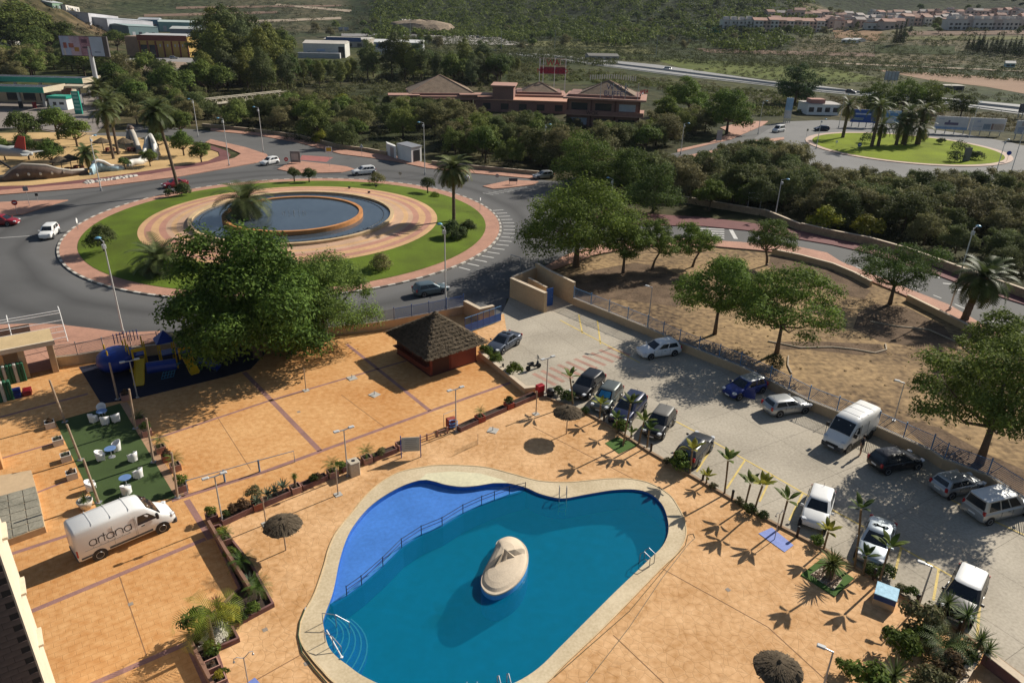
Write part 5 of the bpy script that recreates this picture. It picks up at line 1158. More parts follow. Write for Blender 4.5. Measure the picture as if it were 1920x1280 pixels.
def person(loc,rz,label):
 t=empty('person',loc,rz,label,'person')
 V=[(0,0,.95),(0,0,1.15),(0,0,1.38),(0,0,1.5),(0,0,1.62),(0,0,1.74),(.09,0,.9),(.1,.04,.5),(.1,0,.08),(.1,.14,.04),(-.09,0,.9),(-.1,-.02,.5),(-.1,-.08,.08),(-.1,.06,.04),(.18,0,1.4),(.24,.02,1.12),(.22,.16,.92),(-.18,0,1.4),(-.25,-.02,1.12),(-.24,.08,.88)]
 E=[(0,1),(1,2),(2,3),(3,4),(4,5),(0,6),(6,7),(7,8),(8,9),(0,10),(10,11),(11,12),(12,13),(2,14),(14,15),(15,16),(2,17),(17,18),(18,19)]
 rad=[.15,.14,.17,.06,.1,.09,.1,.065,.045,.04,.1,.065,.045,.04,.065,.05,.04,.065,.05,.04]
 me=bpy.data.meshes.new('body');me.from_pydata(V,E,[]);me.update()
 o=link('body',me,t);sk=o.modifiers.new('skin','SKIN');
 for i,r_ in enumerate(rad):me.skin_vertices[0].data[i].radius=(r_,r_*.8)
 me.skin_vertices[0].data[0].use_root=True
 o.modifiers.new('sub','SUBSURF').levels=1;o.modifiers['sub'].render_levels=1
 dg=bpy.context.evaluated_depsgraph_get();dg.update();m2_=bpy.data.meshes.new_from_object(o.evaluated_get(dg));o.modifiers.clear();o.data=m2_;m2_.name='body'
 skin=mat('skin',(.42,.25,.17),.6,0);shirt=mat('dark_shirt',(.03,.03,.035),.9,0);shorts=mat('beige_shorts',(.25,.19,.13),.9,0)
 m2_.materials.clear();[m2_.materials.append(k)for k in(skin,shirt,shorts)]
 for p in m2_.polygons:
  z=p.center.z;p.material_index=1 if 1.02<z<1.5 and not(abs(p.center.x)>.2 and z<1.2)else(2 if.5<z<=1.02 and abs(p.center.x)<.19 else 0);p.use_smooth=True
 MB().lathe([(.02,1.84),(.08,1.82),(.112,1.75),(.105,1.68)][::-1],12).build('hair',mat('dark_hair',(.02,.015,.012),.8,0),t,True)
 return t
person(at(1612,853),.6,'person in dark top and beige shorts between white van and black hatchback')
def wing():
 c0=at(42,1160,8.0);lo,hi=.2,14.0
 def xat(w_):
  q=c0-E2*w_;a=Vector(proj((q.x,q.y,7)));b=Vector(proj((q.x,q.y,12)));t_=(1160-a.y)/(b.y-a.y);return a.x+(b.x-a.x)*t_
 for _ in range(40):
  m=(lo+hi)/2
  if xat(m)<64:lo=m
  else:hi=m
 w_=lo;c=Vector((c0.x,c0.y,0));t=empty('building_wing',c,0,'dark-tiled wing of the tower with a cream end wall, at the lower left corner','building')
 core=[Vector((0,0,0)),-E1*14,-E1*14-E2*w_,-E2*w_]
 MB().prism([(p.x,p.y)for p in core],-1,26).build('end_wall',wallpale,t)
 back=[E2*.035-E1*.06,E2*.035-E1*14,-E1*14+E2*.003,-E1*.06+E2*.003]
 MB().prism([(p.x,p.y)for p in back],-1,26).build('tile_backing',mat('tile_grout',(.05,.04,.035),.9,.1,2),t)
 tm=mat('brown_wall_tile',(.17,.12,.10),.55,.25,.5,.002,tone=(.12,.085,.075))
 me=MB().box((0,0,0),(.60,.016,.288)).mesh('wall_tile',tm);ang=math.atan2(E1.y,E1.x);k=0
 for r_ in range(56):
  z=.2+r_*.3
  for j in range(5):
   x=.37+j*.615+(.3 if r_%2 else 0);p=-E1*x+E2*(.044+.002*((r_*3+j*5)%4))
   link('wall_tile',me,t,(p.x,p.y,z),ang)
 for z in(4.5,7.5,10.5):MB().box(-E2*(w_*.7)+E1*.1+Vector((0,0,z)),(.2,w_*.3,.12),ang).build('sill',wallpale,t)
wing()
pf=empty('stone_platform',at(20,960),0,'grey flagstone platform with a low edge wall beside the tower entrance','platform')
o_=at(20,960);PP=[(-90,915),(0,890),(58,880),(72,930),(84,986),(0,1016),(-90,1048)]
L=ats(PP,.5);MB().prism([(p.x-o_.x,p.y-o_.y)for p in L],-.05,.47).build('base',wallcream,pf)
q=rs(3);u_=[E1,E2];stone=mat('grey_flagstone',(.24,.22,.17),.85,.3,.9,.01,tone=(.13,.125,.095))
c_=L[4]
for i in range(-8,1):
 for j in range(-6,1):
  sq=[c_+E1*(i*.85+.02)+E2*(j*.85+.02),c_+E1*(i*.85+.83)+E2*(j*.85+.02),c_+E1*(i*.85+.83)+E2*(j*.85+.83),c_+E1*(i*.85+.02)+E2*(j*.85+.83)]
  pl=sq
  n=len(L);ctr=sum((p for p in L),Vector())/n
  for a in range(n):
   p0,p1=L[a],L[(a+1)%n];d=(p1-p0).normalized();nn=Vector((d.y,-d.x,0))
   if nn.dot(ctr-p0)>0:nn=-nn
   pl=clip(pl,nn,nn.dot(p0)-.03)
   if len(pl)<3:break
  if len(pl)>=3:MB().flat([(p.x-o_.x,p.y-o_.y)for p in pl],.5+q.uniform(0,.012)).build('flagstone',stone,pf)
gp=empty('gate_pier',at(3,872),0,'small orange pier at the left edge above the flagstone platform','pier')
MB().bbox((-.3,0,0),(.7,1.6,1.3),.04,R(36)).build('shaft',mat('orange_render',(.50,.28,.12),.85,.1,.6),gp);MB().bbox((-.3,0,1.3),(.8,1.7,.1),.02,R(36)).build('cap',wallpale,gp)
def fence(name,label,pts,hw,hf,wm,fm,span=2.3,slant=.11,solidto=None):
 W_=ats(pts);o=W_[0].copy();t=empty(name,o,0,label,'fence')
 MB().strip([p-o for p in W_],.13,.13,-.1,hw).build('base_wall',wm,t)
 MB().strip([p-o for p in W_],.16,.16,hw+.002,hw+.06).build('coping',mat('wall_coping',(.55,.45,.33),.85,.1,1),t)
 if not hf:return t
 panels={}
 for i in range(len(W_)-1):
  a,b=W_[i]-o,W_[i+1]-o;l=(b-a).length;n=max(1,round(l/span));s=round(l/n,2);ang=math.atan2((b-a).y,(b-a).x)
  if s not in panels:
   m=MB();m.box((s/2,0,.05),(s-.1,.03,.04));m.box((s/2,0,hf-.05),(s-.1,.03,.04))
   k=.1
   while k<s-.05:
    x1=k+hf*.55;f_=1.0
    if x1>s-.06:f_=(s-.06-k)/(hf*.55);x1=s-.06
    d=Vector((x1-k,0,(hf-.1)*f_));m.box(Vector((k,0,.05))+d/2,(.026,.026,d.length),ax=(Vector((d.z,0,-d.x)).normalized(),Vector((0,1,0)),d.normalized()));k+=slant
   k=.1-hf*.55
   while k<.1:
    z0=(.1-k)/(hf*.55)*(hf-.1);d=Vector((k+hf*.55-.1,0,hf-.1-z0));m.box(Vector((.1,0,.05+z0))+d/2,(.026,.026,d.length),ax=(Vector((d.z,0,-d.x)).normalized(),Vector((0,1,0)),d.normalized()));k+=slant
   pm_=m.mesh('panel',fm);po=MB();po.box((0,0,hf/2+.02),(.07,.07,hf+.1));po.box((0,0,hf+.1),(.1,.1,.04));panels[s]=(pm_,po.mesh('post',fm))
  for k in range(n):
   p=a.lerp(b,k/n)+Vector((0,0,hw+.06));link('panel',panels[s][0],t,p,ang);link('post',panels[s][1],t,p,ang)
 link('post',panels[s][1],t,W_[-1]-o+Vector((0,0,hw+.06)));return t
greyf=mat('grey_fence',(.27,.27,.28),.6,.15,3,metal=.2)
fence('courtyard_fence','low cream wall with grey diagonal railing between the playground and the ring road',[(105,687),(150,682),(199,673),(300,662),(450,648),(605,630),(700,620),(740,614)],.9,1.15,wallcream,greyf)
fence('courtyard_fence','low cream wall with blue railing behind the thatched hut',[(740,614),(805,602),(869,588)],.9,1.2,wallcream,bluepaint)
fence('car_park_fence','long cream wall topped by blue-grey diagonal railing between car park and dry park',[(1075,571),(1212,627),(1272,655),(1385,700),(1440,727),(1512,765),(1565,786),(1640,815),(1740,860),(1765,877),(1845,907),(1920,956),(2060,1020)],.8,1.25,wallcream,bluefence,2.4,.13)
def wallrun(name,label,pts,h,w_=.14,m=wallcream,cap=True,cat='wall'):
 W_=ats(pts);o=W_[0].copy();t=empty(name,o,0,label,cat)
 MB().strip([p-o for p in W_],w_,w_,-.1,h).build('wall_body',m,t)
 if cap:MB().strip([p-o for p in W_],w_+.03,w_+.03,h+.002,h+.05).build('coping',mat('wall_coping',(.55,.45,.33),.85,.1,1),t)
 return t
wallrun('gate_wall','stepped cream wall stub on the hut side of the blue gate',[(872,588),(900,603),(925,597)],1.5,.2)
wallrun('gate_wall','cream front wall of the enclosure facing the car park entrance',[(958,556),(1022,586)],2.3,.2)
wallrun('gate_wall','cream side wall of the enclosure, closest to the ring road',[(960,551),(1003,532)],2.1,.14)
wallrun('gate_wall','tall cream wall behind the enclosure, leading to the blue railing',[(1004,531),(1036,550),(1075,570)],2.6,.14)
wallrun('gate_wall','short inner cream wall of the enclosure, beside the blue metal door',[(990,551),(1024,570)],2.0,.1)
dr=empty('metal_door',at(1030,573),math.atan2(E1.y,E1.x),'dark blue metal door of the cream enclosure by the gate','door')
MB().box((0,0,1.05),(.9,.06,2.1)).build('leaf',bluepaint,dr);MB().box((.3,-.05,1.05),(.12,.06,.04)).build('handle',steel,dr)
gt=empty('sliding_gate',at(872,626),0,'blue sliding gate with solid lower sheet and bars above, at the car park entrance','gate')
ga,gb=Vector((0,0,0)),at(939,602)-at(872,626);gd=gb.normalized();gl_=gb.length;gax=(gd,Vector((-gd.y,gd.x,0)),Vector((0,0,1)))
for k in range(6):MB().box(gb*((k+.5)/6)+Vector((0,0,.55)),(gl_/6-.04,.05,.8),ax=gax).build('sheet_panel',bluepaint,gt)
b=MB().tube([Vector((0,0,1.75)),gb+Vector((0,0,1.75))],.035,6);b.tube([Vector((0,0,.12)),gb+Vector((0,0,.12))],.04,6);b.build('rail',bluefence,gt)
for k in range(7):MB().tube([gb*(k/6)+Vector((0,0,.1)),gb*(k/6)+Vector((0,0,1.8))],.035,6).build('upright',bluepaint,gt)
b=MB()
for k in range(36):b.tube([gb*(k/36)+Vector((0,0,.98)),gb*(k/36)+Vector((0,0,1.74))],.011,4)
b.build('bars',bluefence,gt,kind='stuff')
wallrun('stone_wall','long stone wall along the far side of the right road',[(1500,432),(1560,446),(1627,459),(1700,480),(1800,517),(1920,560),(2100,632)],1.15,.2,stonewall)
wallrun('stone_wall','stone wall under the trees behind the red cycle path',[(1230,368),(1270,377),(1350,391),(1435,405),(1500,432)],1.0,.2,stonewall)
wallrun('cream_wall','low cream wall beside the pavement of the right road, farther piece',[(1447,476),(1500,487),(1560,503),(1600,520),(1632,537)],.7,.16)
wallrun('cream_wall','low cream wall beside the pavement of the right road, nearer piece',[(1700,563),(1750,588),(1808,618),(1850,642)],.7,.16)
wallrun('stone_wall','stone wall edging the thicket at the top of the ring road',[(380,238),(480,248),(560,259),(640,279),(690,285),(725,292)],.8,.15,stonewall)
wallrun('stone_wall','stone wall beside the pavement right of the white hut',[(810,309),(880,317),(1010,329)],.8,.15,stonewall)
wallrun('garden_wall','low brown-capped wall between the thatched hut and the car park hedge',[(900,668),(940,700),(985,737),(1003,735)],.55,.16,wallcream)
kb=MB().strip(ats(KERB[3:]),.1,.1,0,.14);kb.build('deck_kerb',mat('kerb_brown',(.30,.2,.12),.85,.2,2),kind='structure')
A_,B_,C_=at(807,706),at(893,678),at(745,663);D_=B_+C_-A_;hc=(B_+C_)/2
hut=empty('thatched_hut',hc,0,'dark red kiosk with a steep thatched roof in the courtyard','hut')
fp=[p-hc for p in(A_,B_,D_,C_)]
MB().prism([(p.x,p.y)for p in fp],0,2.55).build('wall',rustred,hut)
MB().prism([(p.x*1.02,p.y*1.02)for p in fp],0,.12).build('plinth',mat('plinth_dark',(.07,.03,.025),.85,.1,2),hut)
ex=(fp[1]-fp[0]).normalized();ey=(fp[3]-fp[0]).normalized()
for f0,f1 in((.02,.23),(.26,.48),(.52,.74),(.77,.97)):
 d=(fp[3]-fp[0]);a=fp[0]+d*f0-ex*.04;b=fp[0]+d*f1-ex*.04;m=(a+b)/2
 MB().box(m+Vector((0,0,1.55)),((b-a).length,.05,1.1),ax=(ey,ex,Vector((0,0,1)))).build('shutter',mat('shutter_dark',(.045,.014,.012),.6,.2,2),hut)
MB().box((fp[0]+fp[3])/2-ex*.22+Vector((0,0,1.0)),((fp[3]-fp[0]).length,.5,.06),ax=(ey,ex,Vector((0,0,1)))).build('counter',rustred,hut)
d=fp[1]-fp[0];MB().box(fp[0]+d*.22-ey*.03+Vector((0,0,1.2)),(d.length*.34,.05,2.2),ax=(ex,ey,Vector((0,0,1)))).build('shutter',mat('shutter_dark',(.045,.014,.012),.6,.2,2),hut)
MB().box(fp[0]+d*.71-ey*.02+Vector((0,0,1.25)),(d.length*.54,.04,2.4),ax=(ex,ey,Vector((0,0,1)))).build('side_panel',mat('red_panel',(.21,.055,.035),.7,.15,1),hut)
lo,hi=3,9
for _ in range(40):
 m=(lo+hi)/2
 if proj((hc.x,hc.y,m))[1]>587:lo=m
 else:hi=m
apex=Vector((0,0,lo));q=rs(9)
ev=[p+(p.normalized())*1.15 for p in fp];ev=[Vector((p.x,p.y,2.15))for p in ev]
rb=MB()
for i in range(4):rb.add([ev[i]+Vector((0,0,-.02)),ev[(i+1)%4]+Vector((0,0,-.02)),apex],[(0,1,2)])
rb.build('roof_base',thatch,hut)
rv,rf=[],[]
def wisp(a,b,wd,th):
 d=(b-a).normalized();s=d.cross(Vector((0,0,1))).normalized()*wd;n=s.cross(d).normalized()*th
 k=len(rv);rv.extend([a-s*.7,a+s*.7,b+s+n,b-s+n,b+s-n*.6,b-s-n*.6]);rf.extend([(k,k+1,k+2,k+3),(k+3,k+2,k+4,k+5)])
for i in range(4):
 a,b=ev[i],ev[(i+1)%4]
 for c in range(11):
  f0,f1=1-c/11,1-(c+1.6)/11
  n=int(120*f0)+4
  for k in range(n):
   f_=(k+q.uniform(0,1))/n;e=a.lerp(b,f_);lo_=apex.lerp(e,min(1.03,f0+q.uniform(-.02,.05)));hi_=apex.lerp(e,max(.0,f1+.1))
   nn=(b-a).cross(apex-a).normalized();wisp(hi_+nn*.05,lo_+nn*q.uniform(.05,.12),q.uniform(.025,.07),.02)
th=MB();th.v=[tuple(p)for p in rv];th.f=rf;th.build('thatch',thatch,hut,kind='stuff')
MB().lathe([(.35,-.35),(.3,.05),(.08,.2)],10,apex).build('roof_cap',thatch,hut)
pv=empty('entrance_pavilion',at(80,700),math.atan2(E1.y,E1.x),'flat-roofed cream entrance pavilion with open gateway at the left of the courtyard','pavilion')
def lp(px,py,z=0):v=at(px,py,z)-at(80,700);return Vector((v.dot(E1),-v.dot(E2),z))
zr_=2.9;a=lp(98,640,zr_);f_=lp(104,697)
MB().box((a.x-7.2,a.y+1.6,zr_-.1),(14.6,3.4,.24)).build('roof_slab',mat('roof_gravel',(.50,.37,.20),.9,.15,.8,.01),pv)
MB().box((a.x-7.2,a.y-.2,zr_-.02),(14.7,.16,.42)).build('roof_edge',wallpale,pv)
for px,py,wd in((106,698,.5),(52,709,.5),(9,720,.8)):p=lp(px,py);MB().bbox((p.x,p.y+.25,0),(wd,.5,zr_-.22),.02).build('pier',wallcream if px>20 else mat('orange_render',(.50,.28,.12),.85,.1,.6),pv)
p=lp(48,705);MB().box((p.x-3.2,p.y+2.6,1.35),(6.2,.16,2.7)).build('back_wall',wallcream,pv)
p2=lp(104,697);MB().box((p2.x+.15,p2.y+1.6,1.35),(.16,2.9,2.66)).build('side_wall',wallcream,pv)
for k in range(9):MB().tube([(p.x+.3+k*.36,p.y+2.65,zr_-.3),(p.x+.3+k*.36,p.y+3.1,zr_-.25)],.03,5).build('rafter',woodpole,pv)
gs,ws=mat('green_cushion',(.02,.10,.05),.7,.1,3),mat('white_cushion',(.45,.45,.40),.7,.1,3)
for j,(px,py,lab)in enumerate(((30,716,'upright stack of green and white striped lounger cushions under the pavilion'),(5,752,'green and white striped cushions leaning at the left edge'))):
 t=empty('lounger_cushions',at(px,py),math.atan2(E1.y,E1.x),lab,'cushions')
 for k in range(7):MB().bbox((-.9+k*.27,.3*(k%2)*.1,0),(.25,.5,1.75),.05).build('cushion',gs if k%3!=1 else ws,t)
t=empty('toy_crates',at(32,745),.6,'blue and red plastic crates heaped beside the striped cushions','crates')
for x,y,z,m_ in((0,0,0,P_tblue),(.75,.1,0,P_red),(.05,.05,.42,P_tblue),(.8,.6,0,P_red),(0,.65,0,mat('dark_crate',(.03,.03,.04),.7,0))):MB().bbox((x,y,z),(.66,.5,.4),.04).build('crate',m_,t)
t=empty('fire_extinguisher_post',at(2,728),0,'small red-topped post at the left edge beside the striped cushions','post')
MB().tube([(0,0,0),(0,0,.8)],.1,8).build('shaft',mat('dark_crate',(.03,.03,.04),.7,0),t);MB().lathe([(.13,.8),(.15,.95),(.08,1.08)],10).build('cap',P_red,t)
cg=empty('white_tube_frame',at(128,642),math.atan2(E1.y,E1.x),'white tubular sports frame with slanted end, behind the entrance pavilion','frame')
for z,y in((2.6,2.2),(2.45,1.9),(1.9,1.3),(1.45,.9),(1.0,.6),(.5,.3)):MB().tube([(0,y,z),(-13,y+.2,z)],.035,6).build('rail',white,cg)
for x in(0,-4.3,-8.6,-13):MB().tube([(x,0,0),(x,2.2,2.6),(x,3.4,2.6)],.04,6).build('end_frame',white,cg);MB().tube([(x,2.2,0),(x,2.2,2.6)],.03,6).build('upright',white,cg)
t=empty('notice_board',at(32,640),math.atan2(E1.y,E1.x),'grey-brown blank board standing before the white tube frame','board')
MB().box((0,0,1.0),(2.6,.08,1.1)).build('panel',mat('board_brown',(.22,.18,.14),.8,.15,2),t)
for x in(-1.1,1.1):MB().box((x,.1,.7),(.08,.08,1.4)).build('leg',steel,t)
pg=sheet('playground_floor',[(148,688),(199,678),(330,661),(450,650),(500,660),(470,692),(420,707),(257,747),(223,752),(190,757)],.016,mat('rubber_floor',(.012,.014,.03),.9,.2,1))
yel=mat('yellow_plastic',(.55,.36,.015),.35,.06,2);blu=mat('blue_plastic',(.008,.028,.19),.4,.1,2);lbl=mat('light_blue_rope',(.04,.2,.36),.6,.1,3)
pl=empty('playground',at(262,690),0,'blue and yellow play structure with slides on dark rubber floor under the tree','playground')
po=at(262,690);Lp=lambda px,py,z=0:at(px,py,z)-po
def slide(top,bot,nm,wd=.34):
 pts=[top,top.lerp(bot,.12)+Vector((0,0,-.02)),top.lerp(bot,.5),top.lerp(bot,.85)+Vector((0,0,-.08)),bot]
 d=(bot-top);s=Vector((-d.y,d.x,0)).normalized();b=MB();vs_=[]
 for p in pts:vs_+=[p-s*wd*1.25+Vector((0,0,.22)),p-s*wd,p+s*wd,p+s*wd*1.25+Vector((0,0,.22)),p+s*wd*1.3+Vector((0,0,.12)),p+s*wd-Vector((0,0,.06)),p-s*wd-Vector((0,0,.06)),p-s*wd*1.3+Vector((0,0,.12))]
 fs=[(i*8+k,i*8+(k+1)%8,(i+1)*8+(k+1)%8,(i+1)*8+k)for i in range(len(pts)-1)for k in range(8)]
 b.add(vs_,fs+[tuple(range(8)),tuple(range(8*len(pts)-1,8*len(pts)-9,-1))]);b.build(nm,yel,pl)
slide(Lp(262,672,1.5),Lp(261,722,.25),'slide');slide(Lp(350,669,1.4),Lp(366,700,.25),'slide')
def deck(px,py,s,h,roof=None):
 c=Lp(px,py);ax=(E1,-E2,Vector((0,0,1)))
 MB().box(c+Vector((0,0,h)),(s,s,.1),ax=ax).build('platform',blu,pl)
 for i in(-1,1):
  for j in(-1,1):MB().tube([c+E1*(i*s/2)+E2*(j*s/2),c+E1*(i*s/2)+E2*(j*s/2)+Vector((0,0,h+1.3))],.06,7).build('post',yel,pl)
 if roof:MB().add([c+E1*(i*s*.7)+E2*(j*s*.7)+Vector((0,0,h+1.25))for i,j in((-1,-1),(1,-1),(1,1),(-1,1))]+[c+Vector((0,0,h+2.2))],[(0,1,4),(1,2,4),(2,3,4),(3,0,4),(3,2,1,0)]).build('tower_roof',roof,pl)
deck(262,690,1.3,1.5);deck(345,682,1.3,1.4);deck(318,686,1.2,1.4,blu);deck(225,695,1.5,1.2)
for px,py in((262,672),(349,669)):
 c=Lp(px,py,1.5);t_=MB();e=E1
 t_.box(c+e*-.5+Vector((0,0,.45)),(.16,.1,1.1),ax=(E1,-E2,Vector((0,0,1))));t_.box(c+e*.5+Vector((0,0,.45)),(.16,.1,1.1),ax=(E1,-E2,Vector((0,0,1))));t_.box(c+Vector((0,0,.86)),(.86,.1,.3),ax=(E1,-E2,Vector((0,0,1))));t_.build('slide_hood',yel,pl)
b=MB()
c=Lp(225,695)
b.lathe([(.2,.5),(1.5,.55),(1.75,1.0),(1.6,1.7),(1.1,2.05),(.2,2.1)],14,c);b.build('climbing_shell',blu,pl,True)
for k in range(8):MB().tube([Lp(222,674)+E1*(k*.28)+Vector((0,0,1.6)),Lp(222,674)+E1*(k*.28)+Vector((0,0,2.6))],.04,6).build('shell_bar',blu,pl)
MB().tube([Lp(275,690,1.5),Lp(330,682,1.45)],.5,12).build('tunnel',blu,pl)
b=MB();t0,t1=Lp(327,682,1.4),Lp(314,708,.1);s=E1*.5
for k in range(8):p=t0.lerp(t1,k/7)+Vector((0,0,.25*math.sin(PI*k/7)));b.tube([p-s,p+s],.025,5)
for j in range(5):
 pts=[t0.lerp(t1,k/7)+s*(j/2-1)+Vector((0,0,.25*math.sin(PI*k/7)))for k in range(8)];b.tube(pts,.025,5)
b.build('climbing_net',lbl,pl,kind='stuff')
slide_b=MB().tube([Lp(372,672,1.5),Lp(395,680,.9),Lp(410,690,.3)],.4,10);slide_b.build('tube_slide',blu,pl,True)
sheet('artificial_turf',[(104,790),(225,756),(330,933),(183,955)],.014,mat('artificial_turf',(.045,.075,.02),.95,.18,.5,.01,fine=40))
sheet('turf_path',[(225,756),(238,753),(346,928),(330,933)],.013,mat('path_brown',(.36,.22,.13),.85,.15,1))
ch=empty('tub_chair',(0,0,0),0);g_=[]
b=MB();n=18;vs_,fs=[],[]
def tubp(a,f_):
 back=.5+.5*math.cos(a);top_=.52+.28*back**1.3
 r_=.30+.05*f_;return(r_*math.cos(a+PI)*1.02,r_*math.sin(a+PI),.06+(top_-.06)*f_)
arcs=[-2.25+4.5*k/n for k in range(n+1)]
for off_ in(0,-.04):
 for f_ in(0,.55,1):
  for a in arcs:x,y,z=tubp(a,f_);d=1+off_/.33;vs_.append((x*d,y*d,z))
m_=n+1
for lay in(0,1):
 for i in range(2):
  for k in range(n):q4=(lay*3*m_+i*m_+k,lay*3*m_+i*m_+k+1,lay*3*m_+(i+1)*m_+k+1,lay*3*m_+(i+1)*m_+k);fs.append(q4 if lay==0 else q4[::-1])
for k in range(n):fs.append((2*m_+k,2*m_+k+1,5*m_+k+1,5*m_+k))
b.add(vs_,fs);shell=b.build('shell',white,ch,True)
MB().lathe([(.05,.36),(.3,.38),(.31,.43),(.27,.45)],16,(.03,0,0)).build('seat',white,ch)
for x,y in((.22,.2),(.22,-.2),(-.2,.18),(-.2,-.18)):MB().box((x,y,.19),(.07,.07,.38)).build('leg',white,ch)
ch['category']='chair';ch['group']='white tub chairs on the artificial turf'
CH=[(176,790,1.2,'white tub chair left of the top round table on the turf'),(192,774,-1.2,'white tub chair behind the top round table'),(198,794,1.9,'white tub chair in front of the top round table, back turned'),(218,789,2.4,'white tub chair alone right of the top table'),(190,861,.5,'white tub chair left of the middle blue table'),(219,844,-2.3,'white tub chair right behind the middle blue table'),(250,863,2.7,'white tub chair standing alone at the right edge of the turf'),(260,894,2.8,'white tub chair right of the lower blue table'),(172,918,.3,'white tub chair at the lower left edge of the turf'),(238,925,1.5,'white tub chair nearest the lettered van, in shade')]
for i,(px,py,rz,lab)in enumerate(CH):c=ch if i==0 else copy_tree(ch);place(c,at(px,py,.015),rz,lab)
tb=empty('round_table',(0,0,0),0,None,'table','round blue tables on the artificial turf')
MB().lathe([(.3,.70),(.4,.71),(.4,.735),(.37,.74)],20).build('tabletop',mat('blue_tabletop',(.13,.22,.42),.35,.1,2),tb);MB().tube([(0,0,.04),(0,0,.7)],.035,8).build('column',steel,tb);MB().lathe([(.25,0),(.24,.03),(.04,.06)],14).build('foot',steel,tb)
for i,(px,py,lab)in enumerate(((194,785,'round blue table among the chairs at the top of the turf'),(210,856,'round blue table between two chairs in the middle of the turf'),(238,911,'round blue table at the lower end of the turf'))):c=tb if i==0 else copy_tree(tb);place(c,at(px,py,.015),0,lab)
for i,(bx,by,tx,ty,lab)in enumerate(((122,791,89,712,'leaning wooden pole at the upper left corner of the turf'),(151,862,122,795,'wooden pole at the left edge of the turf, middle one'),(185,942,153,860,'wooden pole at the lower left of the turf, behind the van'),(254,803,244,729,'wooden pole at the upper right of the turf'),(288,866,276,784,'wooden pole at the right edge of the turf, middle one'),(333,932,324,848,'wooden pole at the lower right corner of the turf'),(221,748,205,680,'wooden pole beside the playground floor'))):
 base=at(bx,by);h=height_to(base,ty);top_=at(tx,ty,h)
 t=empty('wooden_pole',base,0,lab,'pole','wooden poles round the turf terrace');MB().tube([(0,0,0),((top_-base).x*.7,(top_-base).y*.7,h)],[.09,.07],8).build('shaft',woodpole,t)
 MB().box((0,0,.03),(.35,.35,.06)).build('foot_plate',steel,t)
def boxpot(b_,s,h,m,t):
 MB().prism([(-s,-s),(s,-s),(s,s),(-s,s)],0,h,[[(-s+.06,-s+.06),(s-.06,-s+.06),(s-.06,s-.06),(-s+.06,s-.06)]]).build('pot',m,t)
 MB().flat([(-s+.06,-s+.06),(s-.06,-s+.06),(s-.06,s-.06),(-s+.06,s-.06)],h-.08).build('soil',soilpot,t)
CYC=((.03,.06,.012),(.09,.14,.025));
cyc=[frond_mesh('foliage',rs(600+s),26,.85,12,.16,*CYC,.25,(-.2,1.2),.9,.016)for s in range(3)]
fan=None
def spikes(name,g,n,L,w_,cA,cB,el=(.1,1.4),curve=.3,z0=.05,seg=3):
 Vs,F,T=[],[],[]
 for i in range(n):
  az=2.399*i;e=el[1]+(el[0]-el[1])*(i/n)+g.uniform(-.1,.1);l=L*g.uniform(.8,1.1);p=np.array([0,0,z0]);side=np.array([-math.sin(az),math.cos(az),0]);base=len(Vs)
  c=np.array(cA)+(np.array(cB)-np.array(cA))*g.uniform(0,1)
  for k in range(seg+1):
   ww=w_*(1-(k/seg)**1.6)+.004;ww*=.75 if k==0 else 1
   Vs+=[p-side*ww,p+side*ww];T+=[c,c];d=np.array([math.cos(az)*math.cos(e),math.sin(az)*math.cos(e),math.sin(e)]);p=p+d*l/seg;e-=curve/seg
  F+=[(base+2*k,base+2*k+1,base+2*k+3,base+2*k+2)for k in range(seg)]
 return np_mesh(name,np.array(Vs),np.array(F),FROND,np.array(T))
agave=spikes('foliage',rs(620),26,.75,.06,(.09,.13,.09),(.16,.2,.13));fan=spikes('foliage',rs(610),110,.75,.035,(.07,.10,.022),(.17,.2,.05),(-.5,1.5),.55)
yuccam=spikes('foliage',rs(621),60,.8,.03,(.045,.075,.02),(.13,.17,.05),(-.6,1.5),.4)
bushm=[]
for s,(cA,cB)in enumerate((((.05,.085,.018),(.13,.17,.03)),((.035,.06,.018),(.085,.115,.03)),((.16,.15,.02),(.3,.25,.03)),((.09,.06,.04),(.17,.11,.06)),((.09,.10,.04),(.2,.18,.09)))):
 q=rs(630+s);bushm.append(crown('foliage',q,dome(q,6,.5,.1,.7,.27),900,.14,.07,cA,cB,.4,.1))
def plant(name,me,loc,s,label,rz=0.0,z=0.0,stem=None,cat='plant',pot=None):
 t=empty(name,loc,rz,label,cat)
 if pot:boxpot(None,pot[0],pot[1],pot[2],t);z=pot[1]-.05
 if stem:MB().tube([(0,0,z-.05),(0,0,z+stem)],[.1,.08],8).build('stem',palmbark,t)
 link('foliage',me,t,(0,0,z+(stem or 0)),rz,(s,s,s));return t
pinkpot=mat('pink_concrete_pot',(.36,.2,.16),.85,.15,2);redpot=mat('red_pot',(.28,.06,.04),.8,.15,2);whitepot=mat('white_pot',(.58,.53,.46),.7,.12,2)
rz0=R(36)
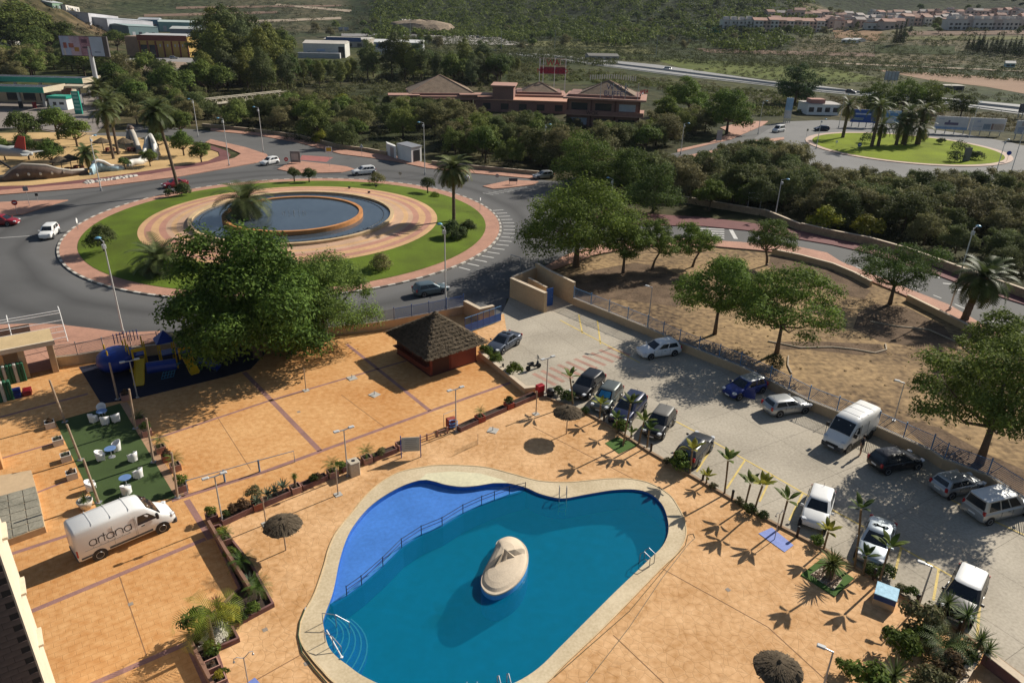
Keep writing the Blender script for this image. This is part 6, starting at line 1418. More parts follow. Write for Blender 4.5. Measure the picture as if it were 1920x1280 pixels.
PL=[('potted_cycad',cyc[0],900,789,.75,'sago palm in a red square pot below the lamp post pair',redpot,.25),('potted_cycad',cyc[1],688,866,.95,'sago palm in a pink pot right of the beige bin',pinkpot,.2),('potted_cycad',cyc[2],624,892,1.0,'sago palm in a pink pot left of the beige bin',pinkpot,.2),('potted_palm',fan,555,921,.45,'thin dry palm in a pink pot between the agaves and the bin',pinkpot,.75),('potted_bush',bushm[1],954,764,.8,'dark pointed cactus in a red pot on the trough',redpot,None),('potted_agave',agave,484,952,.8,'spiky plant in a terracotta pot at the leaning pole',terracotta,None),('empty_pot',bushm[3],752,840,.35,'pink pot with a dry plant beside the notice stand',pinkpot,None),('potted_cycad',cyc[0],302,846,.95,'sago palm in a pot at the right edge of the turf, upper one',pinkpot,.2),('potted_cycad',cyc[1],330,880,.95,'sago palm in a pot at the right edge of the turf, middle one',pinkpot,.2),('potted_bush',bushm[0],342,918,1.0,'leafy plant in a pot at the lower right corner of the turf',pinkpot,None),('potted_cycad',cyc[2],263,792,.8,'sago palm in a pot at the upper right of the turf',pinkpot,None),('potted_bush',bushm[1],276,815,.9,'low green plant in a trough between two sago palms by the turf',pinkpot,None),('potted_bush',bushm[3],314,862,.6,'dry plant in a pot between two sago palms by the turf',terracotta,None),('potted_bush',bushm[3],236,748,.6,'dry plant in a pot by the playground corner',pinkpot,None),('potted_bush',bushm[3],95,800,.45,'square white pot with dry stems at the upper left of the turf',whitepot,None),('potted_agave',agave,110,832,.45,'square white pot with a small agave, second down the left of the turf',whitepot,None),('potted_agave',agave,125,862,.4,'square white pot with a small agave, third down the left of the turf',whitepot,None),('potted_bush',bushm[3],136,895,.4,'square white pot, lowest on the left of the turf',whitepot,None),('potted_cycad',cyc[0],424,1018,.8,'sago palm in a pink trough below the corner lamp',pinkpot,.1),('empty_pot',bushm[3],400,1256,.25,'empty square pink pot at the bottom of the planter row',pinkpot,None),('potted_bush',bushm[2],412,1282,.5,'yellow plant in the lowest trough of the planter row',pinkpot,None),('potted_bush',bushm[0],398,975,.8,'light green shrub in a trough left of the corner lamp',tilepurple,None)]
for nm,me,px,py,s,lab,pm_,st_ in PL:plant(nm,me,at(px,py),s,lab,rz0,pot=(.34,.5,pm_),stem=st_,cat='potted plant')
t=empty('round_pot',at(162,952),0,'large round white pot with a spiky plant at the tail of the lettered van','potted plant')
MB().lathe([(.28,0),(.42,.35),(.5,.62),(.44,.62),(.4,.55)],18).build('pot',whitepot,t,True);link('foliage',yuccam,t,(0,0,.55),0,(.8,.8,.8))
TR=[((1003,744),(962,762),'dark trough nearest the red box, planted with low stumps'),((946,769),(906,786),'dark trough between the two red pots'),((893,793),(860,808),'dark trough just right of the double lamp'),((742,846),(698,863),'long trough with low growth between the pink pots'),((675,868),(640,884),'short trough behind the beige bin'),((612,897),(566,917),'trough with brown shrubs left of the sago palm'),((543,926),(493,948),'trough full of grey agaves'),((472,956),(415,983),'trough with red-brown plants near the corner lamp')]
for a_,b__,lab in TR:
 a,b=at(*a_),at(*b__);c=(a+b)/2;d=b-a;t=empty('planter_trough',c,math.atan2(d.y,d.x),lab,'planter');l=d.length/2
 MB().prism([(-l,-.28),(l,-.28),(l,.28),(-l,.28)],0,.42,[[(-l+.06,-.22),(l-.06,-.22),(l-.06,.22),(-l+.06,.22)]]).build('box',tilepurple,t);MB().flat([(-l+.06,-.22),(l-.06,-.22),(l-.06,.22),(-l+.06,.22)],.34).build('soil',soilpot,t)
for i,(px,py,me,s,lab)in enumerate(((532,922,agave,1.0,'grey agave, rightmost of three in the trough'),(516,930,agave,.9,'grey agave, middle of three in the trough'),(503,936,agave,.85,'grey agave, leftmost of three in the trough'),(478,940,bushm[4],1.1,'pale variegated shrub behind the leaning parasol pole'),(455,960,bushm[3],.9,'red-brown plant in the trough, right one'),(440,966,bushm[3],.8,'red-brown plant in the trough, left one'),(595,905,bushm[3],.7,'brown shrub in the trough near the bin'),(640,885,bushm[0],.8,'green shrub behind the lamp left of the bin'),(715,858,bushm[4],.7,'yellowish grass in the long trough'),(425,975,bushm[1],.6,'dark low plant beside the corner lamp'),(590,908,bushm[1],.7,'dark shrub in the trough left of the sago palm'))):
 plant('trough_plant',me,at(px,py),s,lab,i,.32)
BED=[(398,994),(412,990),(470,1062),(511,1137),(434,1178),(446,1202),(404,1220),(428,1292),(404,1292),(359,1204),(396,1160),(452,1108)]
bw=ats(BED);bo=at(430,1150)
bd=empty('planting_bed',bo,0,'long walled planting bed with white gravel between courtyard and pool deck','planting bed')
MB().flat([(p.x-bo.x,p.y-bo.y)for p in bw],.1).build('soil',soilpot,bd)
MB().strip([p-bo for p in bw],.1,.02,0,.3,True).build('edging',tilepurple,bd)
MB().strip([p-bo for p in ats([(394,992),(425,1045),(472,1118)])],.09,.09,0,.75).build('back_wall',mat('brown_wall',(.22,.12,.08),.85,.15,1),bd)
MB().strip([p-bo for p in ats([(355,1204),(378,1250),(402,1296)])],.09,.09,0,.6).build('back_wall',mat('brown_wall',(.22,.12,.08),.85,.15,1),bd)
q=rs(12);gv=MB()
for k in range(700):
 f_,g2_=q.uniform(0,1),q.uniform(0,1);a=at(402+40*f_-30*g2_,1215-38*f_-6*g2_+q.uniform(-7,7))-bo;s=q.uniform(.03,.08)
 gv.add([a+Vector((s,0,.1)),a+Vector((0,s,.1)),a+Vector((-s,0,.1)),a+Vector((0,-s,.1)),a+Vector((0,0,.1+s))],[(0,1,4),(1,2,4),(2,3,4),(3,0,4)])
gv.build('white_gravel',mat('white_stone',(.55,.52,.45),.8,.2,3),bd,kind='stuff')
fp_=empty('feather_palm',at(401,1213),0,'yellow-green feather palm arching over the courtyard from the gravel bed','palm tree')
link('trunk',palm_trunk(2.3,.13,.1),fp_);link('crown',frond_mesh('crown',rs(77),11,2.3,22,.62,(.14,.2,.025),(.30,.30,.05),0,(.1,1.25),1.9,.018),fp_,(0,0,2.2))
for i,(px,py,me,s,z,st_,lab)in enumerate(((456,1070,cyc[0],1.15,.1,.35,'dark sago palm in the bed, upper one'),(487,1125,cyc[1],1.15,.1,.55,'dark sago palm in the bed at the pool corner'),(468,1094,agave,.8,.1,None,'blue-grey agave between the two sago palms'),(378,1195,bushm[1],1.7,.1,.5,'broad-leaved umbrella shrub at the foot of the feather palm'),(432,1172,bushm[2],1.3,.1,.3,'yellow croton shrub right of the feather palm'),(412,1160,spikes('foliage',rs(640),30,.6,.03,(.13,.02,.03),(.22,.05,.06)),1.0,.1,.9,'dark red spiky plant above the croton'),(398,1228,bushm[0],1.0,.1,None,'low green shrub in front of the gravel'),(476,1150,bushm[0],.9,.1,None,'green shrub at the deck side of the bed corner'),(430,1045,bushm[0],.8,.1,None,'small light green plant at the wall, above the sago palm'),(416,1008,bushm[2],.8,.1,None,'yellow-green plant at the top of the bed'),(452,1168,bushm[1],.7,.1,None,'low dark plant along the deck edge of the bed'),(420,1270,bushm[0],.6,.1,None,'small plant beside the empty pink pot'))):
 plant('bed_plant',me,at(px,py),s,lab,i*1.1,z,st_)
def paddle(name,g,n,L,w_,stemL,cA,cB):
 Vs,F,T=[],[],[]
 for i in range(n):
  az=2.4*i+g.uniform(-.3,.3);e=1.5-.75*(i/n)**1.2;l=L*g.uniform(.8,1.1);side=np.array([-math.sin(az),math.cos(az),0]);p=np.zeros(3);base=len(Vs);c=np.array(cA)+(np.array(cB)-np.array(cA))*g.uniform(0,1)
  W_=[.02,.02,.75,1,.8,.04];S_=[stemL*.5,stemL*.5,l*.3,l*.3,l*.3,0]
  for k in range(6):
   d=np.array([math.cos(az)*math.cos(e),math.sin(az)*math.cos(e),math.sin(e)]);nrm=np.cross(side,d)
   Vs+=[p-side*w_*W_[k]+nrm*w_*W_[k]*.3,p,p+side*w_*W_[k]+nrm*w_*W_[k]*.3];T+=[c,c*.85,c];p=p+d*S_[k];e-=.16+.1*k*.6
  for k in range(5):F+=[(base+3*k,base+3*k+1,base+3*k+4,base+3*k+3),(base+3*k+1,base+3*k+2,base+3*k+5,base+3*k+4)]
 return np_mesh(name,np.array(Vs),np.array(F),FROND,np.array(T))
pad=[paddle('crown',rs(700+s),7+s,1.0,.19,.45,*(((.05,.085,.02),(.14,.18,.035)),((.035,.06,.018),(.09,.125,.028)),((.14,.16,.02),(.28,.27,.04)))[s])for s in range(3)]
SP=[(1074,758,692,0,'tall paddle-leaved palm at the front of the black car'),(1124,786,742,2,'yellowish paddle palm in front of the grey-green hatchback'),(1156,812,770,0,'short paddle palm before the dark estate'),(1168,836,745,1,'tall paddle palm standing in the little turf square'),(1183,822,796,0,'low paddle plant right of the turf square'),(1197,834,775,0,'paddle palm between the dark estate and the black hatchback'),(1213,838,788,1,'paddle palm before the dusty-roofed hatchback'),(1293,889,828,2,'yellow-green paddle palm behind the dark crossover'),(1324,908,876,2,'small yellowish paddle palm beside the yellow bay line'),(1358,927,850,0,'tall bent paddle palm between two empty bays'),(1396,952,892,0,'paddle palm, left one of a close pair'),(1413,962,888,2,'paddle palm, right one of a close pair'),(1463,990,922,0,'paddle palm beside the outdoor shower'),(1544,1030,978,2,'yellow-headed paddle palm in front of the white hatchback'),(1602,1064,945,1,'dark tall paddle palm left of the silver car'),(1648,1092,1010,0,'wide paddle palm hiding the nose of the silver car'),(1618,1078,1030,1,'dark short paddle palm among the border bushes')]
for i,(px,py,ty,k,lab)in enumerate(SP):
 b_=at(px,py);h=max(.5,height_to(b_,ty+16));ln=(i*37%11-5)*.03*h
 t=empty('paddle_palm',b_,i*1.3,lab,'palm tree','paddle palms along the car park border')
 MB().tube([(0,0,0),(ln*.4,0,h*.5),(ln,0,h)],[.075,.06,.07],8).build('trunk',mat('stem_brown',(.17,.12,.065),.9,.25,6,.01),t)
 s=.55+.22*h;s=min(.95,s*.92);link('crown',pad[k],t,(ln,0,h-.1),0,(s,s,s))
bl=empty('bollard',(0,0,0),0,None,'bollard','dark bollards along the car park border')
MB().tube([(0,0,0),(0,0,.72)],.085,10).build('post',mat('bollard_brown',(.05,.035,.025),.8,.2,3),bl);MB().lathe([(.1,.7),(.1,.8),(.05,.86)],10).build('cap',black,bl)
for i,(px,py,lab)in enumerate(((1220,848,'dark bollard before the dusty-roofed hatchback'),(1317,902,'dark bollard near the yellow-green paddle palm'),(1372,937,'dark bollard between two paddle palms'),(1494,1006,'dark bollard at the nose of the white hatchback'),(1637,1086,'dark bollard left of the blue-topped cabinet'),(1717,1135,'dark bollard right of the blue-topped cabinet'),(1795,1186,'dark bollard at the end of the border by the bushes'),(1132,790,'dark bollard in front of the grey-green hatchback'),(943,697,'dark bollard beside the clipped orange bushes'))):
 c=bl if i==0 else copy_tree(bl);place(c,at(px,py),0,lab)
q=rs(44)
LB=[(1046,740,1,0,1.1,'green bush at the end of the trough row by the lamp'),(1063,752,1,0,1.3,'green bush at the nose of the black car'),(1163,810,0,0,1.4,'bright green shrub before the dark estate'),(1274,880,0,0,1.9,'bright green ball shrub behind the dark crossover'),(912,668,0,0,1.5,'clipped orange bush at the hut corner, first in the row'),(930,682,0,0,1.5,'clipped orange bush in the middle of the hut row'),(962,705,0,0,1.7,'clipped orange bush beside the parked scooter'),(1097,775,1,0,.8,'small dark bush by the black car'),(1337,915,4,0,.6,'sparse shrub on the kerb beside the small yellowish palm'),(1385,945,4,0,.7,'sparse shrub left of the palm pair'),(1405,962,1,0,1.0,'dark shrub between the close palm pair'),(1430,972,1,0,.8,'dark shrub right of the close palm pair'),(1531,1022,0,0,1.0,'small shrub in front of the white hatchback'),(1632,1078,1,0,1.0,'dark bush at the nose of the silver car'),(1662,1080,1,0,1.1,'leafy shrub leaning over the blue-topped cabinet'),(1688,1108,4,0,.7,'thin shrub behind the blue-topped cabinet'),(1706,1118,0,0,.9,'thin shrub right of the blue-topped cabinet'),(1250,868,4,0,.6,'sparse shrub on the kerb left of the ball shrub'),(1688,1226,0,0,2.0,'large bright bush at the lower right of the deck'),(1625,1300,0,0,2.4,'bright bush at the bottom edge of the photo'),(1725,1182,4,0,2.2,'dry twiggy bush beside the last bollard'),(1768,1262,3,0,1.8,'brown dry bush beneath the large sago palm'),(1740,1295,4,0,1.9,'pale dry bush at the bottom right'),(1720,1205,0,0,1.5,'green bush between the large bush and the sago palm'),(1800,1240,1,0,1.6,'dark green bush at the end of the border'),(1585,1262,0,0,1.1,'small bush tip at the lamp near the bottom')]
for i,(px,py,k,z,s,lab)in enumerate(LB):plant('border_bush',bushm[k],at(px,py),s,lab,i*.9,z,cat='bush')
bigcyc=frond_mesh('foliage',rs(660),40,1.5,14,.3,(.03,.05,.016),(.085,.115,.035),.2,(-.5,1.2),1.0,.022)
plant('large_cycad',bigcyc,at(1762,1232),1.1,'largest dark sago palm among the bushes at the lower right',0,0,.5)
for i,(px,py,st_,s,lab)in enumerate(((1765,1165,1.3,1.1,'yucca head rising before the white-roofed dark car, left one'),(1800,1192,1.4,1.2,'yucca with a cream flower beside the white-roofed dark car'),(1828,1228,1.0,1.1,'yucca at the right end of the border bed'),(1672,1285,.6,1.4,'spiky yucca at the bottom, right of the bright bush'),(1845,1240,.8,.9,'small yucca over the white line at the right'))):
 plant('yucca',yuccam,at(px,py),s,lab,i,0,st_)
turfm=mat('turf_bright',(.055,.11,.02),.95,.2,.8,.01,fine=30)
sheet('turf_square',[(1134,831),(1157,819),(1197,834),(1161,851)],.03,turfm)
def square_bed():
 P_=ats([(1501,1078),(1541,1047),(1601,1085),(1565,1119)]);c=sum(P_,Vector())/4;t=empty('gravel_square',c,0,'square bed with turf border and pebbles round a stout palm','planting bed')
 I_=ats([(1518,1078),(1544,1060),(1580,1086),(1562,1108)])
 MB().prism([(p.x-c.x,p.y-c.y)for p in P_],0,.07,[[(p.x-c.x,p.y-c.y)for p in I_]]).build('turf_border',turfm,t);MB().flat([(p.x-c.x,p.y-c.y)for p in I_],.03).build('gravel',mat('gravel_pale',(.42,.36,.28),.9,.3,5,.02),t)
 q=rs(15);gv=MB()
 for k in range(380):
  u,v=q.uniform(.04,.96),q.uniform(.04,.96);a=I_[0]*(1-u)*(1-v)+I_[1]*u*(1-v)+I_[2]*u*v+I_[3]*(1-u)*v-c;s=q.uniform(.03,.09);r_=(a-(at(1554,1082)-c)).length
  gv.add([a+Vector((s,0,.02)),a+Vector((0,s,.02)),a+Vector((-s,0,.02)),a+Vector((0,-s,.02)),a+Vector((0,0,.03+s))],[(0,1,4),(1,2,4),(2,3,4),(3,0,4)])
 gv.build('pebbles',mat('pebble_brown',(.24,.17,.12),.85,.4,2),t,kind='stuff')
square_bed()
t=empty('stout_palm',at(1554,1083),0,'stout short-trunked palm in the gravel square','palm tree')
link('trunk',palm_trunk(1.25,.24,.2),t);link('crown',fan,t,(0,0,1.0),0,(1.45,1.45,1.25))
um=empty('thatched_parasol',(0,0,0),0,None,'parasol','thatched parasols on the pool deck')
MB().tube([(0,0,0),(0,0,2.3)],.045,8).build('pole',woodpole,um)
q=rs(21);b=MB();n=40;vs_=[];prof=[(0,2.42),(.35,2.33),(.75,2.16),(1.1,1.96),(1.16,1.9)]
for r_,z in prof:vs_+=[(r_*math.cos(2*PI*k/n)*(1+(.035*q.normal()if r_>1 else 0)),r_*math.sin(2*PI*k/n)*(1+(.035*q.normal()if r_>1 else 0)),z+.02*q.normal())for k in range(n)]
b.add(vs_,[(i*n+k,i*n+(k+1)%n,(i+1)*n+(k+1)%n,(i+1)*n+k)[::-1]for i in range(len(prof)-1)for k in range(n)]);b.build('canopy',thatch,um)
rv,rf=[],[]
for k in range(420):
 a=q.uniform(0,2*PI);r0_=q.uniform(.05,.85);r1_=min(1.24,r0_+q.uniform(.3,.5));zf=lambda r_:2.43-.12*r_-.27*r_*r_+.015
 A,B=Vector((r0_*math.cos(a),r0_*math.sin(a),zf(r0_))),Vector((r1_*math.cos(a+q.uniform(-.04,.04)),r1_*math.sin(a),zf(r1_)+.02));wisp(A,B,.02,.012)
m_=MB();m_.v=[tuple(p)for p in rv];m_.f=rf;m_.build('straw',thatch,um,kind='stuff')
MB().lathe([(.12,2.4),(.1,2.5),(.03,2.56)],10).build('top_knot',thatch,um)
for k in range(6):MB().tube([(0,0,2.05),(1.05*math.cos(k*PI/3),1.05*math.sin(k*PI/3),1.93)],.018,5).build('rib',woodpole,um)
for i,(px,py,lab)in enumerate(((1062,813,'thatched parasol near the car park border, casting a round shadow'),(536,1031,'thatched parasol left of the pool'),(1446,1306,'thatched parasol at the bottom of the deck'))):c=um if i==0 else copy_tree(um);place(c,at(px,py),i,lab)
fo=empty('parasol_pole',(0,0,0),0,None,'pole','bare parasol poles')
MB().tube([(0,0,0),(0,0,2.15)],.045,8).build('shaft',woodpole,fo);MB().box((0,0,.02),(.5,.5,.04),R(36)).build('base_plate',mat('base_concrete',(.40,.38,.34),.9,.1,2),fo)
for i,(px,py,lab)in enumerate(((1005,776,'bare parasol pole near the red box'),(634,927,'bare parasol pole in front of the beige bin'),(499,982,'bare parasol pole in front of the agave trough'),(574,732,'bare pole on a grey base in the courtyard by the big tree'))):c=fo if i==0 else copy_tree(fo);place(c,at(px,py),0,lab)
fb=empty('ground_socket',(0,0,0),0,None,'socket','empty parasol sockets')
MB().bbox((0,0,0),(.8,.8,.05),.02,R(36)).build('slab',mat('base_concrete',(.40,.38,.34),.9,.1,2),fb);MB().tube([(0,0,.05),(0,0,.38)],.035,8).build('socket',steel,fb)
for i,(px,py,lab)in enumerate(((660,709,'empty grey parasol socket slab at the edge of the hut shadow, left one'),(702,740,'empty grey parasol socket slab in front of the hut shadow'),(924,807,'empty grey parasol socket slab on the deck above the pool'))):c=fb if i==0 else copy_tree(fb);place(c,at(px,py),.3*i,lab)
def dlamp(base,row,label,double=True,rz=R(36),tilt=0.0):
 b_=at(*base);h=max(2.6,height_to(b_,row));t=empty('courtyard_lamp',b_,rz,label,'lamp post','low lamps round the courtyard and car park')
 MB().tube([(0,0,0),(0,0,h)],[.055,.04],8).build('post',mat('lamp_grey',(.38,.37,.35),.5,.1,3),t)
 MB().tube([(-.42 if double else-.04,0,h+.05*double),(0,0,h),(.45,0,h+.05)],.045,6).build('arm',steel,t)
 for s in((-1,1)if double else(1,)):MB().bbox((s*.55,0,h+.03),(.42,.24,.1),.03).build('head',mat('lamp_shell',(.5,.51,.5),.4,.05,3),t);MB().box((s*.55,0,h+.02),(.34,.18,.02)).build('lens',lampm,t)
 MB().box((0,0,.02),(.25,.25,.04)).build('foot_plate',steel,t)
for a in(((855,809),730,'double lamp post beside the red and blue clutter at the trough'),((652,892),806,'double lamp post left of the beige bin'),((418,982),893,'double lamp post at the corner of the planter row'),((1024,737),672,'double lamp post next to the red box'),((258,745),677,'double lamp post at the edge of the playground')):dlamp(*a)
for a in(((1213,628),539,'single lamp post on the car park wall near the white hatchback'),((1676,788),718,'leaning lamp post in the dry park beyond the high-roof van'),((1722,1137),1062,'lamp post between the cabinet and the last parked car'),((1538,1306),1222,'lamp post at the bottom of the deck')):dlamp(a[0],a[1],a[2],False,R(150))
def rlamp(base,row,label,rz=0.0,double=False):
 b_=at(*base);h=height_to(b_,row);t=empty('street_lamp',b_,rz,label,'street lamp','tall street lamps')
 MB().tube([(0,0,0),(0,0,h*.5),(0,0,h)],[.1,.08,.055],8).build('post',mat('lamp_pale',(.60,.59,.56),.5,.08,3),t)
 MB().tube([(0,0,h-.1),(.5,0,h+.1),(.9,0,h+.12)],.035,6).build('arm',steel,t)
 MB().lathe([(.02,.18),(.2,.13),(.32,.02),(.3,0),(.05,-.02)][::-1],12,(1.0,0,h+.06)).build('head',mat('lamp_blue',(.12,.32,.46),.35,.1,3),t,True)
 MB().bbox((.12,0,h-.75),(.35,.3,.4),.03).build('flood_box',mat('lamp_shell',(.5,.51,.5),.4,.05,3),t);MB().tube([(0,0,0),(0,0,.5)],.16,8).build('foot',steel,t)
for a in(((232,627),452,'tall street lamp with a blue head on the pavement by the entrance pavilion',2.5),((836,580),426,'tall street lamp with a blue head behind the thatched hut',2.2),((797,328),230,'tall street lamp by the white transformer hut',3.6),((1780,582),428,'tall street lamp on the pavement of the right road',.6),((1453,408),337,'street lamp behind the stone wall bend of the right road',0),((1146,380),336,'street lamp with a blue head in front of the dark trees',2.5),((1020,300),234,'street lamp at the second exit, above the advert panel',0),((1276,290),232,'street lamp with two arms by the road to the grassy roundabout',0),((1421,252),190,'street lamp at the end of the road to the grassy roundabout',0),((1817,258),192,'street lamp between the two white hoardings',.5),((1868,322),263,'street lamp at the right rim of the grassy roundabout, left one',.5),((1896,322),243,'street lamp at the right rim of the grassy roundabout, right one',.5),((1530,279),224,'street lamp at the left rim of the grassy roundabout',0),((1572,240),178,'street lamp behind the lone palm of the grassy roundabout',0),((430,312),223,'street lamp at the red path tip of the sandy park',3),((372,257),187,'street lamp at the top left road bend',3),((494,286),202,'street lamp at the inner bend of the top exit',3),((190,358),257,'street lamp on the pavement below the sandy park',1.2)):rlamp(*a)
def sign(base,row,label,shape,m,rz=-1.57,s=.35,name='traffic_sign',back=None):
 b_=at(*base);h=max(1.6,height_to(b_,row));t=empty(name,b_,rz,label,'sign');MB().tube([(0,0,0),(0,0,h)],.035,6).build('post',steel,t)
 n={'round':20,'tri':3,'box':4}[shape];a0={'round':0,'tri':PI/2,'box':PI/4}[shape]
 ax=(Vector((0,1,0)),Vector((0,0,1)),Vector((1,0,0)));pr=[(s*math.cos(a0+2*PI*k/n),s*math.sin(a0+2*PI*k/n))for k in range(n)]
 b=MB();b.add([(0.04,x,h-s+y)for x,y in pr]+[(.07,x,h-s+y)for x,y in pr],[tuple(range(n))[::-1],tuple(range(n,2*n))]+[(k,(k+1)%n,n+(k+1)%n,n+k)for k in range(n)]);b.build('plate',m,t)
 if back:
  k_=.62;b=MB();b.add([(.075,x*k_,h-s+y*(k_ if shape!='round' else.22))for x,y in pr],[tuple(range(n))]);b.build('symbol',back,t)
 return t
sred=mat('sign_red',(.42,.02,.02),.5,0);sblue=mat('sign_blue',(.02,.06,.3),.5,0);swhite=mat('sign_white',(.7,.7,.7),.5,0);sgrey=mat('sign_grey_back',(.3,.3,.31),.5,0,metal=.4)
for base,row,lab,sh,m_,rz,s,bk in(((147,432),409,'round sign on the left kerb of the roundabout','round',swhite,.3,.38,None),((900,397),370,'white marker sign on the right kerb of the roundabout','box',swhite,-.3,.3,None),((751,343),322,'small sign on the back kerb of the roundabout','round',sgrey,-1.5,.3,None),((538,313),295,'red no-entry sign on the traffic island','round',sred,-1.5,.4,swhite),((679,294),270,'triangular give-way sign on the pavement at the top exit','tri',swhite,-1.5,.5,sgrey),((33,402),375,'red no-entry sign on the left island','round',sred,-1.2,.4,swhite),((56,387),348,'grey direction sign behind the left island','box',sgrey,-1.2,.5,None),((1407,246),228,'red round sign at the road to the grassy roundabout','round',sred,-1.5,.45,swhite),((1512,256),241,'grey sign at the left rim of the grassy roundabout','box',sgrey,-1.3,.4,None),((1887,304),283,'blue round sign at the right rim of the grassy roundabout','round',sblue,-1.9,.5,None),((1567,275),264,'small white sign on the grass of the far roundabout','box',swhite,-1.6,.4,None),((1610,280),271,'blue-edged sign half hidden on the far roundabout','round',sblue,-1.6,.5,swhite),((932,343),326,'round sign at the back right pavement','round',sgrey,-1.6,.35,None),((72,380),368,'small dark sign on the left island','box',black,-1.2,.3,None)):
 sign(base,row,lab,sh,m_,rz,s,back=bk)
t=sign((619,314),273,'yellow and white advertising panel on the traffic island','box',swhite,-1.5,.9,'advert_panel');MB().box((.075,0,height_to(at(619,314),273)-.75),(.02,1.0,.75)).build('yellow_print',mat('print_yellow',(.55,.33,.02),.6,.1,2),t)
def totem(px,py,w_,h,rz,lab,m_,z0=.6,name='advert_panel',prints=()):
 t=empty(name,at(px,py),rz,lab,'sign')
 for s in(-1,1):MB().box((0,s*w_*.42,(z0+h)/2),(.08,.08,z0+h)).build('leg',steel,t)
 MB().box((.09,0,z0+h/2),(.1,w_,h)).build('panel',m_,t)
 for y0,y1,a,b_,pm_ in prints:MB().box((.147,(y0+y1)/2*w_,z0+(a+b_)/2*h),(.014,(y1-y0)*w_,(b_-a)*h)).build('print',pm_,t)
 return t
totem(555,307,2.0,2.2,-1.5,'grey advertising box on the traffic island',mat('advert_grey',(.2,.19,.18),.6,.4,1),.3,prints=((-.4,.3,.2,.8,mat('advert_pale',(.4,.38,.34),.6,.2,2)),))
totem(1412,397,2.6,1.1,-1.45,'small white two-legged sign board before the thicket',white,2.2,prints=((-.4,.4,.6,.75,sgrey),))
totem(1008,302,1.9,2.6,-.9,'back of a grey advertising panel at the second exit',sgrey,1.6)
totem(962,347,1.6,.6,-1.5,'low dark table-like sign on the small island',mat('dark_table',(.09,.09,.1),.7,.1,2),.7,'island_sign')
totem(1347,266,1.6,2.6,-1.2,'grey advertising box by the road to the grassy roundabout',sgrey,.3)
totem(1810,303,1.6,3.2,-1.6,'grey rectangular post on the grassy roundabout',mat('monolith',(.14,.145,.15),.7,.1,1),.0,'stone_post')
tg=empty('shade_frame',at(975,520),0,'small grey goal-shaped frame standing beside the enclosure wall','frame')
MB().tube([(0,0,0),(0,0,2.6),(-1.2,.6,2.7),(-1.2,.6,1.6)],.05,6).build('tube',steel,tg)
ts=MB();ttr=empty('transformer_hut',at(760,300),0,'white flat-roofed hut with a dark opening beside the ring road','hut')
o_=at(760,300);a,b,c=at(772,306)-o_,at(791,302)-o_,at(745,298)-o_;d=b+c-a
MB().prism([(p.x,p.y)for p in(a,b,d,c)],-.1,3.1).build('wall',mat('white_render',(.66,.66,.63),.8,.08,.6),ttr);MB().prism([((p.x)*1.06,(p.y)*1.06)for p in(a,b,d,c)],3.1,3.25).build('roof',sgrey,ttr)
e=(b-a);n_=Vector((e.y,-e.x,0)).normalized();MB().box(a+e*.5+n_*.03+Vector((0,0,1.35)),(e.length*.62,.06,2.3),ax=(e.normalized(),n_,Vector((0,0,1)))).build('opening',black,ttr)
a2,c2=at(744,299)-o_,at(727,292)-o_;d2=c2-a2;k_=(d-a).normalized()*2.5;MB().prism([(p.x,p.y)for p in(a2,a2+k_,c2+k_,c2)],-.1,2.6).build('annex',mat('white_render',(.66,.66,.63),.8,.08,.6),ttr)
MB().box((a2+c2)/2+Vector((.05,-.05,1.2)),(d2.length*.4,.1,2.0),ax=(d2.normalized(),Vector((-d2.y,d2.x,0)).normalized(),Vector((0,0,1)))).build('annex_door',sgrey,ttr)
rl=empty('pool_railing',at(800,1000),0,'dark two-bar railing between the shallow and deep sides of the pool','railing')
o_=at(800,1000);pts=ats(DIV[:-1]);b=MB()
for z in(.32,.52):b.tube([p-o_+Vector((0,0,z))for p in pts],.022,6)
for z in(.32,.52):pass
rail1=MB().tube([p-o_+Vector((0,0,.52))for p in pts],.022,6);rail1.build('rail',mat('railing_dark',(.03,.04,.07),.5,.1,3),rl);MB().tube([p-o_+Vector((0,0,.26))for p in pts],.018,6).build('rail',mat('railing_dark',(.03,.04,.07),.5,.1,3),rl)
for p in pts:MB().tube([p-o_+Vector((0,0,-.2)),p-o_+Vector((0,0,.58))],.03,6).build('post',mat('railing_dark',(.03,.04,.07),.5,.1,3),rl)
def ladder(px,py,into,label):
 p=at(px,py);d=(at(*into)-p);d.z=0;d.normalize();s=Vector((-d.y,d.x,0))*.25;t=empty('pool_ladder',p,0,label,'ladder','steel pool ladders')
 for k in(-1,1):MB().tube([s*k-d*.35+Vector((0,0,.03)),s*k-d*.33+Vector((0,0,.75)),s*k+d*.12+Vector((0,0,.9)),s*k+d*.38+Vector((0,0,.6)),s*k+d*.38+Vector((0,0,-1.2))],.028,8).build('rail',chrome,t)
 for z in(-.9,-.55,-.2):MB().box(d*.38+Vector((0,0,z)),(.5,.1,.03),ax=(s.normalized(),d,Vector((0,0,1)))).build('step',chrome,t)
ladder(1055,932,(1055,960),'steel ladder at the upper pool edge');ladder(1213,1054,(1190,1040),'steel ladder at the right pool edge');ladder(885,1306,(885,1280),'steel ladder at the bottom pool edge, left one');ladder(945,1292,(938,1270),'steel ladder at the bottom pool edge, right one')
def handrail(a,b,label):
 p,q_=at(*a),at(*b);t=empty('step_handrail',p,0,label,'handrail');d=q_-p
 MB().tube([Vector((0,0,0)),Vector((0,0,.75)),d*.5+Vector((0,0,.7)),d+Vector((0,0,.25)),d+Vector((0,0,-.6))],.026,7).build('rail',chrome,t);MB().tube([d*.5+Vector((0,0,.7)),d*.5+Vector((0,0,-.4))],.024,6).build('post',chrome,t)
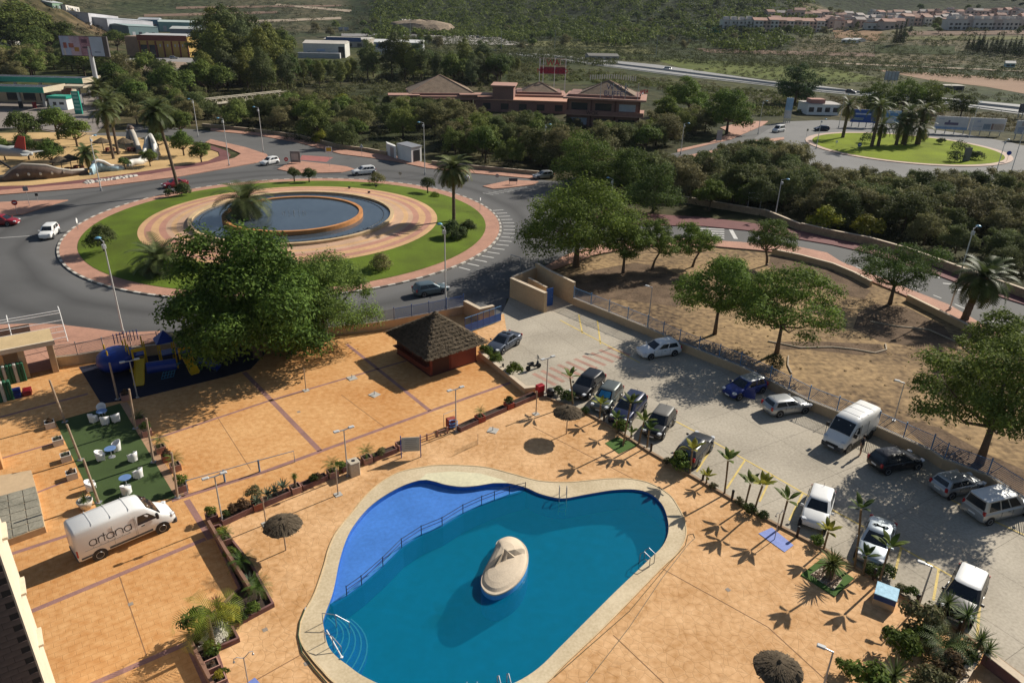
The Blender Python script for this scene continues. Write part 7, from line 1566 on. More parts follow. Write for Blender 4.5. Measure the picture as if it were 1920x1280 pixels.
handrail((606,1168),(655,1172),'upper steel handrail of the corner pool steps');handrail((610,1204),(640,1218),'lower steel handrail of the corner pool steps')
t=empty('skimmer_pole',at(612,1180,.1),0,'white pole lying slanted over the corner pool steps','pole');d=at(641,1231,.1)-at(612,1180,.1);MB().tube([Vector((0,0,.0)),d],.035,8).build('shaft',white,t);MB().box(d,(.12,.12,.06)).build('tip',white,t)
t=empty('outdoor_shower',at(467,1290),.6,'thin two-headed outdoor shower at the bottom of the planter row','shower')
MB().tube([(0,0,0),(0,0,2.1)],.03,7).build('pole',steel,t)
for s in(-1,1):MB().tube([(0,0,2.05),(s*.3,0,2.3),(s*.45,0,2.25),(s*.45,0,2.1)],.02,6).build('arm',steel,t);MB().lathe([(.06,2.05),(.05,2.11),(.02,2.13)],10,(s*.45,0,0)).build('rose',steel,t)
t=empty('outdoor_shower',at(1452,1011),.6,'outdoor shower with two hooked arms on the blue mat','shower')
MB().tube([(0,0,0),(0,0,2.1)],.03,7).build('pole',steel,t)
for s in(-1,1):MB().tube([(0,0,2.05),(s*.25,0,2.25),(s*.4,0,2.2),(s*.4,0,2.05)],.02,6).build('arm',steel,t);MB().lathe([(.06,2.0),(.05,2.06),(.02,2.08)],10,(s*.4,0,0)).build('rose',steel,t)
bt=mat('blue_tiles',(.16,.22,.52),.5,.15,3);sheet('shower_tiles',[(1422,1000),(1447,989),(1488,1022),(1471,1035)],.03,bt);sheet('shower_tiles',[(460,1282),(478,1270),(505,1300),(480,1310)],.03,bt)
cb=empty('blue_cabinet',at(1657,1128),R(-32),'small square cabinet with blue sides and a pale blue tiled top','cabinet')
MB().bbox((0,0,0),(1.15,1.15,.42),.02).build('plinth',wallcream,cb);MB().bbox((0,0,.42),(1.15,1.15,.36),.01).build('sides',mat('cabinet_blue',(.02,.06,.2),.5,.1,2),cb);MB().bbox((0,0,.782),(1.19,1.19,.05),.01).build('top',mat('cabinet_top',(.22,.42,.55),.5,.3,5,tone=(.12,.3,.42)),cb)
bn_=empty('litter_bin',at(664,888),R(36),'square beige pebble litter bin beside the planter row','bin');bm=mat('pebble_beige',(.46,.40,.31),.9,.2,8,.01)
MB().bbox((0,0,0),(.72,.72,1.05),.05).build('body',bm,bn_);MB().bbox((0,0,1.053),(.76,.76,.08),.03).build('lid',bm,bn_);MB().lathe([(.02,1.134),(.14,1.136),(.15,1.14)],12).build('hole',black,bn_)
nb=empty('notice_stand',at(771,857),R(8),'grey notice board on two dark legs beside the planter row','notice board')
for s in(-1,1):MB().box((s*.72,0,.95),(.07,.07,1.9)).build('leg',sblue,nb)
MB().box((0,0,1.15),(1.32,.05,1.2)).build('board',mat('notice_grey',(.33,.34,.31),.6,.1,2),nb)
for k in range(5):MB().box((0,-.028,1.55-k*.17),(.9-.1*(k%2),.008,.05)).build('text_line',mat('notice_ink',(.2,.2,.19),.7,0),nb)
pr=empty('low_railing',at(810,822),math.atan2(E1.y,E1.x),'low pinkish railing between the notice stand and the red clutter','railing')
MB().box((0,0,.45),(2.9,.06,.06)).build('rail',pinkpot,pr);MB().box((0,0,.2),(2.9,.05,.05)).build('rail',pinkpot,pr)
for x in(-1.4,-.45,.5,1.4):MB().box((x,0,.3),(.1,.1,.6)).build('post',pinkpot,pr)
cl=empty('cleaning_cart',at(848,803),.5,'red box with coiled blue hose and mop frame at the foot of the lamp','cart')
MB().bbox((0,.2,.1),(.75,.55,.75),.04).build('box',redpot,cl);MB().tube([(.35*math.cos(k*.7),-.25+.2*math.sin(k*.7),.2+.03*k)for k in range(24)],.04,6).build('hose',mat('hose_blue',(.06,.2,.45),.5,.1,3),cl);MB().tube([(-.6,.3,0),(-.6,.3,1.3),(.5,.5,1.35),(.5,.5,0)],.025,6).build('frame',steel,cl)
rbx=empty('red_box',at(1012,742),R(36),'bright red box on a short dark post at the end of the trough row','box');MB().bbox((0,0,.55),(.7,.5,.55),.03).build('case',mat('bright_red',(.38,.015,.025),.5,.08,2),rbx);MB().box((0,0,.28),(.6,.4,.54)).build('stand',rustred,rbx)
lt=empty('round_bin',at(1032,742),0,'dark round bin beside the red box','bin');MB().lathe([(.3,0),(.36,.3),(.34,.62),(.2,.72)],14).build('drum',black,lt);MB().lathe([(.36,.28),(.375,.32),(.36,.36)],14).build('hoop',greybump,lt)
gl=empty('goal_barrier',at(352,922),0,'low blue and grey barrier rail along the purple band of the courtyard','barrier');o_=at(352,922)
P_=[at(*p)-o_ for p in((352,923),(422,903),(487,884),(553,866))]
MB().tube([P_[0]+Vector((0,0,0)),P_[0]+Vector((0,0,.95))]+[p+Vector((0,0,.97))for p in P_]+[P_[-1]+Vector((0,0,0))],.03,7).build('rail',mat('barrier_grey',(.2,.24,.3),.5,.1,2),gl)
for p in P_[1:3]:MB().box(p+Vector((0,0,.5)),(.1,.1,1.0)).build('post',mat('barrier_blue',(.09,.17,.27),.5,.1,2),gl)
nt_=empty('small_net',at(853,853),0,'low beige net panel standing on the deck above the pool','net');d=at(896,833)-at(853,853)
b=MB()
for k in range(19):b.tube([d*(k/18),d*(k/18)+Vector((0,0,.42))],.009,4)
for k in range(5):b.tube([Vector((0,0,.42*k/4)),d+Vector((0,0,.42*k/4))],.009,4)
b.build('mesh',mat('net_cord',(.3,.22,.12),.9,.1,3),nt_,kind='stuff');MB().tube([d,d+Vector((0,0,.95))],.02,5).build('post',woodpole,nt_)
hs=empty('garden_hose',at(1180,1120),0,'thin dark hose lying along the right pool coping','hose');o_=at(1180,1120)
MB().tube([at(x,y,.02)-o_ for x,y in((1040,1268),(1100,1215),(1180,1145),(1255,1055),(1285,1022),(1290,1002),(1300,1000),(1303,1008),(1290,1020),(1240,1085),(1180,1175),(1100,1278))],.02,5).build('tube',mat('hose_dark',(.12,.10,.05),.6,.1,2),hs);MB().tube([at(1100,1278,.02)-o_,at(1098,1281,.03)-o_],.03,6).build('nozzle',steel,hs)
hs=empty('garden_hose',at(572,1150),0,'dark green hose along the left pool coping','hose');o_=at(572,1150)
MB().tube([at(x,y,.06)-o_ for x,y in((571,1143),(562,1165),(559,1190),(566,1222),(590,1254),(622,1290))],.035,6).build('tube',mat('hose_green',(.03,.06,.03),.6,.1,2),hs);MB().tube([at(571,1143,.06)-o_,at(573,1138,.06)-o_],.04,6).build('nozzle',steel,hs)
cw=wallrun('corner_wall','low cream corner wall at the bottom right of the car park',[(1830,1232),(1800,1285),(1780,1330)],.5,.18,wallpale);wallrun('corner_wall','dark stepped wall edge at the bottom right corner',[(1842,1240),(1905,1290),(1960,1340)],.7,.2,tilepurple)
def letters(body,size,m,parent,loc,rz,name='lettering',align='CENTER',tilt=PI/2):
 cu=bpy.data.curves.new('txt','FONT');cu.body=body;cu.size=size;cu.extrude=.06;cu.align_x=align;cu.resolution_u=3
 o=bpy.data.objects.new('txt',cu);col.objects.link(o);dg=bpy.context.evaluated_depsgraph_get();dg.update()
 me=bpy.data.meshes.new_from_object(o.evaluated_get(dg));bpy.data.objects.remove(o);bpy.data.curves.remove(cu);me.name=name
 me.materials.clear();me.materials.append(m);k=link(name,me,parent,loc);k.rotation_euler=(tilt,0,rz);return k
pinkw=mat('salmon_render',(.235,.13,.105),.85,.15,.3);pinks=mat('salmon_slab',(.38,.215,.165),.85,.1,.3);tileb=mat('brown_roof_tile',(.20,.145,.10),.9,.3,.8,.05,fine=5)
wing_=mat('window_dark',(.03,.035,.045),.15,0,spec=.6);paleglass=mat('window_pale',(.35,.38,.42),.3,.1,1)
def frame(p0,p1):
 d=(p1-p0).normalized();n=Vector((d.y,-d.x,0));return d,n
def block(parent,o,d,n,x0,x1,y0,y1,z0,z1,m,nm):
 c=o+d*((x0+x1)/2)-n*((y0+y1)/2)+Vector((0,0,(z0+z1)/2));return MB().box(c,(x1-x0,y1-y0,z1-z0),ax=(d,-n,Vector((0,0,1)))).build(nm,m,parent)
def pyramid(parent,o,d,n,x0,x1,y0,y1,z0,z1,m,nm='roof'):
 P_=[o+d*x-n*y+Vector((0,0,z0))for x,y in((x0,y0),(x1,y0),(x1,y1),(x0,y1))];a=o+d*((x0+x1)/2)-n*((y0+y1)/2)+Vector((0,0,z1))
 r_=MB().add(P_+[a],[(0,1,4),(1,2,4),(2,3,4),(3,0,4),(3,2,1,0)]).build(nm,m,parent)
 for p in P_:MB().tube([p,a],.16,5).build('hip_ridge',mat('ridge_tile',(.26,.17,.12),.9,.2,1),r_)
 return r_
def rest(label,p0,p1,depth,floors,roofz,pz0,px_,slabs=True):
 a,b=at(*p0),at(*p1);d,n=frame(a,b);L=(b-a).length;t=empty('restaurant_building',a,0,label,'building');o=Vector((0,0,0));H=floors*3.9
 block(t,o,d,n,0,L,0,depth,-.5,H,pinkw,'wall');block(t,o,d,n,-1.2,L+1.6,-1.6,depth+1,H,H+.45,pinks,'roof_slab');block(t,o,d,n,0,L,.3,depth,H+.45,H+1.1,pinkw,'parapet')
 pyramid(t,o,d,n,L*px_[0],L*px_[1],.8,depth-.4,H+.9,roofz,tileb)
 k=max(3,int(L/5))
 for f_ in range(floors):
  for i in range(k):
   x=(i+.5)*L/k;block(t,o,d,n,x-L/k*.34,x+L/k*.34,-.06,.02,f_*3.9+1.1,f_*3.9+2.9,wing_ if(i+f_)%3 else paleglass,'window')
  for i in range(k+1):block(t,o,d,n,i*L/k-.2,i*L/k+.2,-.22,-.0,f_*3.9,f_*3.9+3.6,mat('dark_pilaster',(.13,.06,.05),.85,.1,1),'pilaster')
  for i in range(3):y=(i+.5)*depth/3;block(t,o,d,n,L-.02,L+.06,y-1.3,y+1.3,f_*3.9+1.0,f_*3.9+3.0,wing_,'side_window')
 if floors>1:
  block(t,o,d,n,-.5,L+1.2,-1.5,depth,3.75,4.0,pinks,'balcony_slab');block(t,o,d,n,-.5,L+1.2,-1.5,-1.4,4.0,4.95,mat('balcony_panel',(.27,.14,.11),.8,.15,.5),'balcony_panel')
 return t,d,n,L,H
w3,d3,n3,L3,H3=rest('right-hand two-storey restaurant pavilion with balcony and WOK BUFFET rooftop letters',(1062,240),(1195,247),13,2,12.2,8,(.12,.95))
bluet=mat('letter_blue',(.07,.08,.18),.6,0);lwhite=mat('letter_white',(.6,.58,.52),.6,0);lred=mat('letter_red',(.40,.02,.05),.6,0)
r3=math.atan2(d3.y,d3.x)
letters('W O K',1.9,bluet,w3,d3*L3*.68+n3*.5+Vector((0,0,H3+2.7)),r3);letters('BUFFET',1.9,bluet,w3,d3*L3*.66+n3*.5+Vector((0,0,H3+1.1)),r3)
letters('WOK',1.35,mat('letter_brown',(.07,.045,.04),.7,0),w3,d3*L3*.36+n3*1.58+Vector((0,0,3.98)),r3)
b=MB()
for k in range(20):b.box(d3*(L3*(.25+.034*k))-n3*11+Vector((0,0,H3+5.1-.05*abs(k-10))),(.3,.1,1.2))
b.build('roof_letter_frames',lwhite,w3,kind='stuff')
for k in range(4):MB().tube([d3*(L3*(.45+.17*k))+n3*.6+Vector((0,0,H3+.4)),d3*(L3*(.45+.17*k))+n3*.6+Vector((0,0,H3+4.6))],.08,5).build('sign_post',steel,w3)
block(w3,Vector((0,0,0)),d3,n3,L3+.3,L3+.6,2,9,H3+1.5,H3+1.7,steel,'sign_frame');letters('AREA',1.5,lred,w3,d3*(L3+.7)-n3*6+Vector((0,0,H3+1.4)),r3+.9)
w2,d2_,n2,L2,H2=rest('middle restaurant pavilion with a dark pyramid roof under the red rooftop sign',(968,203),(1052,205),12,1,7.6,5,(.1,.95))
r2_=math.atan2(d2_.y,d2_.x)
sg_=empty('rooftop_sign',at(1035,196),r2_,'large red lettered sign on white posts above the middle restaurant pavilion','sign')
hS=height_to(at(1035,196),110)
for x in(-4.6,-3.4,.4,4):MB().tube([(x,0,3.5),(x,0,hS)],.13,6).build('post',white,sg_)
for z in(hS,hS-2.4,hS-4.8):MB().box((-.3,0,z),(9.0,.14,.14)).build('frame_rail',mat('frame_pink',(.45,.3,.27),.7,.1,1),sg_)
for x,m_ in((-3.6,sgrey),(2.9,mat('frame_pink',(.45,.3,.27),.7,.1,1))):MB().tube([(x-.8,-.1,hS-2),(x-.8,-.1,hS-.4),(x+.8,-.1,hS-.4),(x+.8,-.1,hS-2),(x-.8,-.1,hS-2)],.12,5).build('outline_letter',m_,sg_)
letters('WA',2.6,lred,sg_,(-.3,-.15,hS-2.2),0);letters('MANGE DO',1.95,lred,sg_,(-.3,-.15,hS-4.5),0)
MB().box((-.3,.05,hS-3.7),(9.0,.06,2.1)).build('backing',mat('sign_back_red',(.20,.03,.05),.7,.2,1),sg_)
w1,d1,n1,L1,H1=rest('left restaurant pavilion with a tiled pyramid roof and wide pink canopy slabs',(775,207),(885,207),18,1,9.6,6,(-.06,1.06))
for x0,x1,z in((-7.5,2,H1+.5),(L1-4,L1+7.5,H1+.7),(6,L1+3,H1-.5)):block(w1,Vector((0,0,0)),d1,n1,x0,x1,-2.5,3,z,z+.35,pinks,'canopy_slab')
lk=empty('restaurant_link',at(888,208),0,'low pink terrace block joining the left and middle restaurant pavilions','building');a,b_=at(888,208),at(1065,214);d,n=frame(a,b_);o=Vector((0,0,0));Lk=(b_-a).length
block(lk,o,d,n,0,Lk,0,12,-.5,3.4,pinkw,'wall');block(lk,o,d,n,-.4,Lk,-.5,12,3.4,3.7,mat('terrace_tile',(.52,.29,.2),.85,.1,.4),'terrace');block(lk,o,d,n,Lk*.2,Lk*.42,-.3,9,3.7,7.4,pinkw,'upper_room');block(lk,o,d,n,Lk*.18,Lk*.44,-.8,9.5,7.4,7.8,pinks,'upper_slab')
for k in range(5):block(lk,o,d,n,Lk*(.1+.19*k),Lk*(.18+.19*k),-.08,.02,.7,2.5,wing_,'window')
bb=empty('billboard',at(196,228),0,'big billboard of pale holiday pictures on a tall leaning-looking white pole','billboard');hb=height_to(at(196,228),106);ht=height_to(at(196,228),68);zc=(hb+ht)/2
MB().tube([(0,0,0),(-.0,0,zc)],[.65,.5],12).build('pole',mat('pole_white',(.55,.55,.55),.5,.1,.5),bb);fx=MB()
rzb=R(-4);e_=Vector((math.cos(rzb),math.sin(rzb),0));hh=(ht-hb)
MB().box((-1.2,0,zc),(12.6,.5,hh),rzb).build('panel',mat('board_frame',(.10,.09,.09),.7,.1,1),bb)
for x0,x1,m_ in((-6.1,-3.6,mat('print_sky',(.33,.38,.52),.6,.2,.5)),(-3.55,-.95,mat('print_lilac',(.43,.34,.42),.6,.2,.5)),(-.9,1.7,mat('print_sunset',(.34,.19,.24),.6,.4,.5)),(1.75,5.1,mat('print_pale_blue',(.40,.47,.58),.6,.1,.5))):MB().box(Vector((-1.2,0,zc))+e_*((x0+x1)/2)+Vector((0,-.28,0)),(x1-x0,.06,hh*.94),rzb).build('poster',m_,bb)
for x,z,w_,h_,m_ in((-4.9,.1,.9,1.3,(.3,.1,.08)),(-3.3,.1,1.3,1.0,(.32,.12,.09)),(-2.0,-.8,1.2,1.0,(.36,.2,.06)),(.3,1.2,1.6,.9,(.12,.06,.1)),(.6,-.3,2.0,.4,(.1,.07,.09)),(1.2,-1.4,.8,1.2,(.06,.2,.4)),(-5.3,-1.4,.5,1.6,(.5,.48,.46)),(3.4,-1.3,1.6,.3,(.2,.25,.35))):MB().box(Vector((-1.2,-.32,zc+z))+e_*x,(w_,.03,h_),rzb).build('print',mat('print_%d%d'%(x*10,z*10),m_,.6,.3,2),bb)
gsn=mat('station_green',(.02,.27,.20),.5,.1,.5);solar=mat('solar_panel',(.03,.022,.028),.25,.2,1)
ps=empty('petrol_station',at(30,205),0,'petrol station with two green-edged canopies and dark solar roof','building')
d,n=Vector((1,0,0)),Vector((0,-1,0));o=Vector((0,0,0))
for y0,z,x1 in((0,5.2,9),(24,5.4,7)):
 block(ps,o,d,n,-26,x1,y0,y0+11,z,z+.3,steel,'canopy_deck');block(ps,o,d,n,-26,x1+.1,y0-.15,y0,z-.6,z+.9,gsn,'fascia');block(ps,o,d,n,x1,x1+.15,y0,y0+11,z-.6,z+.9,mat('station_cream',(.5,.42,.3),.7,.1,.5),'fascia_end')
 for k in range(9):block(ps,o,d,n,x1-3.4-3.6*k,x1-.3-3.6*k,y0+1,y0+10,z+.32,z+.42+.01*(k%2),solar,'solar_panel')
 for x in(-18,-10,-2,5):block(ps,o,d,n,x,x+.7,y0+5,y0+5.7,0,z,steel,'pillar')
block(ps,o,d,n,-14,8,14,20,0,3.6,mat('shop_cream',(.45,.38,.28),.8,.1,.5),'shop')
for x in(-8,-1,3):block(ps,o,d,n,x,x+.9,3,3.6,0,1.7,P_red if x==3 else black,'fuel_pump')
for x in(-11,-6,-1,4):block(ps,o,d,n,x,x+3.6,13.9,14,.6,2.8,wing_,'shop_window')
t=empty('kiosk',at(112,206),0,'small white kiosk with a green roof edge beside the petrol station','kiosk');block(t,o,d,n,-2.6,2.4,0,4,0,3.0,white,'wall');block(t,o,d,n,-2.9,2.7,-.3,4.2,3,3.7,gsn,'roof');block(t,o,d,n,-1.5,-.6,-.04,.02,1.2,2.1,wing_,'window');block(t,o,d,n,.3,1.6,-.04,.02,1.4,2.1,wing_,'window')
t=empty('price_totem',at(148,214),0,'tall green price totem of the petrol station','sign');block(t,o,d,n,-1,1,0,.5,0,6,gsn,'panel')
for k in range(5):block(t,o,d,n,-.8,.8,-.03,.02,1+k,1.6+k,mat('totem_pale',(.25,.5,.42),.5,.1,1),'price_row')
t=empty('car_wash',at(158,200),0,'brown car wash frame with an arched grey tent roof right of the petrol station','building');block(t,o,d,n,-7,-6,2,6,0,5,pinkw,'side');block(t,o,d,n,-7.4,0,1.5,6.5,5,5.5,mat('shop_cream',(.45,.38,.28),.8,.1,.5),'beam');block(t,o,d,n,-3,-2.4,3,4,0,5,sgrey,'post')
MB().add([(x,y,2.6+1.6*math.sin(PI*k/8))for y in(0,8)for k,x in enumerate([j*.85 for j in range(9)])],[(k,k+1,10+k,9+k)for k in range(8)]).build('tent_roof',mat('tent_grey',(.36,.34,.29),.8,.1,.5),t)
for x in(0,6.8):MB().tube([(x,0,0),(x,0,2.7)],.1,5).build('tent_post',steel,t)
def shed(px0,px1,py,depth,rowtop,wall,roof,label,wins=0,wm=None,pitch=1.2,nm='warehouse'):
 a,b=hit(px0,py),hit(px1,py+(px1-px0)*.02);d,n=frame(a,b);L=(b-a).length;t=empty(nm,a,0,label,'building');o=Vector((0,0,0));h=max(2.5,height_to(a.lerp(b,.5),rowtop))
 block(t,o,d,n,0,L,0,depth,-3,h,wall,'wall')
 P_=[d*x-n*y+Vector((0,0,z))for x,y,z in((-.3,-.3,h+.02),(L+.3,-.3,h+.02),(L+.3,depth/2,h+pitch),(-.3,depth/2,h+pitch),(L+.3,depth+.3,h+.02),(-.3,depth+.3,h+.02))]
 MB().add(P_,[(0,1,2,3),(3,2,4,5),(1,4,2),(0,3,5)]).build('roof',roof,t)
 for k in range(wins):x=(k+.5)*L/wins;block(t,o,d,n,x-L/wins*.3,x+L/wins*.3,-.08,.02,h*.3,h*.72,wm or wing_,'window')
 return t,d,n,L,h
M=lambda nm,c:mat(nm,c,.8,.12,.1)
yb,d,n,L,h=shed(263,356,107,30,68,M('ochre_wall',(.40,.26,.07)),M('grey_roof',(.42,.42,.42)),'ochre and dark red showroom building with tall pilasters',0,None,.6,'showroom');o=Vector((0,0,0))
block(yb,o,d,n,-.1,L*.99,-.25,-.01,h*.78,h+.4,M('maroon_band',(.16,.045,.035)),'roof_band')
for k in range(7):x=L*(.02+.16*k);block(yb,o,d,n,x,x+.7,-.4,-.02,-1,h*.76,M('maroon_band',(.16,.045,.035)),'pilaster')
for x0,x1 in((.05,.19),(.22,.38)):block(yb,o,d,n,L*x0,L*x1,-.12,-.03,.2,h*.58,wing_,'window')
for k in range(7):x=L*(.43+.075*k);block(yb,o,d,n,x,x+.6,-.12,-.03,h*.5,h*.62,paleglass,'small_window')
block(yb,o,d,n,-L*.28,-.1,2,20,-1,h*.95,M('tan_wall',(.27,.19,.14)),'side_hall')
SH=[(358,396,99,26,76,(.40,.41,.43),(.45,.42,.38),'pale grey warehouse right of the ochre showroom'),(380,425,84,26,68,(.36,.33,.3),(.44,.4,.34),'long low warehouse behind the grey one'),(322,395,80,30,55,(.2,.22,.26),(.36,.38,.36),'dark grey shed with a pale roof in the estate'),(245,300,76,22,50,(.1,.16,.17),(.26,.34,.33),'green-grey shed with sky-light strips in the estate'),(205,290,62,26,38,(.33,.34,.37),(.38,.4,.42),'grey shed on the left of the estate, farther row'),(262,300,58,20,37,(.06,.17,.26),(.32,.34,.36),'blue-walled shed in the middle of the estate'),(300,370,60,26,42,(.16,.3,.3),(.36,.42,.4),'teal shed in the middle of the estate'),(372,420,58,24,44,(.4,.38,.35),(.52,.48,.42),'cream double-roofed shed at the right of the estate'),(170,225,50,24,28,(.38,.38,.4),(.45,.45,.46),'pale shed at the far left of the estate'),(100,120,18,14,6,(.22,.34,.24),(.4,.42,.42),'small green house on the hill slope'),(125,150,22,14,12,(.5,.47,.42),(.5,.44,.38),'white house beside the small green one'),(0,24,112,20,68,(.6,.58,.54),(.55,.52,.48),'white shed at the left edge under the pines'),(92,118,112,18,74,(.48,.37,.2),(.16,.1,.07),'cream and brown building left of the billboard')]
for x0,x1,py,dp,rt,wc,rc,lab in SH:
 t,d,n,L,h=shed(x0,x1,py,dp,rt,M('shed_%d'%x0,wc),M('shed_roof_%d'%x0,rc),lab)
 for k in range(4):block(t,o,d,n,L*(.1+.22*k),L*(.1+.22*k)+L*.1,-.1,.02,.5,h*.6,wing_ if k%2 else M('shed_door',(.3,.32,.35)),'door' if k%2 else 'window')
t,d,n,L,h=shed(570,648,108,22,82,M('white_wall',(.52,.51,.47)),M('pale_roof',(.45,.42,.37)),'white workshop with small blue-lettered sign',0);block(t,o,d,n,L*.32,L*.52,-.1,-.02,h*.45,h*.62,M('sign_pale_blue',(.35,.42,.55)),'sign_panel');block(t,o,d,n,L*.84,L*.98,-.1,.02,.3,h*.8,wing_,'door');block(t,o,d,n,-L*.1,L*.9,-6,-.2,-1,h*.38,M('grey_annex',(.38,.38,.38)),'annex')
for k in range(3):block(t,o,d,n,L*(.1+.25*k),L*(.15+.25*k),-.1,.02,h*.3,h*.4,wing_,'window')
t,d,n,L,h=shed(608,690,88,20,74,M('stone_wall_pale',(.36,.32,.27)),M('pale_roof',(.45,.42,.37)),'low stone-coloured hall with a blue sign band behind the workshop');block(t,o,d,n,L*.05,L*.85,-.15,-.02,h*.7,h*1.25,M('blue_band',(.05,.10,.24)),'sign_band')
for k in range(4):block(t,o,d,n,L*(.1+.22*k),L*(.2+.22*k),-.1,.02,.4,h*.5,wing_,'window')
t,d,n,L,h=shed(702,793,104,22,80,M('bluewhite_wall',(.42,.43,.45)),M('white_roof',(.55,.55,.54)),'grey-white building with dark blue band windows behind the slim trees',0)
for k in range(4):block(t,o,d,n,L*(.03+.25*k),L*(.17+.25*k),-.1,.02,h*.62,h*.92,M('blue_band',(.05,.10,.24)),'band_window')
t,d,n,L,h=shed(757,784,46,10,39,M('white_wall',(.52,.51,.47)),M('pale_roof',(.45,.42,.37)),'little white house on the rocky hump',3)
q=rs(61);hp=hit(790,62);V=[]
for k in range(2):pass
hm=MB();nn=18;vs_=[tuple(hp+Vector((38*r_*math.cos(2*PI*k/nn)*q.uniform(.8,1.15),20*r_*math.sin(2*PI*k/nn),z+q.uniform(-.8,.8))))for r_,z in((1.2,-4),(1,3),(.7,8),(.4,10.5),(.1,11))for k in range(nn)]
hm.add(vs_,[(i*nn+k,i*nn+(k+1)%nn,(i+1)*nn+(k+1)%nn,(i+1)*nn+k)for i in range(4)for k in range(nn)]).build('rocky_hump',mat('rock_tan',(.25,.19,.13),.95,.4,.08,.4,fine=6),kind='structure')
for px,lab in((640,'left'),(650,'right')):totem(px,66,4.2,3.6,-1.5,lab+' one of the two motorway direction panels behind the workshop',mat('sign_grey_blue',(.3,.33,.38),.5,.1,1),3.0,'direction_panel')
for px,py,lab in((940,96,'first'),(1040,92,'second'),(1230,104,'third'),(770,70,'fourth'),(715,60,'fifth'),(1130,80,'sixth')):
 p=hit(px,py);t=empty('power_pole',p,0,{'first':'thin pole at the left end of the highway','second':'thin pole above the red rooftop sign','third':'thin pole at the green meadow corner','fourth':'thin pole beside the rocky hump','fifth':'thin pole behind the motorway panels','sixth':'thin pole before the pine wood'}[lab],'pole');MB().tube([(0,0,0),(0,0,13)],[.2,.12],6).build('shaft',M('pole_grey',(.4,.4,.38)),t);MB().box((0,0,12.2),(2.4,.12,.12)).build('crossbar',steel,t)
wb_=empty('timber_walkway',at(395,212),0,'pale trussed timber walkway crossing the thicket at the left','walkway');a,b_=Vector((0,0,2.2)),at(540,194)-at(395,212)+Vector((0,0,2.2));d=(b_-a).normalized();L=(b_-a).length;n=Vector((d.y,-d.x,0));pw=M('timber_pale',(.45,.40,.31))
for y in(0,2.6):
 for z in(0,1.5):MB().tube([a-n*y+Vector((0,0,z)),b_-n*y+Vector((0,0,z))],.14,6).build('chord',pw,wb_)
 for k in range(16):MB().tube([a+d*(L*k/16)-n*y+Vector((0,0,1.5*(k%2))),a+d*(L*(k+1)/16)-n*y+Vector((0,0,1.5*((k+1)%2)))],.08,5).build('brace',pw,wb_)
MB().box((a+b_)/2-n*1.3,(L,2.6,.12),ax=(d,n,Vector((0,0,1)))).build('deck',pw,wb_)
for k in range(5):MB().tube([a+d*(L*(k+.5)/5)-n*1.3+Vector((0,0,-2.4)),a+d*(L*(k+.5)/5)-n*1.3],.25,6).build('pier',pw,wb_)
def hoard(x0,x1,py,rb,rt,lab,m_,prints):
 a,b=at(x0,py),at(x1,py+(x1-x0)*.05);d,n=frame(a,b);L=(b-a).length;t=empty('hoarding',a,0,lab,'billboard');m=a.lerp(b,.5);z0,z1=height_to(m,rb),height_to(m,rt)
 block(t,o,d,n,0,L,0,.3,z0,z1,m_,'panel')
 for k in range(4):block(t,o,d,n,L*(.08+.28*k),L*(.08+.28*k)+.2,.32,.55,0,z1,steel,'leg')
 for u0,u1,v0,v1,c in prints:block(t,o,d,n,L*u0,L*u1,-.03-.01*u0,-.001,z0+(z1-z0)*v0,z0+(z1-z0)*v1,mat('ad_%d_%d_%d'%(c[0]*99,c[1]*99,c[2]*99),c,.6,.3,.5),'print')
 return t
hoard(1592,1640,238,230,206,'deep blue hoarding with pale lettering behind the lone palm',mat('ad_blue',(.02,.08,.32),.5,.1,.3),((.15,.75,.6,.72,(.4,.45,.6)),(.1,.5,.3,.36,(.3,.38,.3)),(.1,.48,.2,.26,(.3,.38,.3)),(.85,.98,.45,.6,(.5,.45,.1))))
hoard(1648,1684,239,231,208,'blue and white hoarding between the palm stems',mat('ad_sky',(.22,.36,.52),.5,.2,.3),((.05,.7,.05,.4,(.55,.57,.6)),(.1,.9,.55,.8,(.08,.22,.42))))
hoard(1749,1810,250,243,219,'white hoarding with a dark sea rock picture, left of the pair',mat('ad_white',(.58,.57,.58),.5,.08,.5),((.28,.7,.35,.55,(.16,.14,.22)),(.0,1,.0,.2,(.25,.36,.52)),(.38,.44,.5,.72,(.16,.14,.22)),(.08,.25,.75,.85,(.4,.42,.48))))
hoard(1812,1879,253,246,222,'white hoarding with small pictures, right of the pair',mat('ad_white',(.58,.57,.58),.5,.08,.5),((.4,.6,.12,.55,(.25,.3,.36)),(.62,.68,.12,.6,(.3,.2,.17)),(.69,.97,.12,.6,(.46,.38,.32)),(.08,.36,.3,.38,(.42,.45,.5)),(.2,.3,.65,.82,(.4,.42,.5))))
hoard(1898,1945,262,252,227,'white hoarding cut by the right edge of the photo',mat('ad_white',(.58,.57,.58),.5,.08,.5),((.1,.6,.1,.5,(.35,.38,.45)),(.2,.35,.6,.9,(.4,.35,.33))))
hoard(1468,1481,230,222,184,'narrow slanted white and blue hoarding beside the very dark tree',mat('ad_sky',(.22,.36,.52),.5,.2,.3),((.0,1,.0,.4,(.5,.5,.5)),))
hoard(1655,1681,160,151,134,'grey sign of four upright plates by the highway',sgrey,tuple((.03+.25*k,.2+.25*k,.05,.95,(.4,.42,.44))for k in range(4)))
hoard(1906,1932,222,211,195,'back of a dark billboard at the right edge above the highway',mat('board_frame',(.10,.09,.09),.7,.1,1),((.05,.95,.1,.9,(.13,.13,.14)),))
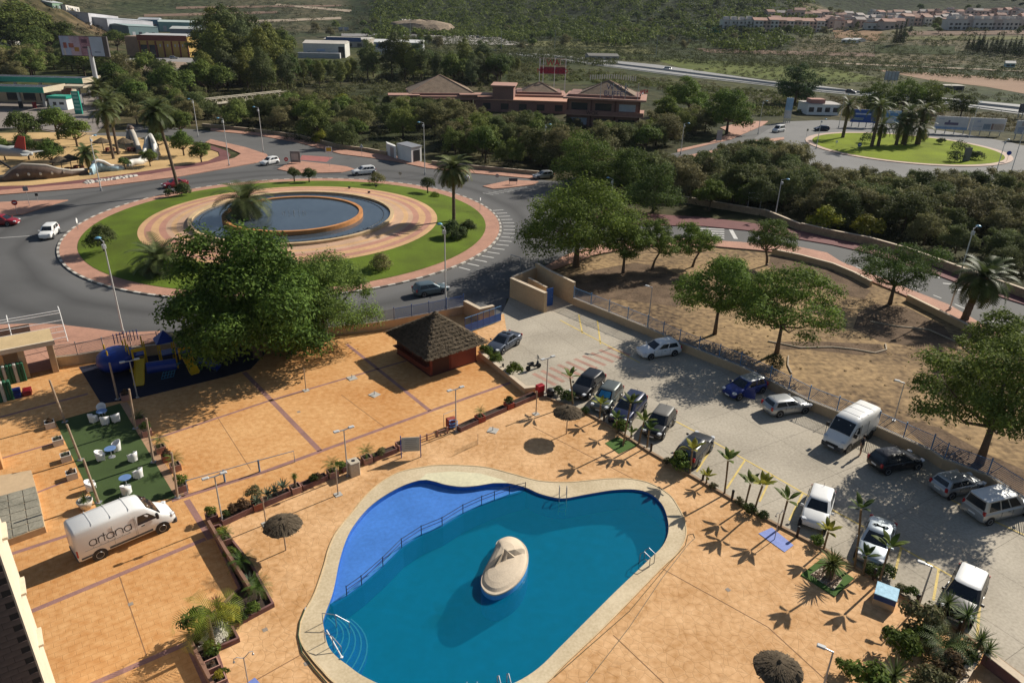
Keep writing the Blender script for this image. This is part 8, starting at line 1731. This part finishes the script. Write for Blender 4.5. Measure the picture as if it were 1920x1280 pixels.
t,d,n,L,h=shed(1512,1572,216,9,196,white,M('flat_grey',(.4,.38,.35)),'low white house with cluttered flat roof behind the grassy roundabout',4,None,.2,'house');block(t,o,d,n,L*.1,L*.55,1,5,h,h+1.4,M('roof_clutter',(.4,.2,.16)),'roof_room')
t,d,n,L,h=shed(1104,1160,113,12,107,M('shack_grey',(.3,.3,.28)),M('shack_roof2',(.15,.145,.13)),'low white-roofed farm shacks beyond the highway',4)
t,d,n,L,h=shed(1577,1606,81,10,75,white,M('white_roof',(.55,.55,.54)),'low white farm building below the town',3)
t,d,n,L,h=shed(1306,1352,62,20,54,M('green_net',(.05,.22,.12)),M('green_net_roof',(.13,.3,.2)),'green netted sports court at the edge of the pine wood')
t,d,n,L,h=shed(1770,1806,172,6,163,M('container_grey',(.16,.15,.14)),M('container_roof',(.36,.33,.28)),'long dark container beside the ploughed field',2,None,.1,'container')
t,d,n,L,h=shed(1884,1902,127,8,120,M('shack_teal',(.35,.5,.5)),M('shack_roof',(.45,.44,.41)),'pale teal shed at the right end of the ploughed field',2)
wallc=[(.55,.53,.50),(.50,.40,.35),(.46,.33,.27),(.58,.55,.5),(.44,.38,.35)];roofc=[(.42,.24,.18),(.36,.22,.17),(.48,.42,.38)]
hw_=[mat('house_wall_%d'%i,c,.85,.1,.2)for i,c in enumerate(wallc)];hr_=[mat('house_roof_%d'%i,c,.9,.2,.3)for i,c in enumerate(roofc)]
def house(px,py,W_,D2,H_,wm2_,rm,label,group,flatroof=False,rz=0.0):
 p=hit(px,py);t=empty('house',p,rz,label,'house',group);house.last=t;d,n=Vector((1,0,0)),Vector((0,-1,0))
 block(t,o,d,n,-W_/2,W_/2,0,D2,-4,H_,wm2_,'wall')
 if flatroof:block(t,o,d,n,-W_/2-.2,W_/2+.2,-.2,D2,H_,H_+.5,rm,'roof');block(t,o,d,n,-W_*.2,W_*.3,D2*.4,D2,H_+.5,H_+2.8,wm2_,'roof_room')
 else:
  P_=[(-W_/2-.4,-.4,H_),(W_/2+.4,-.4,H_),(W_/2+.4,D2/2,H_+2.2),(-W_/2-.4,D2/2,H_+2.2),(W_/2+.4,D2+.4,H_),(-W_/2-.4,D2+.4,H_)]
  MB().add(P_,[(0,1,2,3),(3,2,4,5),(1,4,2),(0,3,5)]).build('roof',rm,t)
 for f_ in range(max(1,int(H_/3))):
  for k in range(2):x=W_*(-.3+.45*k);block(t,o,d,n,x,x+W_*.22,-.12,.02,f_*3+.8,f_*3+2.5,wing_,'window')
HT='white terraced houses on the slope'
for k in range(13):house(1362+k*14.5,61-.3*(k%2),8.2,12,10-(k%3)*.3,hw_[0 if k<4 else 2*(k%2)],hr_[2 if k<4 else k%2],'white stepped terrace house, %s from the left before the pine wood'%ORD[k].replace(' nearest','').replace('nearest','first'),HT,k<4)
HP='houses of the hillside town'
q=rs(91);cnt=0
for row,(y0,y1,xa,xb,stp)in enumerate(((30,44,1555,1960,15),(36,50,1455,1960,16),(41,55,1560,1700,17),(24,34,1640,1960,15),(27,36,1445,1600,15))):
 x=xa
 while x<xb:
  f_=(x-1445)/515;house(x,y1+f_*-2+q.uniform(-1.5,1.5),q.uniform(7,12),q.uniform(7,11),q.uniform(4.5,8),hw_[q.randint(0,5)],hr_[q.randint(0,3)],'x',HP,q.uniform(0,1)<.25,q.uniform(-.4,.4));it.append((house.last,x,y1,('lower','front','middle','upper','back')[row]+'-row'));x+=stp*q.uniform(.8,1.25)
name_each(it,[(1470,40,'the white terrace end'),(1530,40,'the brown earth slope'),(1600,40,'the white farm building'),(1683,45,'the cypress trio'),(1760,45,'the garden trees'),(1830,45,'the long terrace'),(1900,45,'the right photo edge')],'town house')
for k in range(9):house(1785+k*16,57,9.5,10,8,hw_[(0,3,4)[k%3]],hr_[2],'grey-white long-row terrace house above the cypresses, %s from the left'%ORD[k].replace(' nearest','').replace('nearest','first'),'long terrace at the right edge',True)
pl_=empty('mounted_aeroplane',at(45,335),0,'grey jet aeroplane with a red tail mounted on a slanted pole in the park','aeroplane');hz=height_to(at(45,335),284);o2=at(18,300);
ap=MB().tube([(-14,0,hz+.6),(-10,0,hz+.5),(-3,0,hz+.1),(.5,0,hz-.2),(2.6,0,hz-.35)],[.3,.95,1.0,.75,.35],12).build('fuselage',M('jet_grey',(.33,.34,.33)),pl_,True)
MB().add([(-.6,.06,hz+.3),(1.6,.06,hz+.1),(2.0,.06,hz+2.6),(.9,.06,hz+2.7),(-.6,-.06,hz+.3),(1.6,-.06,hz+.1),(2.0,-.06,hz+2.6),(.9,-.06,hz+2.7)],[(0,1,2,3),(7,6,5,4),(0,3,7,4),(1,5,6,2),(2,6,7,3)]).build('tail_fin',M('jet_red',(.45,.07,.05)),pl_)
for s in(-1,1):MB().prism([(-6,s*.8),(-3.4,s*.8),(-3.2,s*5),(-4.2,s*5)],hz-.1,hz+.05,bottom=True).build('wing',M('jet_grey',(.33,.34,.33)),pl_);MB().prism([(.6,s*.4),(2.4,s*.4),(3.2,s*2.4),(2.4,s*2.4)],hz-.3,hz-.2,bottom=True).build('tailplane',M('jet_grey',(.33,.34,.33)),pl_)
MB().tube([(.4,0,0),(-5.5,0,hz-.2)],.2,8).build('pole',black,pl_)
mosa=mat('mosaic_white',(.62,.60,.55),.6,.15,.8);mosd=mat('mosaic_brown',(.13,.09,.07),.7,.3,1.2);mosb=mat('mosaic_blue',(.28,.40,.46),.5,.4,1.0)
def wavy(pxs,hs,m,label,o_px,w_=.35):
 W_=ats(pxs);oo=at(*o_px);t=empty('mosaic_wall',oo,0,label,'sculpture');n=len(W_);P_=[p-oo for p in W_];vs_=[]
 for i,p in enumerate(P_):
  dd=(P_[min(n-1,i+1)]-P_[max(0,i-1)]).normalized();k=Vector((-dd.y,dd.x,0))*w_
  vs_+=[p-k,p+k,p+k*.7+Vector((0,0,hs[i])),p-k*.7+Vector((0,0,hs[i]))]
 MB().add(vs_,[(i*4+j,i*4+(j+1)%4,i*4+4+(j+1)%4,i*4+4+j)for i in range(n-1)for j in range(4)]+[(0,1,2,3),(4*n-1,4*n-2,4*n-3,4*n-4)]).build('body',m,t,True);return t,P_
t,P_=wavy([(-10,340),(10,340),(28,339),(48,337),(70,336),(92,335),(112,333),(135,330),(165,326)],[.5,.8,1.9,2.6,2.4,2.2,1.4,.8,.7],mosd,'long low brown mosaic wall with round pale eyes at the park edge',(60,337))
for k in range(5):MB().lathe([(.28,.0),(.2,.06),(.02,.08)],12,P_[2+k]*.5+P_[3+k]*.5+Vector((0,-.4,1.0)),(Vector((1,0,0)),Vector((0,0,1)),Vector((0,-1,0)))).build('eye',mosa,t)
MB().tube([p+Vector((0,.1,z))for p,z in zip(P_,[.6,.9,2.0,2.7,2.5,2.3,1.5,.9,.8])],.28,7).build('crest',M('mosaic_grey',(.42,.38,.32)),t,True)
t,P_=wavy([(172,328),(180,324),(190,322),(200,321),(210,321),(222,320),(232,318)],[1.2,2.0,2.2,1.7,1.0,.8,.5],mosb,'blue and white mosaic bench wall in the middle of the park edge',(200,322))
MB().tube([P_[1]+Vector((0,-.3,1.9)),P_[2]+Vector((0,-.4,2.2)),P_[3]+Vector((0,-.3,1.8)),P_[4]+Vector((0,0,1.0)),P_[6]+Vector((0,0,.6))],.3,7).build('seat_back',mosa,t,True)
t,P_=wavy([(240,312),(252,310),(264,308),(272,303),(274,296),(280,290),(288,288),(293,294),(292,300)],[1.0,1.2,1.1,1.3,2.0,3.2,3.6,3.0,.6],mosa,'white arched mosaic sculpture at the right of the sandy park',(270,305),.5)
MB().tube([P_[4]+Vector((0,0,1)),P_[5]+Vector((0,0,3.2)),P_[6]+Vector((0,0,3.8)),P_[7]+Vector((0,0,3)),P_[7]+Vector((.6,0,.2))],.45,8).build('arch',mosa,t,True)
t,P_=wavy([(262,286),(258,278),(254,272),(250,268),(246,268),(240,272)],[.6,1.6,2.6,3.2,2.6,.8],M('mosaic_grey',(.42,.38,.32)),'grey upright mosaic sculpture at the back of the park',(252,276),.7);MB().lathe([(.6,0),(.8,.5),(.3,1)],10,P_[3]+Vector((0,0,2.8))).build('knob',mosd,t)
for px,py,lab in((135,318,'thatched picnic shelter between the lone tree and the short palm'),(118,322,'thatched picnic shelter beside the brown mosaic wall'),(195,284,'thatched picnic shelter at the back of the park, left of the twin palms'),(236,284,'thatched picnic shelter at the back of the park, near the grey sculpture')):
 t=empty('picnic_shelter',at(px,py),0,lab,'shelter');MB().tube([(0,0,0),(0,0,2.3)],.08,6).build('pole',woodpole,t);MB().lathe([(1.9,1.9),(1.7,2.1),(.1,2.9)],12).build('canopy',thatch,t);MB().box((1.2,.3,.72),(1.6,.8,.08)).build('table',rustred,t)
 for s in(-1,1):MB().box((1.2,.3+s*.8,.42),(1.6,.3,.06)).build('bench',rustred,t);MB().box((1.2+s*.6,.3,.36),(.1,1.4,.7)).build('trestle',rustred,t)
q=rs(33);sb=MB()
for k in range(60):
 f_=k/59;p=at(160+95*f_-0,345-14*f_+q.uniform(-1.5,1.5));s=q.uniform(.25,.6);sb.lathe([(s*.8,0),(s,s*.4),(s*.4,s*.8)],6,p)
sb.build('edging_rocks',mat('pale_rock',(.48,.45,.4),.9,.3,1),kind='stuff')
hz_=MB().box((0,1650,168),(6800,3500,346));m=bpy.data.materials.new('haze');m.use_nodes=True;t=m.node_tree;t.nodes.remove(t.nodes['Principled BSDF'])
v=t.nodes.new('ShaderNodeVolumePrincipled');v.inputs['Color'].default_value=(.75,.84,1,1);v.inputs['Density'].default_value=.00004;t.links.new(v.outputs[0],t.nodes['Material Output'].inputs['Volume'])
HAZE=True
if HAZE:hz_.build('haze',m,kind='stuff')
